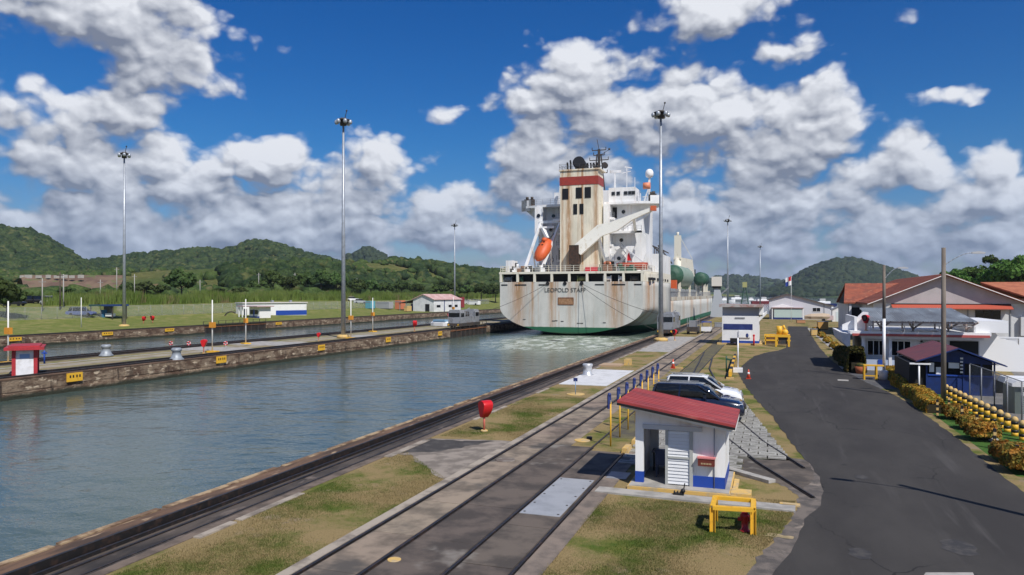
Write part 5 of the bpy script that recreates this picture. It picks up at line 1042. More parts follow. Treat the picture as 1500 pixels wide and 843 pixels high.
dup(l1, (-50.6, 119, .1), R(0), 'silver towing locomotive at the end of the centre wall left of the stern')
t = thing('control_tower', 'pale box on a tall grey column at the lock edge beyond the ship side', 'tower', (-13.2, 196, 0)); MB().box(-1.2, 1.2, -1.2, 1.2, 7.9, 10.3).build('lamp_house', M('box_cream', (.66, .62, .55), .6), t); MB().prism([(-1.6, 0), (1.6, 0), (1.3, 5), (.5, 7.9), (-.5, 7.9), (-.8, 5)], -.8, .8).build('column', M('column_grey', (.42, .45, .48), .7), t); MB().box(-1.0, 1.0, -1.0, 1.0, 7.3, 7.9).build('bracket', dark, t); MB().bar((.4, 0, 5.2), (3.0, 0, 7.6), .3).build('arm', steel, t)
t = thing('service_cart', 'small grey service cart beyond the near locomotive', 'cart', (-10.9, 112, 0)); MB().box(-.8, .8, -1.6, 1.6, .4, 1.1).build('bed', steelD, t); MB().box(-.5, .6, -1.4, -.2, 1.1, 2.0).build('motor', steel, t); b = MB(); [b.bar((x, y, 1.1), (x, y, 2.4), .08) for x in (-.7, .7) for y in (-1.5, 1.5)]; b.build('frame', steel, t); [MB().cyl((x, y, .3), (x + .15, y, .3), .3, n=10).build('wheel', black, t) for x in (-.8, .65) for y in (-1, 1)]
t = thing('utility_buggy', 'small white and blue buggy parked right of the grey service cart', 'buggy', (-9.3, 116, 0)); MB().prism([(-1.3, .3), (1.3, .3), (1.3, .8), (.5, .9), (-1.3, .9)], -.7, .7, axis='x').build('body', whitec, t); MB().box(-.7, .7, -.8, .8, 1.6, 1.7).build('canopy', blueP, t); b = MB(); [b.bar((x, y, .8), (x, y, 1.6), .06) for x in (-.65, .65) for y in (-.75, .75)]; b.build('canopy_post', steel, t); [MB().cyl((x, y, .28), (x + .15, y, .28), .28, n=10).build('wheel', black, t) for x in (-.75, .6) for y in (-.8, .8)]
# ================================================================== TALL MASTS
def mast(loc, h, label, r=.32):
    t = thing('light_mast', label, 'light mast', (loc[0], loc[1], float(loc[2]) if len(loc) > 2 else 0), 0, 'tall floodlight masts')
    b = MB(); b.cyl((0, 0, .3), (0, 0, h - .3), r, r * .42, 14); b.build('pole', galv, t); MB().lathe([(.9, 0), (.85, .35), (.5, .45)], (0, 0, 0), 12).build('base', yelD, t)
    b = MB(); b.cyl((0, 0, h - .7), (0, 0, h + .25), .42, .42, 10); b.cyl((0, 0, h - .05), (0, 0, h + .05), .9, n=14); b.bar((.25, 0, h + .25), (.5, 0, h + 1.15), .07); b.sphere((.5, 0, h + 1.2), .12); b.build('head_frame', steelD, t)
    me = MB(); me.lathe([(.14, .35), (.30, .2), (.36, -.1), (.30, -.32)], (0, 0, 0), 12, 0); me.lathe([(.24, -.325), (.2, -.36)], (0, 0, 0), 12, 1); me = me.mesh('floodlight', [galv, whitec])
    for k in range(6):
        a = k * math.pi / 3 + .3; o = bpy.data.objects.new('floodlight', me); COL.objects.link(o); o.parent = t; o.scale = (.8, .8, .8); o.location = (.92 * math.cos(a), .92 * math.sin(a), h - .25); o.rotation_euler = (R(18) * -math.sin(a), R(18) * math.cos(a), 0)
    return t
m1 = mast((*G(968, 500),), 28.6, 'tall grey floodlight mast in front of the right side of the ship')
def mk(u, base, top, lab, z=0):
    x, y = G(u, base, z); d = y * CY - x * SY; h = EYE + (HORIZON - top) * d / F - z; o = dup(m1, (x, y, z), 0, lab, sc=(1.0 if d < 200 else 1.1, 1.0 if d < 200 else 1.1, h / 28.9)); return o
mk(503, 495.5, 173, 'tall floodlight mast in the middle of the centre wall'); mk(182, 479.5, 223, 'leftmost tall floodlight mast, on the far bank'); mk(666, 455.5, 328, 'distant floodlight mast behind the gabled white workshop'); mk(1066, 457.5, 321, 'distant floodlight mast just right of the ship'); mk(1113.5, 448.5, 360, 'farthest floodlight mast, between the ship and the far hill')
# ---- white marker poles
p1_ = None
for (u, v, box, lab) in ((311, 516.5, 1, 'white marker pole with an orange box right of the red hood post'), (12, 533, 1, 'leftmost white marker pole with an orange box behind the red roofed kiosk'), (360, 504.5, 1, 'white marker pole with an orange box on the left edge of the centre wall'), (514, 496.5, 1, 'white marker pole with an orange box close to the right of the tall mast'), (546, 486.5, 1, 'white marker pole with an orange box two poles right of the tall mast'), (664, 470, 1, 'white marker pole at the gate end of the centre wall'), (119, 481.5, 0, 'plain white marker pole on the far bank left of the mast')):
    x, y = G(u, v)
    if p1_ is None:
        p1_ = thing('marker_pole', lab, 'marker pole', (x, y, 0), 0, 'white marker poles along the locks'); MB().cyl((0, 0, 0), (0, 0, 5.3), .07, .055, 10).build('pole', M('pole_white', (.74, .73, .68), .6), p1_)
        MB().box(-.55, .55, -.4, .4, 0, .16).build('foot', yel, p1_); MB().box(-.28, .30, -.16, .16, 2.5, 3.05).build('signal_box', M('box_orange', (.62, .26, .03), .6), p1_)
    else:
        o = dup(p1_, (x, y, 0), random.uniform(-.5, .5), lab)
        if not box:
            for c in [c for c in o.children if c.name.startswith('signal_box')]: bpy.data.objects.remove(c)
# ---- yellow panels on the wall faces
me_y = MB().box(-.03, .05, -.65, .65, -.60, .04).mesh('panel', yel); me_k = MB()
for y in (-.45, -.2, .1, .35): me_k.box(.05, .056, y, y + .12, -.32, -.12)
me_k = me_k.mesh('panel_mark', black); f1 = None
for (u, v, X, lab) in ((108, 549, -49.1, 'largest yellow panel on the centre wall face, right of the kiosk'), (323, 527, -49.1, 'second yellow panel along the centre wall face, below the orange box pole'), (470, 511, -49.1, 'yellow panel on the centre wall face left of the tall mast'), (568, 499, -49.1, 'yellow panel on the centre wall face right of the tall mast'), (644, 490, -49.1, 'yellow panel near the rounded end of the centre wall'), (21, 494, -97, 'leftmost yellow panel on the far wall face'), (157, 486, -97, 'yellow panel on the far wall face left of the mast'), (248, 480, -97, 'yellow panel on the far wall face near the gate recess'), (408, 474, -97, 'yellow panel on the far wall beyond the gate recess')):
    d = -X / (.8717e-3 * (1130 - u)); y = (d + X * SY) / CY
    t = thing('wall_panel', lab, 'wall panel', (X + .12, y, 0), 0, 'yellow panels on the lock walls')
    for nm, me in (('panel', me_y), ('panel_mark', me_k)): o = bpy.data.objects.new(nm, me); COL.objects.link(o); o.parent = t
    if X < -90: t.scale = (1, 1.5, .8)
# ---- lifebuoy stands
f1 = None
for (u, v, lab) in ((251, 509, 'left lifebuoy stand on the centre wall'), (277, 509, 'middle lifebuoy stand on the centre wall next to the red hood'), (331, 509, 'right lifebuoy stand on the centre wall, right of the white pole')):
    x, y = G(u, v)
    if f1 is None:
        f1 = thing('lifebuoy_stand', lab, 'lifebuoy', (x, y, 0), 0, 'lifebuoy stands on the centre wall'); f1.scale = (.72, .72, .72); MB().bar((0, 0, 0), (0, 0, .8), .08).build('post', whitec, f1)
        b = MB(); n, k = 16, 8; V = [((.26 + .09 * math.cos(2 * math.pi * j / k)) * math.cos(2 * math.pi * i / n), -.1 + .09 * math.sin(2 * math.pi * j / k), .6 + (.26 + .09 * math.cos(2 * math.pi * j / k)) * math.sin(2 * math.pi * i / n)) for i in range(n) for j in range(k)]
        b.add(V, [(i * k + j, ((i + 1) % n) * k + j, ((i + 1) % n) * k + (j + 1) % k, i * k + (j + 1) % k) for i in range(n) for j in range(k)], 0, True); o = b.build('lifebuoy', [redP, whitec], f1)
        for p in o.data.polygons: p.material_index = 1 if (p.index // k) % 4 == 0 else 0
    else: dup(f1, (x, y, 0), .2, lab)
# ---- kiosk on the centre wall
kx, ky = -52.0, 36.6
x1, y1 = G(52, 551); x0, y0 = G(20, 552.5)
k_ = thing('kiosk', 'small white kiosk with red posts and a flat red roof at the left edge', 'kiosk', ((x0 + x1) / 2, (y0 + y1) / 2, 0), math.atan2(y1 - y0, x1 - x0)); w = math.dist((x0, y0), (x1, y1)) / 2
MB().box(-w + .1, w - .1, .06, 2.6, .1, 1.85).build('wall', M('kiosk_white', (.74, .74, .76), .6, (.62, .62, .62), 2), k_); rp = M('kiosk_red', (.42, .03, .04), .5, (.3, .03, .03), 2)
for x in (-w, w): MB().box(x - .12, x + .12, 0, .2, 0, 1.9).build('corner_post', rp, k_); MB().box(x - .12, x + .12, 2.45, 2.65, 0, 1.9).build('corner_post', rp, k_)
MB().box(-w - .55, w + .55, -.5, 3.1, 1.9, 2.1).build('roof', rp, k_); MB().box(-w - .3, w + .3, -.3, 2.9, 2.1, 2.2).build('roof_cap', rp, k_); MB().box(-.3, .3, .03, .06, 1.3, 1.6).build('wall_sign', M('pale_blue_sign', (.25, .38, .6)), k_)
x, y = G(65, 533); t = thing('blue_post', 'short blue post on the lawn right of the red roofed kiosk', 'post', (x, y, 0)); MB().cyl((0, 0, 0), (0, 0, 1.1), .07, n=8).build('post', blueP, t); MB().bar((-.25, 0, .9), (.25, 0, .9), .12).build('arm', blueP, t)
# ---- mitre gates lying open in their recesses
def gate(x, y0, y1, lab, sgn=1):
    t = thing('lock_gate', lab, 'lock gate', (x, (y0 + y1) / 2, 0)); L = (y1 - y0) / 2; MB().box(-.5, .5, -L, L, -4, -.25).build('leaf', M('gate_steel', (.02, .018, .017), .7, (.05, .035, .025), 1.5), t)
    for k in range(9): y = -L + .4 + k * (2 * L - .8) / 8; MB().box(sgn * .5 - .12, sgn * .5 + .14, y - .1, y + .1, -2, -.3).build('rib', steelD, t)
    MB().box(-.6, .6, -L, L, -.25, -.1).build('walkway', rustM, t); b = MB(); railing(b, [(.5, -L, -.1), (.5, L, -.1)], 1.0, 2, 2, .05); b.build('handrail', steelD, t)
gate(-50.0, 110.7, 126.8, 'dark open mitre gate in the centre wall left of the ship'); gate(-97.9, 108.2, 125.8, 'dark open mitre gate in the far wall'); gate(-15.25, 109.3, 126.8, 'dark open mitre gate in the near wall under the tall mast', -1)
# ================================================================== FAR BANK BUILDINGS
navyRoof = M('navy_roof', (.02, .05, .16), .6); winK = glassD
def gable(name, label, cat, loc, rz, w, dpt, he, hr, wallm, roofm, over=.4, axis='y'):
    t = thing(name, label, cat, loc, rz); MB().prism([(-w, -.3), (w, -.3), (w, he), (0, hr), (-w, he)], 0, dpt).build('wall', wallm, t)
    for s in (-1, 1):
        k = (hr - he) / w; b = MB(); b.prism([(0, hr + .02), (s * (w + over), he - over * k + .02), (s * (w + over), he - over * k + .2), (0, hr + .2)], -over, dpt + over); b.build('roof', roofm, t)
    return t
def boxes(t, name, L, mat):
    for a in L: MB().box(*a).build(name, mat, t)
# gabled workshop (590-667)
x0, y0 = G(603, 457); x1, y1 = G(634, 458); an = math.atan2(y1 - y0, x1 - x0)
t = gable('workshop', 'white gabled workshop with a pinkish roof on the far bank', 'building', ((x0 + x1) / 2, (y0 + y1) / 2 + 1, 0), R(-12), 4.3, 15, 4.1, 5.7, M('workshop_white', (.74, .74, .74), .6, (.6, .6, .6), .5), M('pink_roof', (.50, .30, .27), .6, (.6, .42, .38), .6))
boxes(t, 'door', [(.8, 2.5, -.06, .02, 0, 2.6)], dark); boxes(t, 'window', [(4.26, 4.34, 1.5, 3.5, 1.5, 2.3), (4.26, 4.34, 8, 9.8, 1.5, 2.3), (4.26, 4.34, 11.5, 13.2, 1.5, 2.3)], glassD); boxes(t, 'pilaster', [(4.28, 4.4, 5.5, 5.8, 0, 4), (4.28, 4.4, 10.4, 10.7, 0, 4)], navyP)
b = MB(); b.prism([(-4.6, 3.95), (-10.5, 2.9), (-10.5, 2.75), (-4.6, 3.75)], 0, 10); b.build('lean_to_roof', steelD, t); boxes(t, 'lean_to_post', [(-10.3, -10.1, .2, .4, 0, 2.8), (-7.5, -7.3, .2, .4, 0, 3.3)], steel); boxes(t, 'lean_to_back', [(-10, -4.4, 8, 8.2, 0, 2.8)], M('beige_wall', (.42, .38, .32)))
for (u, v, w, h, mt, lab, cat) in ((606, 455, 2.4, 2.3, blueP, 'blue container in front of the gabled workshop', 'container'), (583, 454, 2.6, 3.2, M('orange_stack', (.6, .2, .1), .7), 'orange stacked equipment left of the workshop', 'equipment'), (539, 453, 2.2, 2.6, M('teal_box', (.12, .34, .42), .6), 'teal container by the fence on the far bank', 'container'), (560, 453, 5.6, 2.4, M('grey_box', (.34, .35, .36), .6), 'long grey container right of the teal one', 'container'), (654, 451, 1.8, 2.2, blueP, 'blue tank at the right corner of the workshop', 'tank'), (671, 451, 3.0, 4.2, M('dark_red', (.25, .03, .04), .6), 'dark red crane truck right of the workshop', 'truck'), (690, 447, 7, 1.8, whitec, 'long white trailer right of the dark red truck', 'trailer'), (594, 457, 1.2, 1.8, yelD, 'tan crate beside the blue container', 'crate')):
    x, y = GT(u, v); t = thing('container' if cat == 'container' else cat, lab, cat, (x, y, float(land(x, y))), R(-10)); MB().box(-w / 2, w / 2, 0, 2.4, .15, h).build('body', mt, t); MB().box(-w / 2 - .05, w / 2 + .05, -.03, .06, h * .8, h * .88).build('trim', steel, t); MB().box(-w / 2, w / 2, .1, 2.3, 0, .15).build('skid', steelD, t)
    if cat in ('truck', 'trailer'):
        for q in (-.35, .35): MB().cyl((w * q, -.1, .4), (w * q, .2, .4), .4, n=10).build('wheel', black, t)
# long low block (385-450)
x, y = G(416, 466); t = thing('long_block', 'long low white building with a blue stripe on the far bank', 'building', (x, y + .0, 0), R(0)); d = y * CY - x * SY; k = d / F
x0, y0 = G(384, 465.5); x1, y1 = G(449, 464); an = math.atan2(y1 - y0, x1 - x0); t.location = (x0, y0, 0); t.rotation_euler = (0, 0, an); L = math.dist((x0, y0), (x1, y1))
MB().box(-5, L, 0, 4, 0, 3.6).build('wall', whutM, t); MB().box(L * .3, L + .03, -.04, .0, .5, 1.7).build('blue_stripe', blueP, t); MB().box(-5.2, L + .2, -.3, 4.2, 3.6, 3.8).build('roof', M('pale_roof', (.62, .58, .56), .6), t); boxes(t, 'roof_vent', [(3, 3.6, 1, 1.6, 3.8, 4.3), (8, 8.6, 1, 1.6, 3.8, 4.3)], steel)
# small blue and white cabin (347-385)
x, y = G(372, 468); t = thing('lock_cabin', 'small white and blue cabin with a pinkish flat roof on the far wall', 'cabin', (x, y, 0), R(-18)); MB().box(-1.9, 2.2, 0, 3, 0, 2.9).build('wall', whutM, t); MB().box(-5.0, 3.0, -1.2, 3.4, 2.9, 3.15).build('roof', M('pink_flat_roof', (.45, .33, .33), .7), t)
boxes(t, 'window', [(-1.5, -.3, -.04, .02, 1.2, 2.2), (.3, 1.6, -.04, .02, 1.2, 2.2)], glassD); boxes(t, 'door', [(-.2, .2, -.05, .02, .1, 2.3)], blueP); boxes(t, 'blue_base', [(-1.92, 2.22, -.03, .0, 0, .7)], blueP); boxes(t, 'canopy_post', [(-4.8, -4.6, -1, -.8, 0, 2.9), (-3.4, -3.2, -1, -.8, 0, 2.9)], whitec); boxes(t, 'canopy_wall', [(-4.8, -3.6, .4, .5, .8, 2.4)], M('grey_panel', (.5, .5, .52)))
b = MB(); pts = [(-6.5 + 2.0 * math.cos(a), 0, .1 + 1.6 * math.sin(a)) for a in np.linspace(math.pi, math.pi * .3, 8)]; b.tube([tuple(p) for p in pts], .15, 6); tag(b.build('pipe_arch', steelD), 'dark bent pipe left of the small blue cabin', 'pipe').location = (x, y, 0)
# open shelter (137-180) and truck (103-137)
x, y = GT(158, 466); t = thing('open_shelter', 'dark open shelter with a navy roof on the far lawn', 'shelter', (x, y, float(land(x, y))), R(0)); MB().prism([(-3.1, 2.35), (3.2, 2.35), (3.2, 2.75), (-3.1, 2.65)], -1.8, 2.2).build('roof', navyRoof, t); MB().box(-3.1, .2, -1.82, -1.8, 2.3, 2.6).build('fascia', deckgr, t)
boxes(t, 'post', [(x_, x_ + .15, y_, y_ + .15, -.2, 2.4) for x_ in (-2.9, 2.8) for y_ in (-1.6, 1.8)], steelD); boxes(t, 'back_wall', [(-2.9, -.6, 1.6, 1.8, 0, 2.3)], M('brown_wall', (.07, .055, .05))); boxes(t, 'bench', [(.2, 1.8, -.8, .2, .3, .9)], whitec); boxes(t, 'cabinet', [(-1.0, -.2, -.9, 0, 0, 1.6)], M('teal_cab', (.04, .16, .28)))
def simple_car(u, d, label, paint, L=4.3, rz=None, H=1.5, name='parked_car', cat='car'):
    x, y = P(u, d); z = float(land(x, y)); t = thing(name, label, cat, (x, y, z), rz if rz is not None else math.atan2(SY, CY) + .1)
    b = MB(); rg = []
    for q, h0, h1 in ((-1, .5, .8), (-.95, .3, .95), (-.3, .28, .98), (.5, .28, .95), (.9, .3, .82), (1, .45, .65)): rg.append([(q * L / 2, -.85, h0), (q * L / 2, .85, h0), (q * L / 2, .85, h1), (q * L / 2, -.85, h1)])
    b.loft(rg, smooth=False); b.build('body', paint, t); b = MB(); b.prism([(-.42 * L, .95), (-.36 * L, H - .05), (-.3 * L, H), (.1 * L, H), (.28 * L, .93)], -.72, .72); b.build('cabin', glassD, t); MB().box(-.34 * L, .1 * L, -.66, .66, H, H + .04).build('roof_panel', paint, t)
    for q in (-.3, .32):
        for s in (-.8, .8): MB().cyl((q * L, s - .1, .32), (q * L, s + .1, .32), .32, n=12).build('wheel', black, t)
    return t
pw = M('far_white_paint', (.75, .75, .76), .35); pk = M('far_black_paint', (.02, .02, .022), .3); pg = M('far_silver_paint', (.45, .47, .5), .35); pb_ = M('far_blue_paint', (.12, .15, .30), .4)
for u_, d_, lab_, p_, h_c in ((38, 168, 'leftmost black car parked up on the far bank', pk, 1.7), (52.5, 168, 'second black car parked on the far bank', pk, 1.7), (69, 160, 'white car parked beside the two black ones on the far bank', pw, 1.9)): simple_car(u_, d_, lab_, p_, 4.4, math.pi / 2 + YAW + math.atan((750 - u_) / F) + .25, h_c)
simple_car(20, 150, 'dark car half hidden behind the bush at the left edge', pk)
simple_car(119, 147, 'blue and white pickup parked left of the open shelter', pb_, 5.2, None, 1.7); simple_car(517, 262, 'white car parked on the far bank right of the tall mast', pw, 4.6); simple_car(528, 258, 'silver car next to the white one by the far fence', pg)
x, y = G(716, 446); t = thing('far_shed', 'distant low sheds with a blue door left of the ship', 'shed', (x, y, 0), R(-15)); MB().box(-9, 9, 0, 5, 0, 2.8).build('wall', M('shed_grey', (.40, .42, .46), .7), t); boxes(t, 'door', [(3, 6, -.06, 0, 0, 2.6)], navyP); boxes(t, 'panel', [(-.5, 3, -.05, 0, 0, 2.4), (6, 8.5, -.05, 0, 0, 2.4)], whitec); MB().box(-9.3, 9.3, -.3, 5.3, 2.8, 3.0).build('roof', steel, t)
x, y = G(647, 478.5); t = thing('white_boat_cover', 'low white covered boat on the centre wall left of the gate', 'boat', (x, y, 0), R(-15)); MB().loft([[(q * 2.2, -.7 * w_, .1), (q * 2.2, .7 * w_, .1), (q * 2.2, .75 * w_, .7), (q * 2.2, 0, .7 + .25 * w_), (q * 2.2, -.75 * w_, .7)] for q, w_ in ((-1, .7), (-.6, 1), (.4, 1), (1, .4))], smooth=False).build('hull', whitec, t); MB().box(-1.6, 1.2, -.6, .6, .9, 1.25).build('cover', M('boat_blue', (.2, .35, .5)), t)
# ---- fence on the far bank
fm = bpy.data.materials.new('chain_link'); fm.use_nodes = True; T = NT(fm.node_tree); T.n.clear()
pb2 = T.node('ShaderNodeBsdfPrincipled', {'Base Color': (.45, .47, .48, 1), 'Roughness': .5, 'Metallic': .3}); tr = T.node('ShaderNodeBsdfTransparent')
co = T.node('ShaderNodeTexCoord').outputs['Object']; s = T.node('ShaderNodeSeparateXYZ', {0: co}); h_ = T.m('ADD', s.outputs[0], s.outputs[1])
g1_ = T.m('PINGPONG', T.m('ADD', h_, s.outputs[2]), .05); g2_ = T.m('PINGPONG', T.m('SUBTRACT', h_, s.outputs[2]), .05); wire_ = T.m('LESS_THAN', T.m('MINIMUM', g1_, g2_), .007)
T.node('ShaderNodeOutputMaterial', {'Surface': T.node('ShaderNodeMixShader', {0: wire_, 1: tr.outputs[0], 2: pb2.outputs[0]}).outputs[0]})
def fence(pts, h, label, sp=3.0, zf=None, rail=True):
    t = thing('chain_link_fence', label, 'fence', (pts[0][0], pts[0][1], 0)); ox, oy = pts[0]; zf = zf or (lambda x, y: 0.0)
    me = MB().cyl((0, 0, -.3), (0, 0, h), .032, n=6).mesh('post', steel)
    for a, c in zip(pts, pts[1:]):
        L = math.dist(a, c); n = max(1, round(L / sp)); V = []
        for i in range(n + 1):
            x = a[0] + (c[0] - a[0]) * i / n; y = a[1] + (c[1] - a[1]) * i / n; z = zf(x, y); V.append((x - ox, y - oy, z)); o = bpy.data.objects.new('post', me); COL.objects.link(o); o.parent = t; o.location = V[-1]
        b = MB(); [b.add([p, q, (q[0], q[1], q[2] + h), (p[0], p[1], p[2] + h)], [(0, 1, 2, 3)]) for p, q in zip(V, V[1:])]; b.build('mesh_panel', fm, t)
        if rail: b = MB(); [b.bar((p[0], p[1], p[2] + h), (q[0], q[1], q[2] + h), .035) for p, q in zip(V, V[1:])]; b.build('top_rail', steel, t)
fence([(-127.5, 62), (-127.5, 330)], 2.3, 'long chain link fence running along the far bank below the reeds', 3.2, lambda x, y: float(land(x, y)))
# ---- utility poles on the far bank
def upole(u, top, base, d, lab, r=.15, mt=None):
    x, y = P(u, d); z = float(land(x, y)); h = EYE + (HORIZON - top) * d / F - z; t = thing('utility_pole', lab, 'utility pole', (x, y, z - .3), 0, 'utility poles on the far bank'); MB().cyl((0, 0, 0), (0, 0, h + .3), r, r * .7, 8).build('pole', mt or barkM, t); MB().bar((-.9, 0, h - .4), (.9, 0, h - .4), .12).build('crossarm', mt or barkM, t)
gp = M('pale_pole', (.34, .33, .31), .8)
for a in ((88, 399, 0, 150, 'dark wooden utility pole, left one of a close pair'), (93, 402, 0, 154, 'pale utility pole, right one of a close pair', .14, gp), (62, 408, 0, 145, 'utility pole above the parked cars', .12, gp), (171, 392, 0, 230, 'utility pole just left of the leftmost mast', .14, gp), (197, 402, 0, 215, 'utility pole just right of the leftmost mast', .14, gp), (147, 410, 0, 190, 'thin utility pole before the brown embankment', .12, gp), (379, 400, 0, 260, 'utility pole above the low white building', .14, gp), (293, 410, 0, 215, 'utility pole by the round tree on the far bank', .12, gp), (523, 408, 0, 300, 'utility pole right of the centre mast', .15, gp), (432, 400, 0, 300, 'utility pole in the middle of the far grove', .15, gp)): upole(*a)
# ---- embankment with pale blocks
emb = M('laterite_bank', (.115, .07, .05), .95, (.17, .115, .075), .12, .4, .6, space='w', c3=(.10, .12, .04), sc3=.2, lo3=.55, hi3=.65, bump=.6, bsc=2)
b = MB(); A = [P(38, 285), P(105, 290), P(172, 296), P(182, 320), P(105, 318), P(30, 312)]; zt = EYE + 25 * 300 / F; b.add([(A[0][0], A[0][1], 5), (A[1][0], A[1][1], 5), (A[2][0], A[2][1], 5), (A[3][0], A[3][1], zt + 1.2), (A[4][0], A[4][1], zt + 1.2), (A[5][0], A[5][1], zt + 1.2)], [(0, 1, 4, 5), (1, 2, 3, 4)])
C_ = [P(20, 345), P(185, 352)]; b.add([(A[5][0], A[5][1], zt + 1.2), (A[4][0], A[4][1], zt + 1.2), (A[3][0], A[3][1], zt + 1.2), (C_[1][0], C_[1][1], 7), (C_[0][0], C_[0][1], 7)], [(0, 1, 2, 3, 4)]); struct('embankment', b, emb)
pbk = None
for k, u in enumerate((32, 42, 57, 71, 82, 95, 106, 118)):
    x, y = P(u, 309); lab = ['first', 'second', 'third', 'fourth', 'fifth', 'sixth', 'seventh', 'eighth'][k] + ' pale block from the left on top of the brown embankment'
    o = tag(MB().box(-(.5 + .35 * (k * 7 % 4)), .6 + .3 * (k * 5 % 3), -.6, .6, -.8, .35 + .25 * (k % 2)).build('concrete_block', M('pale_block', (.42, .40, .35), .8)), lab, 'concrete block', 'pale blocks on the embankment'); o.location = (x, y, zt + .5)
# ---- trees on the far bank
for k, (u, d, s, sz, lab) in enumerate(((266, 215, 1.35, 1.0, 'round dark tree with an open crown above the reeds'), (212, 228, .95, .9, 'dark tree just right of the leftmost mast'), (186, 222, .75, 1, 'small dark tree behind the leftmost mast'), (236, 232, .85, .8, 'olive shrubby tree left of the round dark tree'), (10, 133, .95, .95, 'yellowish bush tree cut by the left edge of the picture'), (-14, 131, 1.2, 1, 'big tree at the left edge behind the kiosk'), (97, 232, .7, .7, 'low dark tree in front of the embankment behind the pole pair'), (378, 262, 1.0, .9, 'left one of the dark trees above the low white building'), (400, 268, 1.2, 1.1, 'tall dark tree above the low white building'), (352, 245, .8, .7, 'spreading low tree left of the low white building'), (425, 275, 1.05, 1, 'dense tree right of the tall dark tree'), (447, 285, 1.3, 1.05, 'broad tree in the grove left of the centre mast'), (470, 300, 1.4, 1.1, 'tall tree in the grove near the centre mast'), (493, 305, 1.3, 1.2, 'tree directly behind the centre mast'), (523, 300, 1.15, 1, 'tree just right of the centre mast'), (543, 310, 1.2, 1, 'second tree right of the centre mast'), (565, 330, 1.1, .9, 'low tree left of the workshop roof'), (588, 340, 1.25, 1, 'tree rising behind the left end of the workshop'), (612, 350, 1.0, 1, 'tree rising behind the workshop ridge'), (640, 345, 1.15, .9, 'tree behind the right end of the workshop roof'), (662, 360, 1.2, 1, 'tree behind the distant mast'), (684, 350, 1.15, 1.05, 'dark tree right of the distant mast'), (705, 360, 1.3, 1, 'dark tree left of the ship'), (726, 365, 1.3, 1.1, 'dark tree touching the left edge of the ship'), (318, 238, .9, .55, 'sprawling bush right of the round dark tree'), (150, 225, .55, .6, 'small bush in front of the embankment'))):
    x, y = P(u, d); tree(x, y, s * .8, lab, k, group='trees on the far bank', sz=sz)
# ================================================================== RIGHT SIDE
# ---- big red roofed building
tileM = M('clay_roof_tiles', (.30, .085, .045), .75, (.21, .065, .04), .9, .38, .62, st=(1, 1, 1), c3=(.40, .17, .09), sc3=2.5, lo3=.55, hi3=.7, bump=.8, bsc=6)
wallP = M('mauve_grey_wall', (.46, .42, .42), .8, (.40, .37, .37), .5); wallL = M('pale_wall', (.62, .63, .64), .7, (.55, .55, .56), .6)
t = thing('terminal_building', 'large white building with a broad gable and red clay tile roof', 'building', (20, 102, 0))
b = MB(); b.prism([(-8.0, 0), (8.2, 0), (8.2, 4.75), (-.15, 8.1), (-8.0, 4.9)], .0, 37); b.build('wall', wallL, t)
b = MB(); b.prism([(-7.95, 4.75), (8.15, 4.7), (8.2, 4.8), (-.15, 8.12), (-8.0, 4.95)], -.06, 0); b.build('gable_wall', wallP, t)  # mauve grey puts the upper gable's shade into its colour
def slope(t, p, q, y0, y1, th=.22, name='roof'):
    b = MB(); b.prism([(p[0], p[1]), (q[0], q[1]), (q[0], q[1] + th), (p[0], p[1] + th)], y0, y1); o = b.build(name, tileM, t); d = (Vector((q[0], 0, q[1])) - Vector((p[0], 0, p[1]))); L = d.length; n = int(L / .42); d.normalize()
    c = MB()                                             # courses of tiles, each row lapping the one below
    for k in range(n):
        a = Vector((p[0], 0, p[1] + th)) + d * (L * k / n); e = Vector((p[0], 0, p[1] + th)) + d * (L * (k + 1) / n); up = .05
        c.add([(a.x, y0, a.z), (e.x, y0, e.z + up), (e.x, y1, e.z + up), (a.x, y1, a.z), (e.x, y0, e.z), (e.x, y1, e.z)], [(0, 1, 2, 3), (1, 4, 5, 2)])
    c.build('tile_course', tileM, o)['kind'] = 'stuff'
slope(t, (-.15, 8.15), (-8.7, 4.55), -.7, 37); slope(t, (-.15, 8.15), (8.8, 4.45), -.7, 37)
b = MB(); b.bar((-8.75, -.74, 4.62), (-.15, -.74, 8.27), .08, .34, up=(0, 1, 0)); b.build('barge_board', whitec, t); b = MB(); b.bar((-.15, -.74, 8.27), (8.85, -.74, 4.52), .08, .34, up=(0, 1, 0)); b.build('barge_board', whitec, t)
b = MB(); b.prism([(4.35, -1.1), (4.7, -.0), (4.8, 0), (4.45, -1.15)], -5.6, 6.4, axis='x'); b.v = [(x, z, y) for x, y, z in [(v[0], v[2], v[1]) for v in b.v]]; b.v = [(v[0], v[1], v[2]) for v in b.v]
b = MB(); b.add([(-6.0, -1.15, 4.15), (6.7, -1.15, 4.15), (6.7, -.07, 4.62), (-6.0, -.07, 4.62), (-6.0, -1.15, 4.08), (6.7, -1.15, 4.08)], [(0, 1, 2, 3), (0, 4, 5, 1)]); b.build('awning', M('awning_orange_red', (.42, .085, .05), .6), t); MB().box(-6.0, 6.7, -.12, -.07, 4.62, 4.72).build('awning_rail', dark, t)
def window(t, x0, x1, y, z0, z1, bars=1, fr=whitec):
    w = MB().box(x0, x1, y - .03, y, z0, z1).build('window', glassD, t); b = MB(); f = .06
    b.box(x0 - f, x1 + f, y - .06, y - .032, z1, z1 + f); b.box(x0 - f, x1 + f, y - .09, y - .032, z0 - f, z0); b.box(x0 - f, x0, y - .06, y - .032, z0, z1); b.box(x1, x1 + f, y - .06, y - .032, z0, z1)
    for k in range(1, bars + 1): xx = x0 + (x1 - x0) * k / (bars + 1); b.box(xx - .025, xx + .025, y - .055, y - .032, z0, z1)
    b.build('frame', fr, w); return w
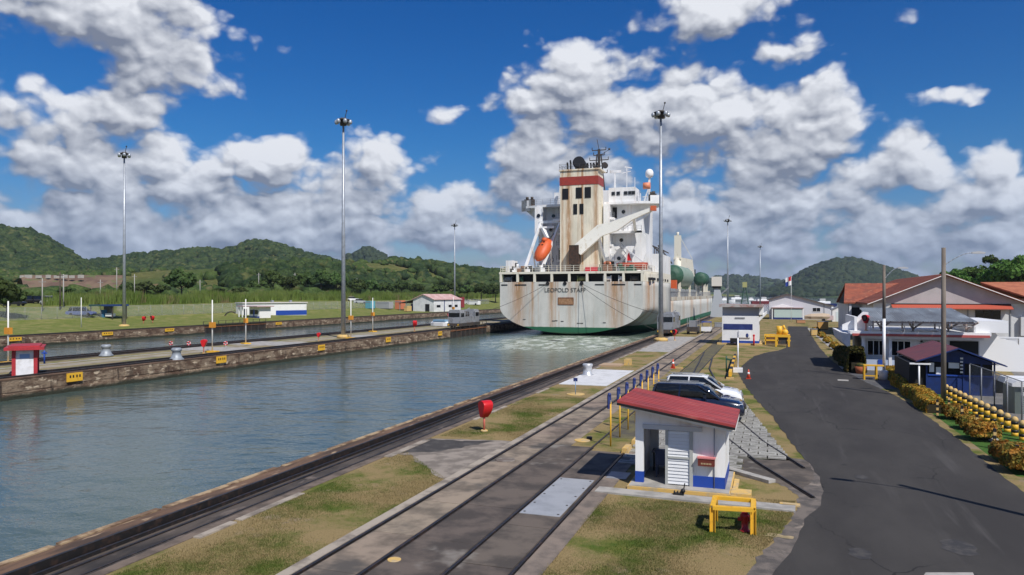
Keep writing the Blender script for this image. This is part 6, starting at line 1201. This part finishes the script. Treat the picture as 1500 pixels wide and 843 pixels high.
window(t, 3.1, 5.6, 0, 2.95, 3.9, 2, steelD); boxes(t, 'downpipe', [(2.2, 2.32, -.1, 0, 0, 4.1), (6.6, 6.72, -.1, 0, 0, 4.4)], steel); boxes(t, 'lower_opening', [(.2, 1.8, -.03, 0, .2, 2.1)], M('door_grey_blue', (.3, .34, .4), .6)); boxes(t, 'base_band', [(-7.9, 8.1, -.04, 0, 0, .5)], M('stained_base', (.38, .37, .36), .8, (.25, .24, .22), 1)); window(t, -3.8, -2.4, 0, 3.0, 3.8, 1, steelD)
MB().box(8.15, 9.2, 1, 6, 0, 3.9).build('side_room', wallL, t); window(t, 8.4, 9.0, 1, 1.6, 2.6, 0); boxes(t, 'column', [(8.5, 8.75, -.6, -.35, 0, 4.5)], navyP); boxes(t, 'cabinet', [(7.6, 8.0, -.5, -.05, 1.0, 3.2)], wallL)
boxes(t, 'dark_opening', [(8.2, 8.5, -.02, .8, .3, 2.4)], dark); boxes(t, 'blue_base', [(6.9, 9.2, -.05, 0, 0, .6)], blueP)
t = thing('side_wing', 'low wing with a hipped red tile roof behind the white terrace building', 'building', (13.6, 114.5, 0)); MB().box(-3.3, 6, .8, 17, 0, 4.6).build('wall', wallL, t)
b = MB(); V = [(-3.9, 0, 4.55), (6.5, 0, 4.55), (6.5, 6.5, 7.3), (-3.2, 6.5, 7.3), (-3.9, 13, 4.55), (6.5, 13, 4.55)]; b.add(V + [(v[0], v[1], v[2] + .2) for v in V], [(0, 1, 2, 3), (3, 2, 5, 4), (6, 7, 8, 9), (9, 8, 11, 10), (0, 6, 9, 3), (3, 9, 10, 4), (0, 1, 7, 6)]); b.build('roof', tileM, t); b = MB(); b.add([(-3.6, .3, 4.5), (-3.0, 6.5, 7.2), (-3.6, 12.6, 4.5)], [(0, 1, 2)]); b.build('gable_end', dark, t); boxes(t, 'dark_porch', [(-3.2, 1.5, .5, .8, .2, 4.0)], dark); boxes(t, 'porch_column', [(-3.2, -2.9, .2, .5, 0, 4.5), (-.6, -.3, .2, .5, 0, 4.5), (1.8, 2.1, .2, .5, 0, 4.5)], wallL)
t = thing('annex_building', 'white building with an orange hipped tile roof at the right edge', 'building', (33, 112, 0)); MB().box(.6, 22, 0, 14, 0, 5.2).build('wall', wallL, t)
b = MB(); V = [(-4.0, -1.2, 4.9), (0.3, -1.2, 4.9), (23, -1.2, 5.4), (23, 6, 7.3), (-3.6, 6, 7.3), (-6, 10, 6.8)]; V = [(-1.2, -1.2, 5.0), (23, -1.2, 5.0), (23, 7, 7.4), (-5.5, 7, 7.35), (-1.2, 15, 5.0), (23, 15, 5.0)]; b.add(V + [(v[0], v[1], v[2] + .2) for v in V], [(0, 1, 2, 3), (3, 2, 5, 4), (6, 7, 8, 9), (9, 8, 11, 10), (0, 6, 9, 3), (3, 9, 10, 4), (0, 1, 7, 6)]); b.build('roof', M('orange_roof_tiles', (.42, .15, .075), .75, (.33, .11, .055), .9, .4, .6, bump=.8, bsc=6), t)
window(t, 2, 4.2, 0, 2.9, 3.8, 1); window(t, 6, 9, 0, 2.9, 3.8, 2); boxes(t, 'awning', [(.4, 12, -1.2, 0, 2.35, 2.5)], redroof); boxes(t, 'blue_base', [(.58, 12, -.04, 0, 0, .7)], blueP); boxes(t, 'door', [(1.0, 1.9, -.03, 0, .1, 2.1)], dark)
# ---- white terrace building with the corrugated canopy
t = thing('terrace_building', 'low white building with a red-edged flat terrace under the grey corrugated canopy', 'building', (6.3, 64, 0)); wsh = M('terrace_white', (.70, .70, .72), .7, (.58, .58, .6), .8, .45, .75)
MB().box(.5, 8.6, .6, 8, 0, 2.75).build('wall', wsh, t); MB().box(-.5, 9.0, -.9, 8.2, 2.78, 3.02).build('terrace_slab', whitec, t); MB().box(-.35, 8.9, -.97, -.9, 2.66, 2.84).build('fascia', M('fascia_red', (.42, .09, .08), .6), t)
b = MB(); b.add([(-.5, -.9, 2.78), (-1.2, -.3, 2.9), (-1.2, 7.5, 2.9), (-.5, 8.2, 2.78), (-.5, -.9, 1.6), (-1.0, -.3, 2.1), (-1.0, 7.5, 2.1), (-.5, 8.2, 1.6)], [(0, 1, 2, 3), (0, 4, 5, 1), (1, 5, 6, 2), (4, 7, 6, 5), (0, 3, 7, 4), (3, 2, 6, 7)]); b.build('side_fascia', wsh, t)
MB().box(.3, 8.6, -.6, .6, 2.45, 2.78).build('lintel', wsh, t)
for x in (.35, 2.25): MB().box(x, x + .22, -.5, -.28, 0, 2.5).build('column', wsh, t)
window(t, .9, 2.1, .6, 1.1, 2.2, 2); window(t, 2.6, 3.9, .6, 1.1, 2.2, 2); boxes(t, 'low_wall', [(.5, 4.0, -.45, -.3, 0, .8)], M('pale_blue_wall', (.42, .48, .6), .6)); boxes(t, 'blue_panel', [(1.5, 2.0, -.5, -.46, .35, .8), (.25, .6, -.52, -.3, 0, 1.0)], blueP)
d_ = MB().box(4.75, 5.75, .5, .58, .1, 2.15).build('door', glassD, t); b = MB(); b.box(4.62, 4.75, .45, .6, .1, 2.28); b.box(5.75, 5.88, .45, .6, .1, 2.28); b.box(4.62, 5.88, .45, .6, 2.15, 2.28); b.build('door_frame', M('frame_grey', (.4, .42, .42)), d_); MB().box(5.0, 5.5, -.0, -.0 + .05, 2.5, 2.68).build('exit_sign', M('sign_dark', (.05, .05, .055)), t); boxes(t, 'dark_opening', [(6.6, 8.5, .52, .6, .9, 2.3)], dark)
MB().box(-.1, .1, .2, 7.8, 3.02, 4.1).build('parapet', whitec, t); b = MB(); b.prism([(-.95, 3.02), (.35, 3.02), (.95, 3.02), (.95, 4.45), (.55, 4.5), (-.0, 3.9), (-.95, 3.45)], .6, .8); b.build('parapet_end', whitec, t); MB().box(8.0, 10.2, -.4, 8, 3.02, 3.9).build('stair_head', whitec, t); b = MB(); b.prism([(8.6, 0), (12.4, 0), (12.4, 1.3), (11.8, 1.5), (11.2, 2.3), (10.2, 2.5), (9.8, 3.0), (8.6, 3.0)], 1.6, 1.8); b.build('stair_wall', whitec, t)
b = MB(); b.prism([(12.6, 0), (15.6, 0), (15.6, .9), (14.8, 1.1), (14.4, 1.7), (13.6, 1.9), (13.2, 2.3), (12.6, 2.3)], 6.0, 6.3); b.build('stair_wall', whitec, t)
b = MB(); railing(b, [(.95, -.7, 3.02), (8.0, -.7, 3.02)], .45, 1, 2.3, .04); b.build('terrace_railing', wsh, t)
cn = thing('corrugated_canopy', 'grey corrugated canopy roof on brown brackets above the white terrace', 'canopy', (10.7, 66, 0)); cm = M('weathered_translucent_sheet', (.30, .33, .35), .55, (.19, .20, .21), .5, .4, .65, st=(1, .4, 1), c3=(.42, .46, .48), sc3=.8, lo3=.58, hi3=.7)
n_ = 7
for k in range(n_):
    x0 = -3.55 + k * 1.0; b = MB(); sec = []
    for i in range(25): xx = x0 + .985 * i / 24; sec.append((xx, .03 * math.cos(i * math.pi / 2)))
    b.loft([[(x, -4.1, 3.86 + z) for x, z in sec], [(x, 4.4, 4.72 + z) for x, z in sec]], cap=False, closed=False, smooth=False); b.build('canopy_sheet', cm, cn)
brk = M('bracket_brown', (.40, .33, .31), .7)
for x in (-2.6, -.4, 2.0, 3.2):
    b = MB(); b.bar((x, -3.8, 3.78), (x, 4.2, 4.6), .1, .14); b.bar((x, -1.9, 3.02), (x, -1.9, 3.95), .12); b.bar((x, -1.9, 3.2), (x + .5, -3.2, 3.8), .1); b.bar((x, -1.9, 3.2), (x - .5, -3.2, 3.8), .1); b.bar((x, 3, 3.02), (x, 3, 4.5), .12); b.build('bracket', brk, cn)
b = MB(); b.bar((-3.5, -3.9, 3.76), (3.4, -3.9, 3.76), .08, .12); b.bar((-3.5, 4.2, 4.6), (3.4, 4.2, 4.6), .08, .12); b.build('purlin', brk, cn)
for k, (x, y) in enumerate(((2.2, -1.6), (3.0, -1.2))): MB().box(0, 0.01, 0, .01, 0, .01)
# ---- blue hut
t = thing('blue_hut', 'blue hut with a maroon pitched roof and screened walls beside the bollard row', 'hut', (10.15, 49, 0)); bl = M('hut_blue', (.010, .032, .15), .5, (.012, .025, .10), 2)
MB().box(-1.45, 2.0, 0.3, 6.4, 0, 1.15).build('lower_wall', bl, t); MB().box(-1.35, 1.9, .5, 6.3, 1.15, 2.0).build('interior', dark, t)
b = MB(); b.prism([(-1.9, 1.95), (2.2, 1.8), (0, 2.62)], .3, .42); b.build('gable_panel', bl, t)
for p, q, nm, mt in (((0, 2.72), (-2.15, 1.92), 'roof', maroon), ((0, 2.72), (2.35, 1.78), 'roof', bl)):
    b = MB(); b.prism([p, q, (q[0], q[1] + .09), (p[0], p[1] + .09)], -.35, 6.9); b.build(nm, mt, t)
b = MB(); b.bar((0, -.38, 2.76), (-2.15, -.38, 1.96), .06, .14, up=(0, 1, 0)); b.build('barge_board', bl, t); b = MB(); b.bar((0, -.38, 2.76), (2.4, -.38, 1.8), .06, .14, up=(0, 1, 0)); b.build('barge_board', bl, t)
for x in (-1.5, -.55, .4, 1.3, 1.95): MB().box(x - .04, x + .04, .26, .34, 0, 2.0).build('screen_post', bl, t)
for (x0, x1, z0, z1) in ((-1.35, -1.1, 1.3, 1.85), (-1.0, -.65, 1.15, 1.6), (-.35, .2, 1.55, 1.95)): MB().box(x0, x1, .36, .4, z0, z1).build('notice_sheet', whitec, t)
for z in (1.3, 1.5, 1.7, 1.9, 2.1): MB().box(.22, .36, .22, .26, z, z + .1).build('notice_strip', whitec, t)
MB().box(-1.45, 2.0, .24, .28, 1.1, 1.18).build('counter_rail', blueP, t)
b = MB(); b.cyl((-2.0, -.3, 0), (-2.0, -.3, 1.78), .05, n=10); b.box(-2.5, -1.4, -.4, -.2, 1.78, 1.86); b.build('porch_post', whitec, t); MB().box(-2.4, -1.46, .4, 6, 0, 1.8).build('dark_store', dark, t)
# ---- wire cage with air conditioner
fence([(10.75, 48.8), (10.8, 44.0), (10.8, 39.6), (15.5, 39.2)], 1.9, 'wire mesh enclosure right of the blue hut', 2.0)
t = thing('air_conditioner', 'air conditioning units with white tops inside the wire enclosure', 'air conditioner', (11.95, 43.6, 0)); MB().box(-.65, .75, -1.1, .9, 0, 1.35).build('cabinet', M('ac_grey', (.12, .15, .14), .6), t); b = MB(); b.prism([(-.8, 1.35), (.85, 1.35), (.85, 1.5), (.6, 1.62), (-.6, 1.62), (-.8, 1.5)], -1.25, .0); b.build('top', whitec, t); b = MB(); b.prism([(-.8, 1.38), (.7, 1.38), (.6, 1.66), (-.7, 1.66)], .15, 1.3); b.build('top', whitec, t); MB().box(-.3, .1, -1.13, -1.1, .9, 1.1).build('label_plate', whitec, t)
# ---- yellow black bollards
bb = None; ordn = ['nearest', 'second', 'third', 'fourth', 'fifth', 'sixth', 'seventh', 'eighth', 'ninth', 'tenth', 'eleventh', 'twelfth', 'thirteenth', 'fourteenth']
for k in range(14):
    y = 34.9 + .96 * k; x = 9.55 - .02 * k
    lab = 'yellow and black striped bollard nearest the camera in the row' if k == 0 else ('last striped bollard of the row, by the concrete lamp post' if k == 13 else f'{ordn[k]} striped bollard of the row, counted from the right edge')
    if bb is None:
        bb = thing('striped_bollard', lab, 'bollard', (x, y, 0), 0, 'row of yellow and black striped bollards'); bb.scale = (.86, .86, 1); MB().lathe([(.15, 0), (.15, .16)], n=18).build('shaft', yel, bb); MB().lathe([(.156, .16), (.156, .27)], n=18).build('band', black, bb); MB().lathe([(.15, .27), (.15, .50)], n=18).build('shaft', yel, bb); MB().lathe([(.156, .50), (.156, .62)], n=18).build('band', black, bb); MB().lathe([(.15, .62), (.148, .72), (.09, .80), (.03, .82)], n=18).build('cap', yelD, bb)
    else: dup(bb, (x, y, 0), 0, lab)
pk_ = None
for k, (u, v) in enumerate(((1373, 609), (1390, 601), (1409, 620), (1431, 634), (1457, 658), (1490, 686), (1334, 573), (1345, 583))):
    x, y = G(u, v); lab = ['thin striped post at the end of the long hedge', 'thin striped post beside the foot of the concrete lamp post', 'thin striped post behind the first round bush', 'thin striped post behind the second bush', 'thin striped post between the third bush and the big bush', 'thin striped post by the bush in the corner', 'far thin striped post along the long hedge', 'thin striped post in the middle of the long hedge'][k]
    if pk_ is None:
        pk_ = thing('striped_post', lab, 'post', (x, y, 0), 0, 'thin striped posts along the hedge')
        for j in range(6): MB().box(-.05, .05, -.05, .05, j * .13, j * .13 + .13).build('band', [yelD, black][j % 2], pk_)
    else: dup(pk_, (x, y, 0), 0, lab)
# ---- hedges and bushes: crotons
crot = leafm('croton_leaves', (.44, .20, .03), (.15, .16, .03), (.62, .40, .06), .1, 3.2); grn = leafm('dark_hedge_leaves', (.03, .05, .015), (.09, .08, .02), (.22, .11, .03), .1, 2.0)
def bush(name, label, x, y, rx, ry, rz, n, mat, seed, group=None, box=False, leaf=.055, cat='bush'):
    t = thing(name, label, cat, (x, y, 0), 0, group); q = np.random.default_rng(seed); N = q.normal(size=(n, 3)); N /= np.linalg.norm(N, axis=1, keepdims=True); N[:, 2] = np.abs(N[:, 2]) * 1.1 - .25
    if box: D = N / np.maximum(np.abs(N).max(1, keepdims=True), 1e-6); D = D * .55 + N * .45
    else: D = N
    lumpy = 1 + .13 * np.sin(N[:, :1] * 5 + seed) * np.cos(N[:, 1:2] * 6) + .08 * q.normal(size=(n, 1)); C = D * np.array([rx, ry, rz]) * lumpy * q.uniform(.78, 1.04, (n, 1)); C[:, 2] = np.maximum(C[:, 2] + rz * .85, .03)
    V, Fc = quads(C, N + q.normal(size=N.shape) * .5, leaf, r_=q); raw('foliage', V, Fc, mat, t)
    core = MB().sphere((0, 0, rz * .8), 1, 12, 8, sc=(rx * .74, ry * .74, rz * .74)); core.build('twigs', M('twig_core', (.03, .025, .012), .95), t); return t
xs = [G(1306, 553), G(1340, 576), G(1372, 604)]
for k, (u, v, rx, ry, rz, lab) in enumerate(((1395, 614, .42, .55, .36, 'first round croton bush below the concrete lamp post'), (1417, 629, .40, .50, .32, 'second croton bush with an orange top'), (1436, 645, .55, .6, .40, 'third croton bush, broad with a yellow green top'), (1473, 676, .50, .55, .36, 'croton bush before the corner one'), (1494, 692, .55, .6, .40, 'croton bush cut by the right edge of the picture'))):
    x, y = G(u, v); bush('croton_bush', lab, x + .1, y, rx, ry, rz, 5600, crot, 40 + k, 'croton bushes along the road', box=True)
t = thing('croton_hedge', 'long low orange and green croton hedge along the road edge', 'hedge', (0, 0, 0)); C = []; Nn = []; q = np.random.default_rng(5)
a = np.array(G(1302, 551)); c = np.array(G(1368, 606)); n = 34000; tt = q.random(n); ang = q.uniform(-.3, math.pi + .3, n); w_ = .52 + .1 * np.sin(tt * 23); hh = .62 * (1 + .12 * np.sin(tt * 17 + 1) + .06 * np.sin(tt * 41)); dirv = (c - a) / np.linalg.norm(c - a); nrm = np.array([-dirv[1], dirv[0]])
base = a[None] + (c - a)[None] * tt[:, None]; off = np.cos(ang) * w_ * q.uniform(.85, 1.05, n); C = np.stack([base[:, 0] + nrm[0] * off + .1, base[:, 1] + nrm[1] * off, np.maximum(.04, hh * np.minimum(1, np.abs(np.sin(ang)) * 1.5) * q.uniform(.85, 1.08, n))], 1); Nn = np.stack([nrm[0] * np.cos(ang), nrm[1] * np.cos(ang), np.sin(ang)], 1) + q.normal(size=(n, 3)) * .5
V, Fc = quads(C, Nn, .055, r_=q); raw('foliage', V, Fc, crot, t); b = MB(); b.bar((a[0] + .1, a[1], .22), (c[0] + .1, c[1], .22), .8, .42); b.build('twigs', M('twig_core', (.03, .025, .012)), t)
t = thing('dark_hedge', 'tall dark hedge with orange tips at the left of the white terrace building', 'hedge', (0, 0, 0)); a = np.array([6.0, 60.5]); c = np.array([6.1, 76.0]); n = 26000; tt = q.random(n); ang = q.uniform(-.2, math.pi + .2, n); w_ = .62 + .12 * np.sin(tt * 19); hh = (1.75 - .85 * tt) * (1 + .08 * np.sin(tt * 31)); base = a[None] + (c - a)[None] * tt[:, None]; off = np.cos(ang) * w_
C = np.stack([base[:, 0] + off, base[:, 1] + q.normal(size=n) * .05, np.maximum(.04, hh * np.minimum(1, np.abs(np.sin(ang)) * 1.4) * q.uniform(.85, 1.06, n))], 1); Nn = np.stack([np.cos(ang), 0 * ang, np.sin(ang)], 1) + q.normal(size=(n, 3)) * .5; V, Fc = quads(C, Nn, .085, r_=q); raw('foliage', V, Fc, grn, t); MB().box(5.65, 6.5, 60.6, 75.8, 0, .75).build('twigs', M('twig_core', (.03, .025, .012)), t)
for k, (u, v, s) in enumerate(((1208, 503, .5), (1200, 495, .5), (1192, 487, .55), (1218, 512, .5))):
    x, y = G(u, v); bush('low_shrub', ['low orange shrub third from the far end of the path', 'low orange shrub second from the far end of the path', 'low orange shrub at the far end of the path', 'low orange shrub next to the dark hedge'][k], x + .3, y, s, s * 1.6, .45, 1500, crot, 60 + k, 'low shrubs lining the path', leaf=.1)
# ---- street lamps
def lamp(loc, h, label, low=None, arm=(1.4, .3), rz=0):
    t = thing('street_lamp', label, 'street lamp', loc, rz, 'street lamps along the road'); pc = M('concrete_post', (.20, .17, .14), .9, (.12, .10, .085), 1.5, .4, .7, st=(1, 1, .3))
    b = MB(); b.cyl((0, 0, -.2), (0, 0, h), .14, .105, 10) if low is None else b.cyl((0, 0, low), (0, 0, h), .11, .09, 8); b.build('post', pc, t)
    if low: MB().cyl((0, 0, .4), (0, 0, low), .10, n=12).build('lower_post', whitec, t); MB().lathe([(.34, 0), (.30, .5), (.2, .62)], n=12).build('base', whitec, t)
    pts = [(arm[0] * q_, 0, h - 1.0 + (1.0 - arm[1]) * math.sin(q_ * math.pi / 2)) for q_ in np.linspace(0, 1, 8)]; b = MB(); b.tube(pts, .028, 6); b.build('arm', galv, t); e = pts[-1]; b = MB(); b.prism([(e[0] - .05, e[2] - .05), (e[0] + .55, e[2] - .07), (e[0] + .6, e[2]), (e[0] + .3, e[2] + .07), (e[0] - .05, e[2] + .04)], -.1, .1); b.build('lamp_head', M('lamp_grey', (.5, .5, .5), .4), t); return t
lamp((8.95, 46.3, 0), 8.45, 'dark concrete lamp post with a curved arm standing behind the first croton bush'); lamp((*G(1295, 556), 0), 7.9, 'lamp post with a white painted foot in front of the terrace building', 4.2, (.9, .2)); lamp((8.9, 20.8, 0), 8.3, 'concrete lamp post at the near right edge whose shadow crosses the road', arm=(1.6, .3), rz=R(170))
# ---- yellow stand
x, y = G(1275, 557); t = thing('yellow_stand', 'yellow metal stand on the forecourt left of the white footed lamp post', 'stand', (x, y, 0))
for a in (-.42, .34): MB().box(a, a + .1, -.05, .05, 0, .95).build('leg', yel, t); MB().box(a, a + .1, .5, .6, 0, .95).build('leg', yel, t)
MB().box(-.42, .85, -.06, .6, .95, 1.02).build('top', yel, t); MB().box(-.32, .34, -.03, .03, .25, .33).build('crossbar', yel, t)
x, y = G(1262, 549); t = thing('clay_planter', 'orange brown planter beside the terrace building wall', 'planter', (x, y + .6, 0)); MB().lathe([(.3, 0), (.42, .55), (.38, .55)], n=14).build('pot', M('terracotta', (.34, .10, .04), .8), t); MB().sphere((0, 0, .6), .36, sc=(1, 1, .6)).build('plant', grn, t)
# ---- fence and cabins beyond the parking lot
fence([(19, 74), (40, 70)], 2.0, 'chain link fence at the back of the parking lot', 3)
for k, (x, y, w, lab) in enumerate(((21.5, 78, 4.5, 'white wall with black striped posts behind the lot'), (29, 80, 5, 'brown and white cabin at the right edge'))):
    t = thing('lot_wall', lab, 'wall', (x, y, 0)); MB().box(-w / 2, w / 2, 0, .3, 0, 1.9).build('wall', [whitec, M('cabin_brown', (.35, .16, .08))][k], t); MB().box(-w / 2, w / 2, -.02, .32, 1.9, 2.0).build('coping', whitec, t)
for k, u in enumerate((1450, 1470, 1487)):
    x, y = P(u, 62); t = thing('striped_post', 'thin striped post behind the parking lot, ' + ['left', 'middle', 'right'][k] + ' of three', 'post', (x, y, 0), 0, 'striped posts behind the parking lot')
    for j in range(4): MB().box(-.12, .12, -.12, .12, j * .32, j * .32 + .32).build('band', [yelD, black][j % 2], t)
# ================================================================== FAR END OF THE NEAR BANK
t = thing('lakeside_house', 'low white gabled house with a pinkish awning at the end of the lawn', 'house', (5.0, 184, 0)); MB().prism([(-5.5, 0), (8.0, 0), (8.0, 3.3), (-1.5, 5.9), (-5.5, 4.7)], 0, 10).build('wall', M('house_lilac', (.58, .58, .62), .7), t)
b = MB(); b.prism([(-6.0, 4.65), (-1.5, 5.95), (8.6, 3.2), (8.6, 3.0), (-1.5, 5.72), (-6.0, 4.4)], -.4, 10.4); b.build('roof', M('dark_eave', (.10, .08, .08), .7), t); MB().box(-5.0, 2.0, -1.6, -.02, 2.6, 2.75).build('awning', M('awning_pink', (.42, .28, .27), .7), t); MB().box(-4.4, 1.6, -1.4, -1.3, .4, 2.4).build('porch_screen', M('pale_screen', (.45, .55, .52), .6), t); MB().box(-4.6, 1.8, -1.5, -1.28, 0, .45).build('base_band', navyP, t); MB().prism([(-5.0, 2.8), (0, 2.8), (-2.6, 3.6)], -.1, 0).build('gable_panel', whitec, t)
window(t, 4.0, 5.6, 0, 1.9, 2.7, 1); MB().box(6.3, 6.5, -.03, 0, 0, 3.6).build('wall_pilaster', steel, t); boxes(t, 'porch_column', [(-4.9, -4.7, -1.5, -1.3, 0, 2.6), (1.8, 2.0, -1.5, -1.3, 0, 2.6)], whitec)
t = gable('garden_shed', 'small white shed with a grey roof right of the lakeside house', 'shed', (13.6, 172, 0), 0, 1.3, 3, 2.5, 3.2, whutM, M('shed_roof', (.22, .23, .26), .6), .2); boxes(t, 'door', [(-.6, .6, -.05, 0, 0, 2.1)], M('shed_door', (.6, .68, .68)))
t = thing('boat_trailer', 'tan covered boat on a trailer left of the small white shed', 'boat', (9.5, 171, 0)); b = MB(); b.loft([[(q_, -.9 * w_, .5), (q_, .9 * w_, .5), (q_, 1.1 * w_, 1.1), (q_, 0, 1.1 + .7 * w_), (q_, -1.1 * w_, 1.1)] for q_, w_ in ((-2.8, .25), (-1.5, .8), (.8, 1), (2.2, .8))], smooth=False); b.build('boat_cover', M('tan_cover', (.45, .35, .25), .8), t); MB().cyl((1, -1.0, .35), (1, 1.0, .35), .35, n=10).build('wheel', black, t); MB().box(1.6, 2.9, -.8, .8, .4, 1.3).build('outboard_cover', M('pinkish', (.55, .42, .42)), t)
x, y = P(1159, 158); t = thing('flagpole', 'flagpole with a red, white and blue quartered flag in front of the lakeside house', 'flagpole', (x, y, 0)); t.scale = (.75, .75, .93); MB().cyl((0, 0, 0), (0, 0, 10.6), .06, .04, 8).build('pole', whitec, t)
fr = M('flag_red', (.5, .02, .03), .8); fb = M('flag_blue', (.02, .05, .28), .8); fl_ = MB()
for i, (x0, z0, m_) in enumerate(((-.75, 9.4, 0), (0, 9.4, 1), (-.75, 8.4, 2), (0, 8.4, 0))):
    n = 4; V = []
    for j in range(n + 1): xx = x0 - .75 + .75 * j / n + .0; V += [(xx, .15 * math.sin(xx * 4), z0 + .25 * xx), (xx, .15 * math.sin(xx * 4), z0 + 1.0 + .25 * xx)]
    fl_.add(V, [(2 * j, 2 * j + 2, 2 * j + 3, 2 * j + 1) for j in range(n)], m_)
fl_.build('flag', [M('flag_white', (.75, .75, .75), .8), fr, fb], t)
# boats and craft on the lake
def boat(u, d, L, hullm, label, up=True, name='moored_boat', rz=0, cab=whitec):
    x, y = P(u, d); t = thing(name, label, 'boat', (x, y, WZ), YAW + rz, 'craft moored on the lake'); rg = []
    for q_, w_, z_ in ((-1, .75, 0), (-.5, 1, 0), (.4, .95, .1), (.8, .5, .35), (1, .05, .6)): rg.append([(q_ * L / 2, -L * .13 * w_, L * (.10 + .06 * z_)), (q_ * L / 2, -L * .08 * w_, -.3), (q_ * L / 2, L * .08 * w_, -.3), (q_ * L / 2, L * .13 * w_, L * (.10 + .06 * z_))])
    MB().loft(rg, smooth=False).build('hull', hullm, t); MB().box(-L * .28, L * .15, -L * .09, L * .09, L * .1, L * .18).build('deckhouse', cab, t); MB().box(-L * .12, L * .08, -L * .07, L * .07, L * .18, L * .26).build('wheelhouse', cab, t); MB().box(-L * .13, L * .09, -L * .072, L * .072, L * .205, L * .235).build('window', glassD, t); MB().bar((0, 0, L * .26), (0, 0, L * .36), L * .012).build('mast', steelD, t)
boat(1203, 430, 17, navyP, 'dark blue tug moored behind the lakeside house', rz=math.pi); boat(1119, 560, 19, M('boat_red', (.3, .05, .06), .6), 'red and white workboat left of the lakeside house'); boat(1218, 330, 7, blueP, 'small blue launch in front of the dark blue tug', rz=math.pi); boat(1062, 650, 18, whitec, 'white launch on the lake right of the ship'); boat(1080, 700, 22, M('boat_grey', (.3, .32, .33), .6), 'grey workboat moored on the lake near the far mast'); boat(1144, 620, 14, steelD, 'dark barge moored left of the flagpole'); boat(1100, 720, 15, whitec, 'white boat far out on the lake between the masts')
x, y = P(1091, 420); t = thing('channel_beacon', 'green lattice beacon tower standing in the lake', 'beacon', (x, y, WZ)); b = MB(); [b.bar((sx * 2.2, sy * 2.2, 0), (sx * .5, sy * .5, 11), .35) for sx in (-1, 1) for sy in (-1, 1)]; [b.bar((-2.2 + .3 * k, 0, 2 * k + 1), (2.2 - .3 * k, 0, 2 * k + 2), .2) for k in range(5)]; b.build('lattice', M('beacon_green', (.03, .08, .05), .7), t); MB().box(-1.2, 1.2, -1.2, 1.2, 11, 14).build('lamp_room', M('beacon_yellow', (.4, .38, .15), .6), t)
# people and small things by the house wall: low planters and wheel stops at the road end
for k, (u, v, w, h, mt, lab) in enumerate(((1173, 474, 1.6, .7, M('tan_brown', (.4, .2, .1)), 'orange brown box on the lawn at the end of the road'), (1205, 483, 1.6, 1.3, M('box_orange2', (.5, .28, .08)), 'orange frame barrier at the far corner of the lawn'), (1192, 492, .8, .9, yelD, 'yellow post block at the far right edge of the road'), (1082, 466, 1.6, 1.3, steelD, 'dark grey box behind the tall white hut'), (1052, 480, 1.2, .8, steel, 'grey chest left of the tall white hut'))):
    x, y = G(u, v); t = thing('site_box', lab, 'box', (x, y, 0), R(10)); MB().box(-w / 2, w / 2, -.4, .4, .1, h).build('body', mt, t); MB().box(-w / 2 - .05, w / 2 + .05, -.45, .45, h, h + .08).build('lid', steel, t); MB().box(-w / 2 + .1, w / 2 - .1, -.35, .35, 0, .1).build('skid', steelD, t)
# ---- trees at the right
for k, (u, d, s, sz, lab) in enumerate(((1398, 190, .95, .85, 'left tree of the green clump behind the red tile roof'), (1412, 200, .95, .9, 'second tree of the clump behind the red tile roof'), (1428, 195, 1.05, .8, 'third tree of the clump behind the red tile roof'), (1446, 196, 1.0, .8, 'low tree between the clump and the big dark tree'), (1466, 188, 1.35, 1.0, 'big dark tree right of the gable'), (1488, 184, 1.5, 1.1, 'tallest bright green tree at the right edge'), (1512, 182, 1.6, 1.1, 'tree cut by the right edge of the picture'), (1540, 182, 1.6, 1.1, 'tree just outside the right edge'), (1456, 206, 1.1, .9, 'tree behind the big dark tree'), (1385, 200, .7, .7, 'small tree at the left end of the clump'), (1477, 205, 1.4, 1.1, 'tree filling the gap behind the tallest ones'), (1500, 200, 1.6, 1.2, 'tree rising behind the right edge trees'))):
    x, y = P(u, d); vt = float(np.interp(u, [1380, 1398, 1412, 1428, 1446, 1466, 1488, 1540], [405, 393, 390, 388, 394, 382, 373, 371])) + (4 if d > 202 else 0)
    tree(x, y, s * .85, lab, k, True, 'trees behind the red roofed building', sz, z=EYE + (HORIZON - vt) * d / F - 9.2 * s * .85 * sz)
x, y = P(1451, 205); tree(x, y, .42, 'small lone tree with a round top standing above the clump', 2, True, sz=1.2, z=EYE + (HORIZON - 397) * 205 / F)
# ---- sea air
hz = MB().box(-3600, 3800, -450, 6600, -9, 260).build('haze', whitec); hz.data.materials.clear(); hm = bpy.data.materials.new('haze_air'); hm.use_nodes = True; T = NT(hm.node_tree); T.n.clear()
pv = T.node('ShaderNodeVolumePrincipled', {'Color': (.72, .83, 1.0, 1), 'Density': .00008, 'Anisotropy': .2}); T.node('ShaderNodeOutputMaterial', {'Volume': pv.outputs[0]}); hz.data.materials.append(hm); hz['kind'] = 'stuff'
